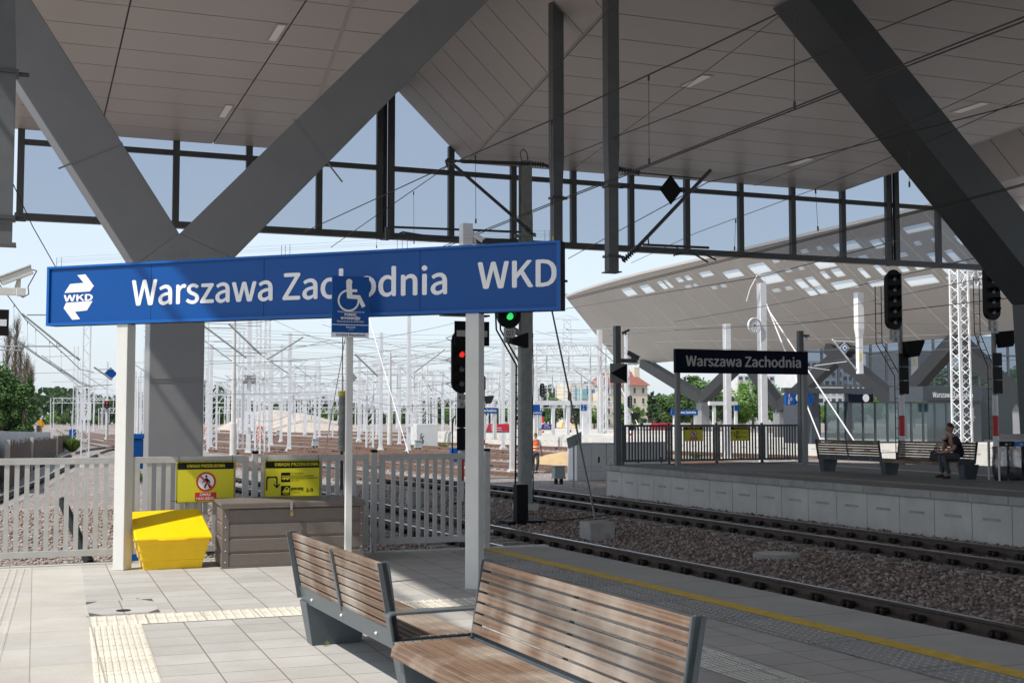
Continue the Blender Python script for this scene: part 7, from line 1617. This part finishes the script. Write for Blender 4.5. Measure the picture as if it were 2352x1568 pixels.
# ------------------------------------------------------------------ yellow track machine, tram, excavator, blue boxes
def at_y(u, v, y): return gy(u, v, y)
a, b = gy(1266, 990, 225), gy(1345, 968, 225); t = thing('track_machine', 'yellow track maintenance machine with crane arm behind the farther platform', 'rail vehicle', (a.x, 225, b.z - 2.6)); w = b.x - a.x
MB().box(0, w * .96, -1, 1, .6, 1.1).build('flat_bed', M['yellow_bin'], t, bevel=.05); m = MB()
for x in (.1, .2, .42, .8, .9): m.lathe((w * x, -.8, .45), [(.4, 0), (.4, .15)], n=14, axis=(0, 1, 0))
m.build('wheels', M['black'], t); MB().box(w * .62, w * .95, -.95, .95, 1.11, 2.6).build('cab', M['yellow_bin'], t, bevel=.1); MB().box(w * .64, w * .93, -.97, -.951, 1.8, 2.4).build('cab_window', M['window'], t); m = MB(); m.bar((w * .3, 0, 1.1), (w * .34, 0, 2.5), .3, .3); m.bar((w * .33, 0, 2.45), (w * .45, 0, 2.3), .25, .25); m.bar((w * .45, 0, 2.35), (w * .47, 0, 1.3), .2, .2); m.build('crane_arm', M['yellow_bin'], t)
a, b = gy(43, 988, 135), gy(74, 972, 135); t = thing('green_tram', 'small white, green and yellow rail vehicle beyond the pale sheet fence', 'rail vehicle', (a.x, 135, -1)); w = b.x - a.x; H = b.z + 1
gm = mat('vehicle_green', (.10, .50, .08), .4); MB().box(0, w, -1.2, 1.2, .5, H).build('car_body', M['cab_white'], t, bevel=.12); MB().box(w * .6, w + .02, -1.22, -1.2, .9, H - .1).build('green_stripe', gm, t); MB().box(.0, w, -1.225, -1.205, .5, .85).build('yellow_skirt', M['yellow_bin'], t); m = MB()
for i in range(4): m.box(w * (.06 + i * .23), w * (.22 + i * .23), -1.24, -1.225, 1.2, 2.1)
m.build('windows', M['window'], t)
a, b = gy(81, 990, 110), gy(103, 972, 110); t = thing('excavator', 'orange and yellow excavator behind the brown plank fence', 'excavator', (a.x, 110, -1)); w = b.x - a.x; H = b.z + 1
m = MB(); m.box(0, w, -.5, .5, 0, .5); m.box(0, w, -1.4, -.9, 0, .5); m.build('tracks', M['black'], t, bevel=.1); om = mat('machine_orange', (.80, .38, .02), .5); MB().box(w * .05, w * .95, -1.2, .4, .55, H * .55).build('machine_body', om, t, bevel=.1); MB().box(w * .1, w * .55, -1.1, .2, H * .55, H * .92).build('cab', M['window'], t, bevel=.05); m = MB(); m.bar((w * .5, -.4, H * .5), (w * .45, -.4, H * 1.15), .35, .35); m.bar((w * .45, -.4, H * 1.15), (w * .9, -.4, H * .85), .3, .3); m.build('boom', om, t)
for i, (u, v, y) in enumerate(((954, 982, 110), (168, 992, 120), (1050, 1040, 60))): p = gy(u, v, y); t = thing('blue_box', ['small blue box in the middle distance left of the red signal', 'small blue box on a post at the end of the brown fence', 'blue box behind the red signal mast'][i], 'equipment box', (p.x, y, -1.04)); MB().box(-.35, .35, -.2, .2, p.z + .5, p.z + 1.3).build('box', M['blue'], t, bevel=.03); MB().box(-.06, .06, -.05, .05, 0, p.z + .499).build('post', M['galv_dull'], t)
# white concrete slab props behind the right sign post
# ================================================================== BUILDINGS
def building(name, label, x0, x1, y0, y1, z1, wallm, rows, cols, roof=None, ww=.5, wh=.55, groupless=True, z0=-1.04, extra=None):
    t = thing(name, label, 'building', (x0, y0, z0)); MB(t.location).box(x0, x1, y0, y1, z0, z1).build('wall', wallm, t)
    if roof: m = MB(t.location); cx_, cy_ = (x0 + x1) / 2, (y0 + y1) / 2; h = roof; e = .5; q = (x1 - x0) * .22; m.add([(x0 - e, y0 - e, z1), (x1 + e, y0 - e, z1), (x1 + e, y1 + e, z1), (x0 - e, y1 + e, z1), (x0 + q, cy_, z1 + h), (x1 - q, cy_, z1 + h)], [(0, 1, 5, 4), (1, 2, 5), (2, 3, 4, 5), (3, 0, 4), (3, 2, 1, 0)]); rf_ = m.build('roof', M['roof_red'], t); m = MB(t.location); [m.box(x0 + (x1 - x0) * k, x0 + (x1 - x0) * k + 1.2, cy_ - 2, cy_ - 1, z1 + h * .4, z1 + h + .6) for k in (.15, .45, .8)]; m.build('chimney', wallm, rf_)
    W_, H_ = (x1 - x0) / cols, (z1 - z0) / rows
    for r in range(rows):
        for c in range(cols):
            if rows * cols > 40 and False: break
            a = x0 + W_ * (c + .5 - ww / 2); z = z0 + H_ * (r + .28); o = MB(t.location).box(a, a + W_ * ww, y0 - .03, y0 - .005, z, z + H_ * wh).build('window', M['window'], t)
            m = MB(t.location); m.box(a - .08, a + W_ * ww + .08, y0 - .10, y0 - .031, z - .15, z - .02); m.build('sill', M['conc_light'], o)
    return t
Yb = 230; a, b = gy(1388, 975, Yb), gy(1487, 885, Yb); building('corner_building', 'cream four storey building with red hipped roof left of the arrow sign', a.x, b.x, Yb, Yb + 8, b.z, M['wall_cream'], 4, 5, roof=3.2, ww=.24, wh=.5)
a, b = gy(1310, 925, Yb - 3), gy(1362, 880, Yb - 3); t = building('low_block', 'pale block with a large turquoise poster on its wall', a.x, b.x, Yb - 3, Yb + 4, b.z, M['wall_cream'], 3, 2, ww=.2); MB(t.location).box(a.x + .8, b.x - 1.5, Yb - 3.3, Yb - 3.15, gy(1330, 915, Yb).z, b.z - 1.2).build('wall_poster', M['teal'], t)
MB(t.location).box(gy(1332, 900, Yb).x, gy(1350, 900, Yb).x, Yb - 3.4, Yb - 3.31, gy(1330, 903, Yb).z, gy(1330, 895, Yb).z).build('poster_label', mat('poster_blue', (.02, .2, .5), .6), t)
Yb = 330; a, b = gy(1700, 950, Yb), gy(2100, 836, Yb); 
for i, (u0, u1, vt, lab, mt) in enumerate([(1695, 1780, 862, 'left part of the pale apartment block, half hidden by the far name board', 'wall_white'), (1850, 1935, 830, 'pale apartment block right of the far name board', 'wall_white'), (1937, 2005, 842, 'white apartment block behind the hanging post', 'wall_white'), (2005, 2062, 812, 'tall grey apartment block behind the signal', 'wall_white')]):
    q0, q1 = gy(u0, 950, Yb + i * 4), gy(u1, vt, Yb + i * 4); building('apartment_block', lab, q0.x, q1.x, Yb + i * 4, Yb + i * 4 + 14, q1.z, M[mt], 7, 6, ww=.62, wh=.48)
q0, q1 = gy(2064, 950, 300), gy(2150, 806, 300); building('grey_block', 'plain dark grey tall building behind the slanted columns', q0.x, q1.x, 300, 315, q1.z, M['wall_grey'], 3, 2, ww=.3, wh=.3)
Yb = 215; q0, q1 = gy(1655, 965, Yb), gy(1712, 912, Yb); building('old_house', 'old brown house with grey roof among the trees behind the far fence', q0.x, q1.x, Yb, Yb + 12, q1.z, M['wall_grey'], 2, 4, ww=.4)

# ================================================================== TREES
def tree(x, y, z, h, r, label, leafm='leaf', seed=1, dens=1.0, shape='round', group='trees beyond the yard', ls=None, trunk=True):
    rg = random.Random(seed); t = thing('tree', label, 'tree', (x, y, z), group=group); ls = ls or h * .045
    m = MB(); th = h * (.35 if shape == 'round' else .15); m.tube((0, 0, 0), (rg.uniform(-.1, .1) * r, 0, th + h * .25), h * .03, h * .012, 8); br = []
    for i in range(9):
        a = rg.uniform(0, 6.28); z0 = th * rg.uniform(.6, 1.2); e = Vector((math.cos(a) * r * .7, math.sin(a) * r * .7, z0 + h * rg.uniform(.15, .5))); m.tube((0, 0, z0), e, h * .013, h * .004, 5)
    m.build('trunk', M['bark'], t)
    m = MB(); cl = []
    nc = int(16 * dens) + 6
    for i in range(nc):
        a, b = rg.uniform(0, 6.28), rg.random(); k = rg.uniform(.25, 1) ** .6
        if shape == 'round': zc_ = h * (.30 + .62 * b); rad = r * math.sin(math.pi * (.12 + .80 * b)) * k; cr = r * rg.uniform(.22, .40)
        elif shape == 'cone': zc_ = h * (.12 + .85 * b); rad = r * (1.02 - b) * k; cr = r * rg.uniform(.15, .3) * (1.2 - b)
        else: zc_ = h * (.10 + .88 * b); rad = r * (.8 if b < .7 else (1 - b) * 2.6) * k; cr = r * rg.uniform(.35, .55)
        cl.append((Vector((math.cos(a) * rad, math.sin(a) * rad, zc_)), cr))
    for c, cr in cl:
        for q in range(int(70 * dens)):
            d = Vector((rg.gauss(0, 1), rg.gauss(0, 1), rg.gauss(0, 1))).normalized() * cr * rg.uniform(.45, 1.08); p = c + d; a = Vector((rg.gauss(0, 1), rg.gauss(0, 1), rg.gauss(0, .6))).normalized(); b = a.orthogonal().normalized(); s = ls * rg.uniform(.5, 1.2)
            m.v += [tuple(p - a * s), tuple(p + b * s * .6), tuple(p + a * s), tuple(p - b * s * .6)]; k = len(m.v); m.f.append((k - 4, k - 3, k - 2, k - 1))
    m.build('crown', M[leafm], t); return t
protoT = {}
def put_tree(kind, x, y, h, label, z=-1.04, w=1.0, seed=1):
    leafm, shape = kind.split(':')
    if kind not in protoT: protoT[kind] = [tree(x, y, z, 10, 4.0 if shape == 'round' else (2.6 if shape == 'cone' else 2.2), label, leafm, 5 + len(protoT), 1.5, shape, ls=.34)]; t = protoT[kind][0]
    else: t = copy_tree(protoT[kind][0], loc=(x, y, z), rz=rnd.uniform(0, 6.28), label=label)
    t.scale = (h / 10 * w, h / 10 * w, h / 10); t['group'] = ('far trees' if y > 240 else 'trees beyond the yard'); return t
r = random.Random(77)
TL = [(1240, 905, 1), (1275, 912, 0), (1325, 925, 1), (1365, 930, 2), (1432, 925, 0), (1455, 930, 2), (1497, 898, 3), (1530, 905, 0), (1560, 920, 1), (1590, 862, 0), (1618, 872, 0), (1640, 925, 2), (1668, 905, 1), (1705, 925, 2), (1730, 868, 2), (1760, 880, 0), (1790, 930, 1), (1815, 935, 0), (1900, 925, 2), (1960, 915, 1), (2010, 905, 2), (2060, 915, 2), (2100, 895, 2), (2145, 850, 2), (2175, 835, 2), (2235, 842, 1), (2280, 850, 0), (2325, 842, 2), (2370, 850, 0), (2410, 850, 1)]
names = ['full green tree', 'dark green tree', 'bright green tree', 'dark conifer']
kinds_ = ['leaf:round', 'leaf_dark:round', 'leaf_bright:round', 'leaf_dark:cone']
near_what = lambda u: ('right of the grey mast' if u < 1300 else 'near the cream building' if u < 1480 else 'behind the far platform fence' if u < 1850 else 'behind the glass shelter' if u < 2120 else 'behind the lattice tower')
for i, (u, vt, k) in enumerate(TL):
    y = r.uniform(175, 225); p = gy(u, 980, y); h = gy(u, vt, y).z + 1.04; put_tree(kinds_[k], p.x, y, h, names[k] + ' ' + near_what(u), w=r.uniform(.85, 1.15))
for i in range(64):
    u = 120 + i * 18.5 + r.uniform(-8, 8); 
    if 330 < u < 465 and False: continue
    y = r.uniform(270, 330); vt = (952 if u < 460 else 948) + r.uniform(-20, 14) - (12 if 720 < u < 790 or 1000 < u < 1200 else 0); p = gy(u, 982, y); h = gy(u, vt, y).z + 1.04; k = r.choice((0, 1, 1, 2))
    put_tree(kinds_[k], p.x, y, h, names[k] + ' in the far tree line, ' + ('left of the grey column' if u < 460 else 'middle of the yard' if u < 900 else 'right half of the yard'), w=r.uniform(1.0, 1.6))
m = MB(); rg = random.Random(4)
for i in range(26000):
    x = rg.uniform(-160, 330); y = 335 + rg.uniform(0, 40); hh = 5.2 + 3.0 * math.sin(x * .05) + 2.2 * math.sin(x * .17 + 1) + rg.uniform(0, 2); z = -1 + hh * rg.random() ** .7; a = Vector((rg.gauss(0, 1), rg.gauss(0, .5), rg.gauss(0, 1))).normalized(); b = a.orthogonal(); s = rg.uniform(.5, 1.1)
    m.v += [(x - a.x * s, y - a.y * s, z - a.z * s), (x + b.x * s * .7, y, z + b.z * s * .7), (x + a.x * s, y + a.y * s, z + a.z * s), (x - b.x * s * .7, y, z - b.z * s * .7)]; k = len(m.v); m.f.append((k - 4, k - 3, k - 2, k - 1))
tag(m.build('distant_wood', M['leaf_dark']), 'distant low belt of green woodland along the horizon', 'wood', kind='stuff')
# poplars at the left edge
for (u, vt, y, k, lab, w) in [(-6, 846, 90, 'leaf', 'leafy dark green poplar base at the left edge', .95), (22, 868, 91, 'leaf_dark', 'dark leafy poplar between the bare ones', .75), (49, 884, 89, 'leaf', 'slim leafy poplar beside the pale sheet fence', .32), (66, 862, 93, 'leaf', 'thin poplar shoot right of the leafy ones', .16)]:
    p = gy(u, 985, y); h = gy(u, vt, y).z + 1.04; t = tree(p.x, y, -1.04, h, 1.35 * w + .25, lab, k, 40 + u, 2.6 if w > .7 else 1.6, 'tall', 'poplars at the left edge', ls=.11)
def bare_poplar(u, vt, y, label, seed, matr='twig_dry', base=985):
    p = gy(u, base, y); h = gy(u, vt, y).z + 1.04; rg = random.Random(seed); t = thing('bare_poplar', label, 'tree', (p.x, y, -1.04), group='half bare poplars'); m = MB(); m.tube((0, 0, 0), (.2, 0, h), .17, .03, 7); m.build('trunk', M['bark'], t); m = MB()
    for i in range(170):
        z = h * rg.uniform(.12, .97); a = rg.uniform(0, 6.28); L = rg.uniform(.8, 2.4) * (1.1 - z / h * .7); b0 = Vector((.2 * z / h, 0, z)); d = Vector((math.cos(a) * .33, math.sin(a) * .33, 1)).normalized(); e = b0 + d * L; m.tube(b0, e, .022, .008, 3)
        for q in range(3): s0 = b0.lerp(e, rg.uniform(.3, .9)); m.tube(s0, s0 + Vector((rg.uniform(-.35, .35), rg.uniform(-.35, .35), rg.uniform(.3, .9))), .010, .004, 3)
    m.build('twigs', M[matr], t); return t
for u, vt, y, sd_, lab in ((26, 745, 104, 1, 'tall brown bare poplar near the left edge'), (50, 830, 102, 2, 'shorter bare poplar with forked twigs'), (62, 850, 100, 3, 'rightmost bare poplar beside the yard'), (8, 760, 106, 4, 'bare brown poplar top above the leafy one'), (38, 800, 105, 5, 'slim bare poplar between two others')): bare_poplar(u, vt, y, lab, sd_)
# pale sheet fence and brown plank fence at the left
def fence_line(name, label, pts, z1s, matr, pw, th=.04, post=None, jit=0, seed=1, z0=-1.04):
    rg = random.Random(seed); t = thing(name, label, 'fence', (*pts[0], z0)); P = [Vector((*p, 0)) for p in pts]; m = MB(t.location); pm = MB(t.location)
    for (a, b, za, zb_) in zip(P, P[1:], z1s, z1s[1:]):
        L = (b - a).length; n = max(1, int(L / pw)); d = (b - a) / n
        for i in range(n):
            z = za + (zb_ - za) * i / n + rg.uniform(-jit, jit); p = a + d * i; q = a + d * (i + .94) + Vector((0, (.05 if i % 2 else 0), 0)); s = Vector((0, th, 0)); m.prism([(p.x, p.y, z0), (q.x, q.y, z0), (q.x, q.y + th, z0), (p.x, p.y + th, z0)], (0, 0, z - z0))
        if post: pm.box(a.x - .08, a.x + .08, a.y - .15, a.y - .02, z0, za + .1)
    m.build('boards', M[matr], t)
    if post: pm.build('fence_posts', M[post], t)
g1 = gz(0, 1062, -1.04); 
A_ = [gy(-8, 1055, 42), gy(12, 1040, 50), gy(60, 1030, 68), gy(116, 1015, 92)]
fence_line('sheet_fence', 'pale grey corrugated sheet fence at the left edge in front of the poplars', [(p.x, p.y) for p in A_], [gy(0, 989, 42).z, gy(30, 990, 50).z, gy(70, 991, 68).z, gy(116, 992, 92).z], 'sheet_grey', .9, .03, seed=2)
A_ = [gy(17, 1050, 44), gy(72, 1035, 60), gy(130, 1018, 84), gy(160, 1012, 100)]
fence_line('plank_fence', 'old dark brown plank fence curving along the left track', [(p.x, p.y) for p in A_], [gy(17, 1017, 44).z, gy(72, 1009, 60).z, gy(130, 1003, 84).z, gy(160, 1000, 100).z], 'wood_old', .35, .05, post='conc_light', jit=.10, seed=5)
for i, (u, v, y, h_) in enumerate([(166, 1010, 92, .9), (150, 1000, 105, 1.0), (120, 1000, 98, .8), (140, 1003, 100, .8)]): p = gy(u, v, y); weed((p.x, p.y, -1.04), 'green shrub by the end of the brown plank fence', h_, 260, 10 + i, .9)
for i, (u, v) in enumerate([(955, 1030), (1050 - 30, 1029), (1110, 1026), (1345, 1028), (1470, 1058), (1500, 1050), (1600, 1052), (1440, 1062), (120, 1062), (70, 1068), (330, 1107), (336, 1103)]):
    p = gz(u, v, -1.04); weed((p.x, p.y, -1.03), 'green weeds growing in the ballast', .35, 90, 30 + i, .7)
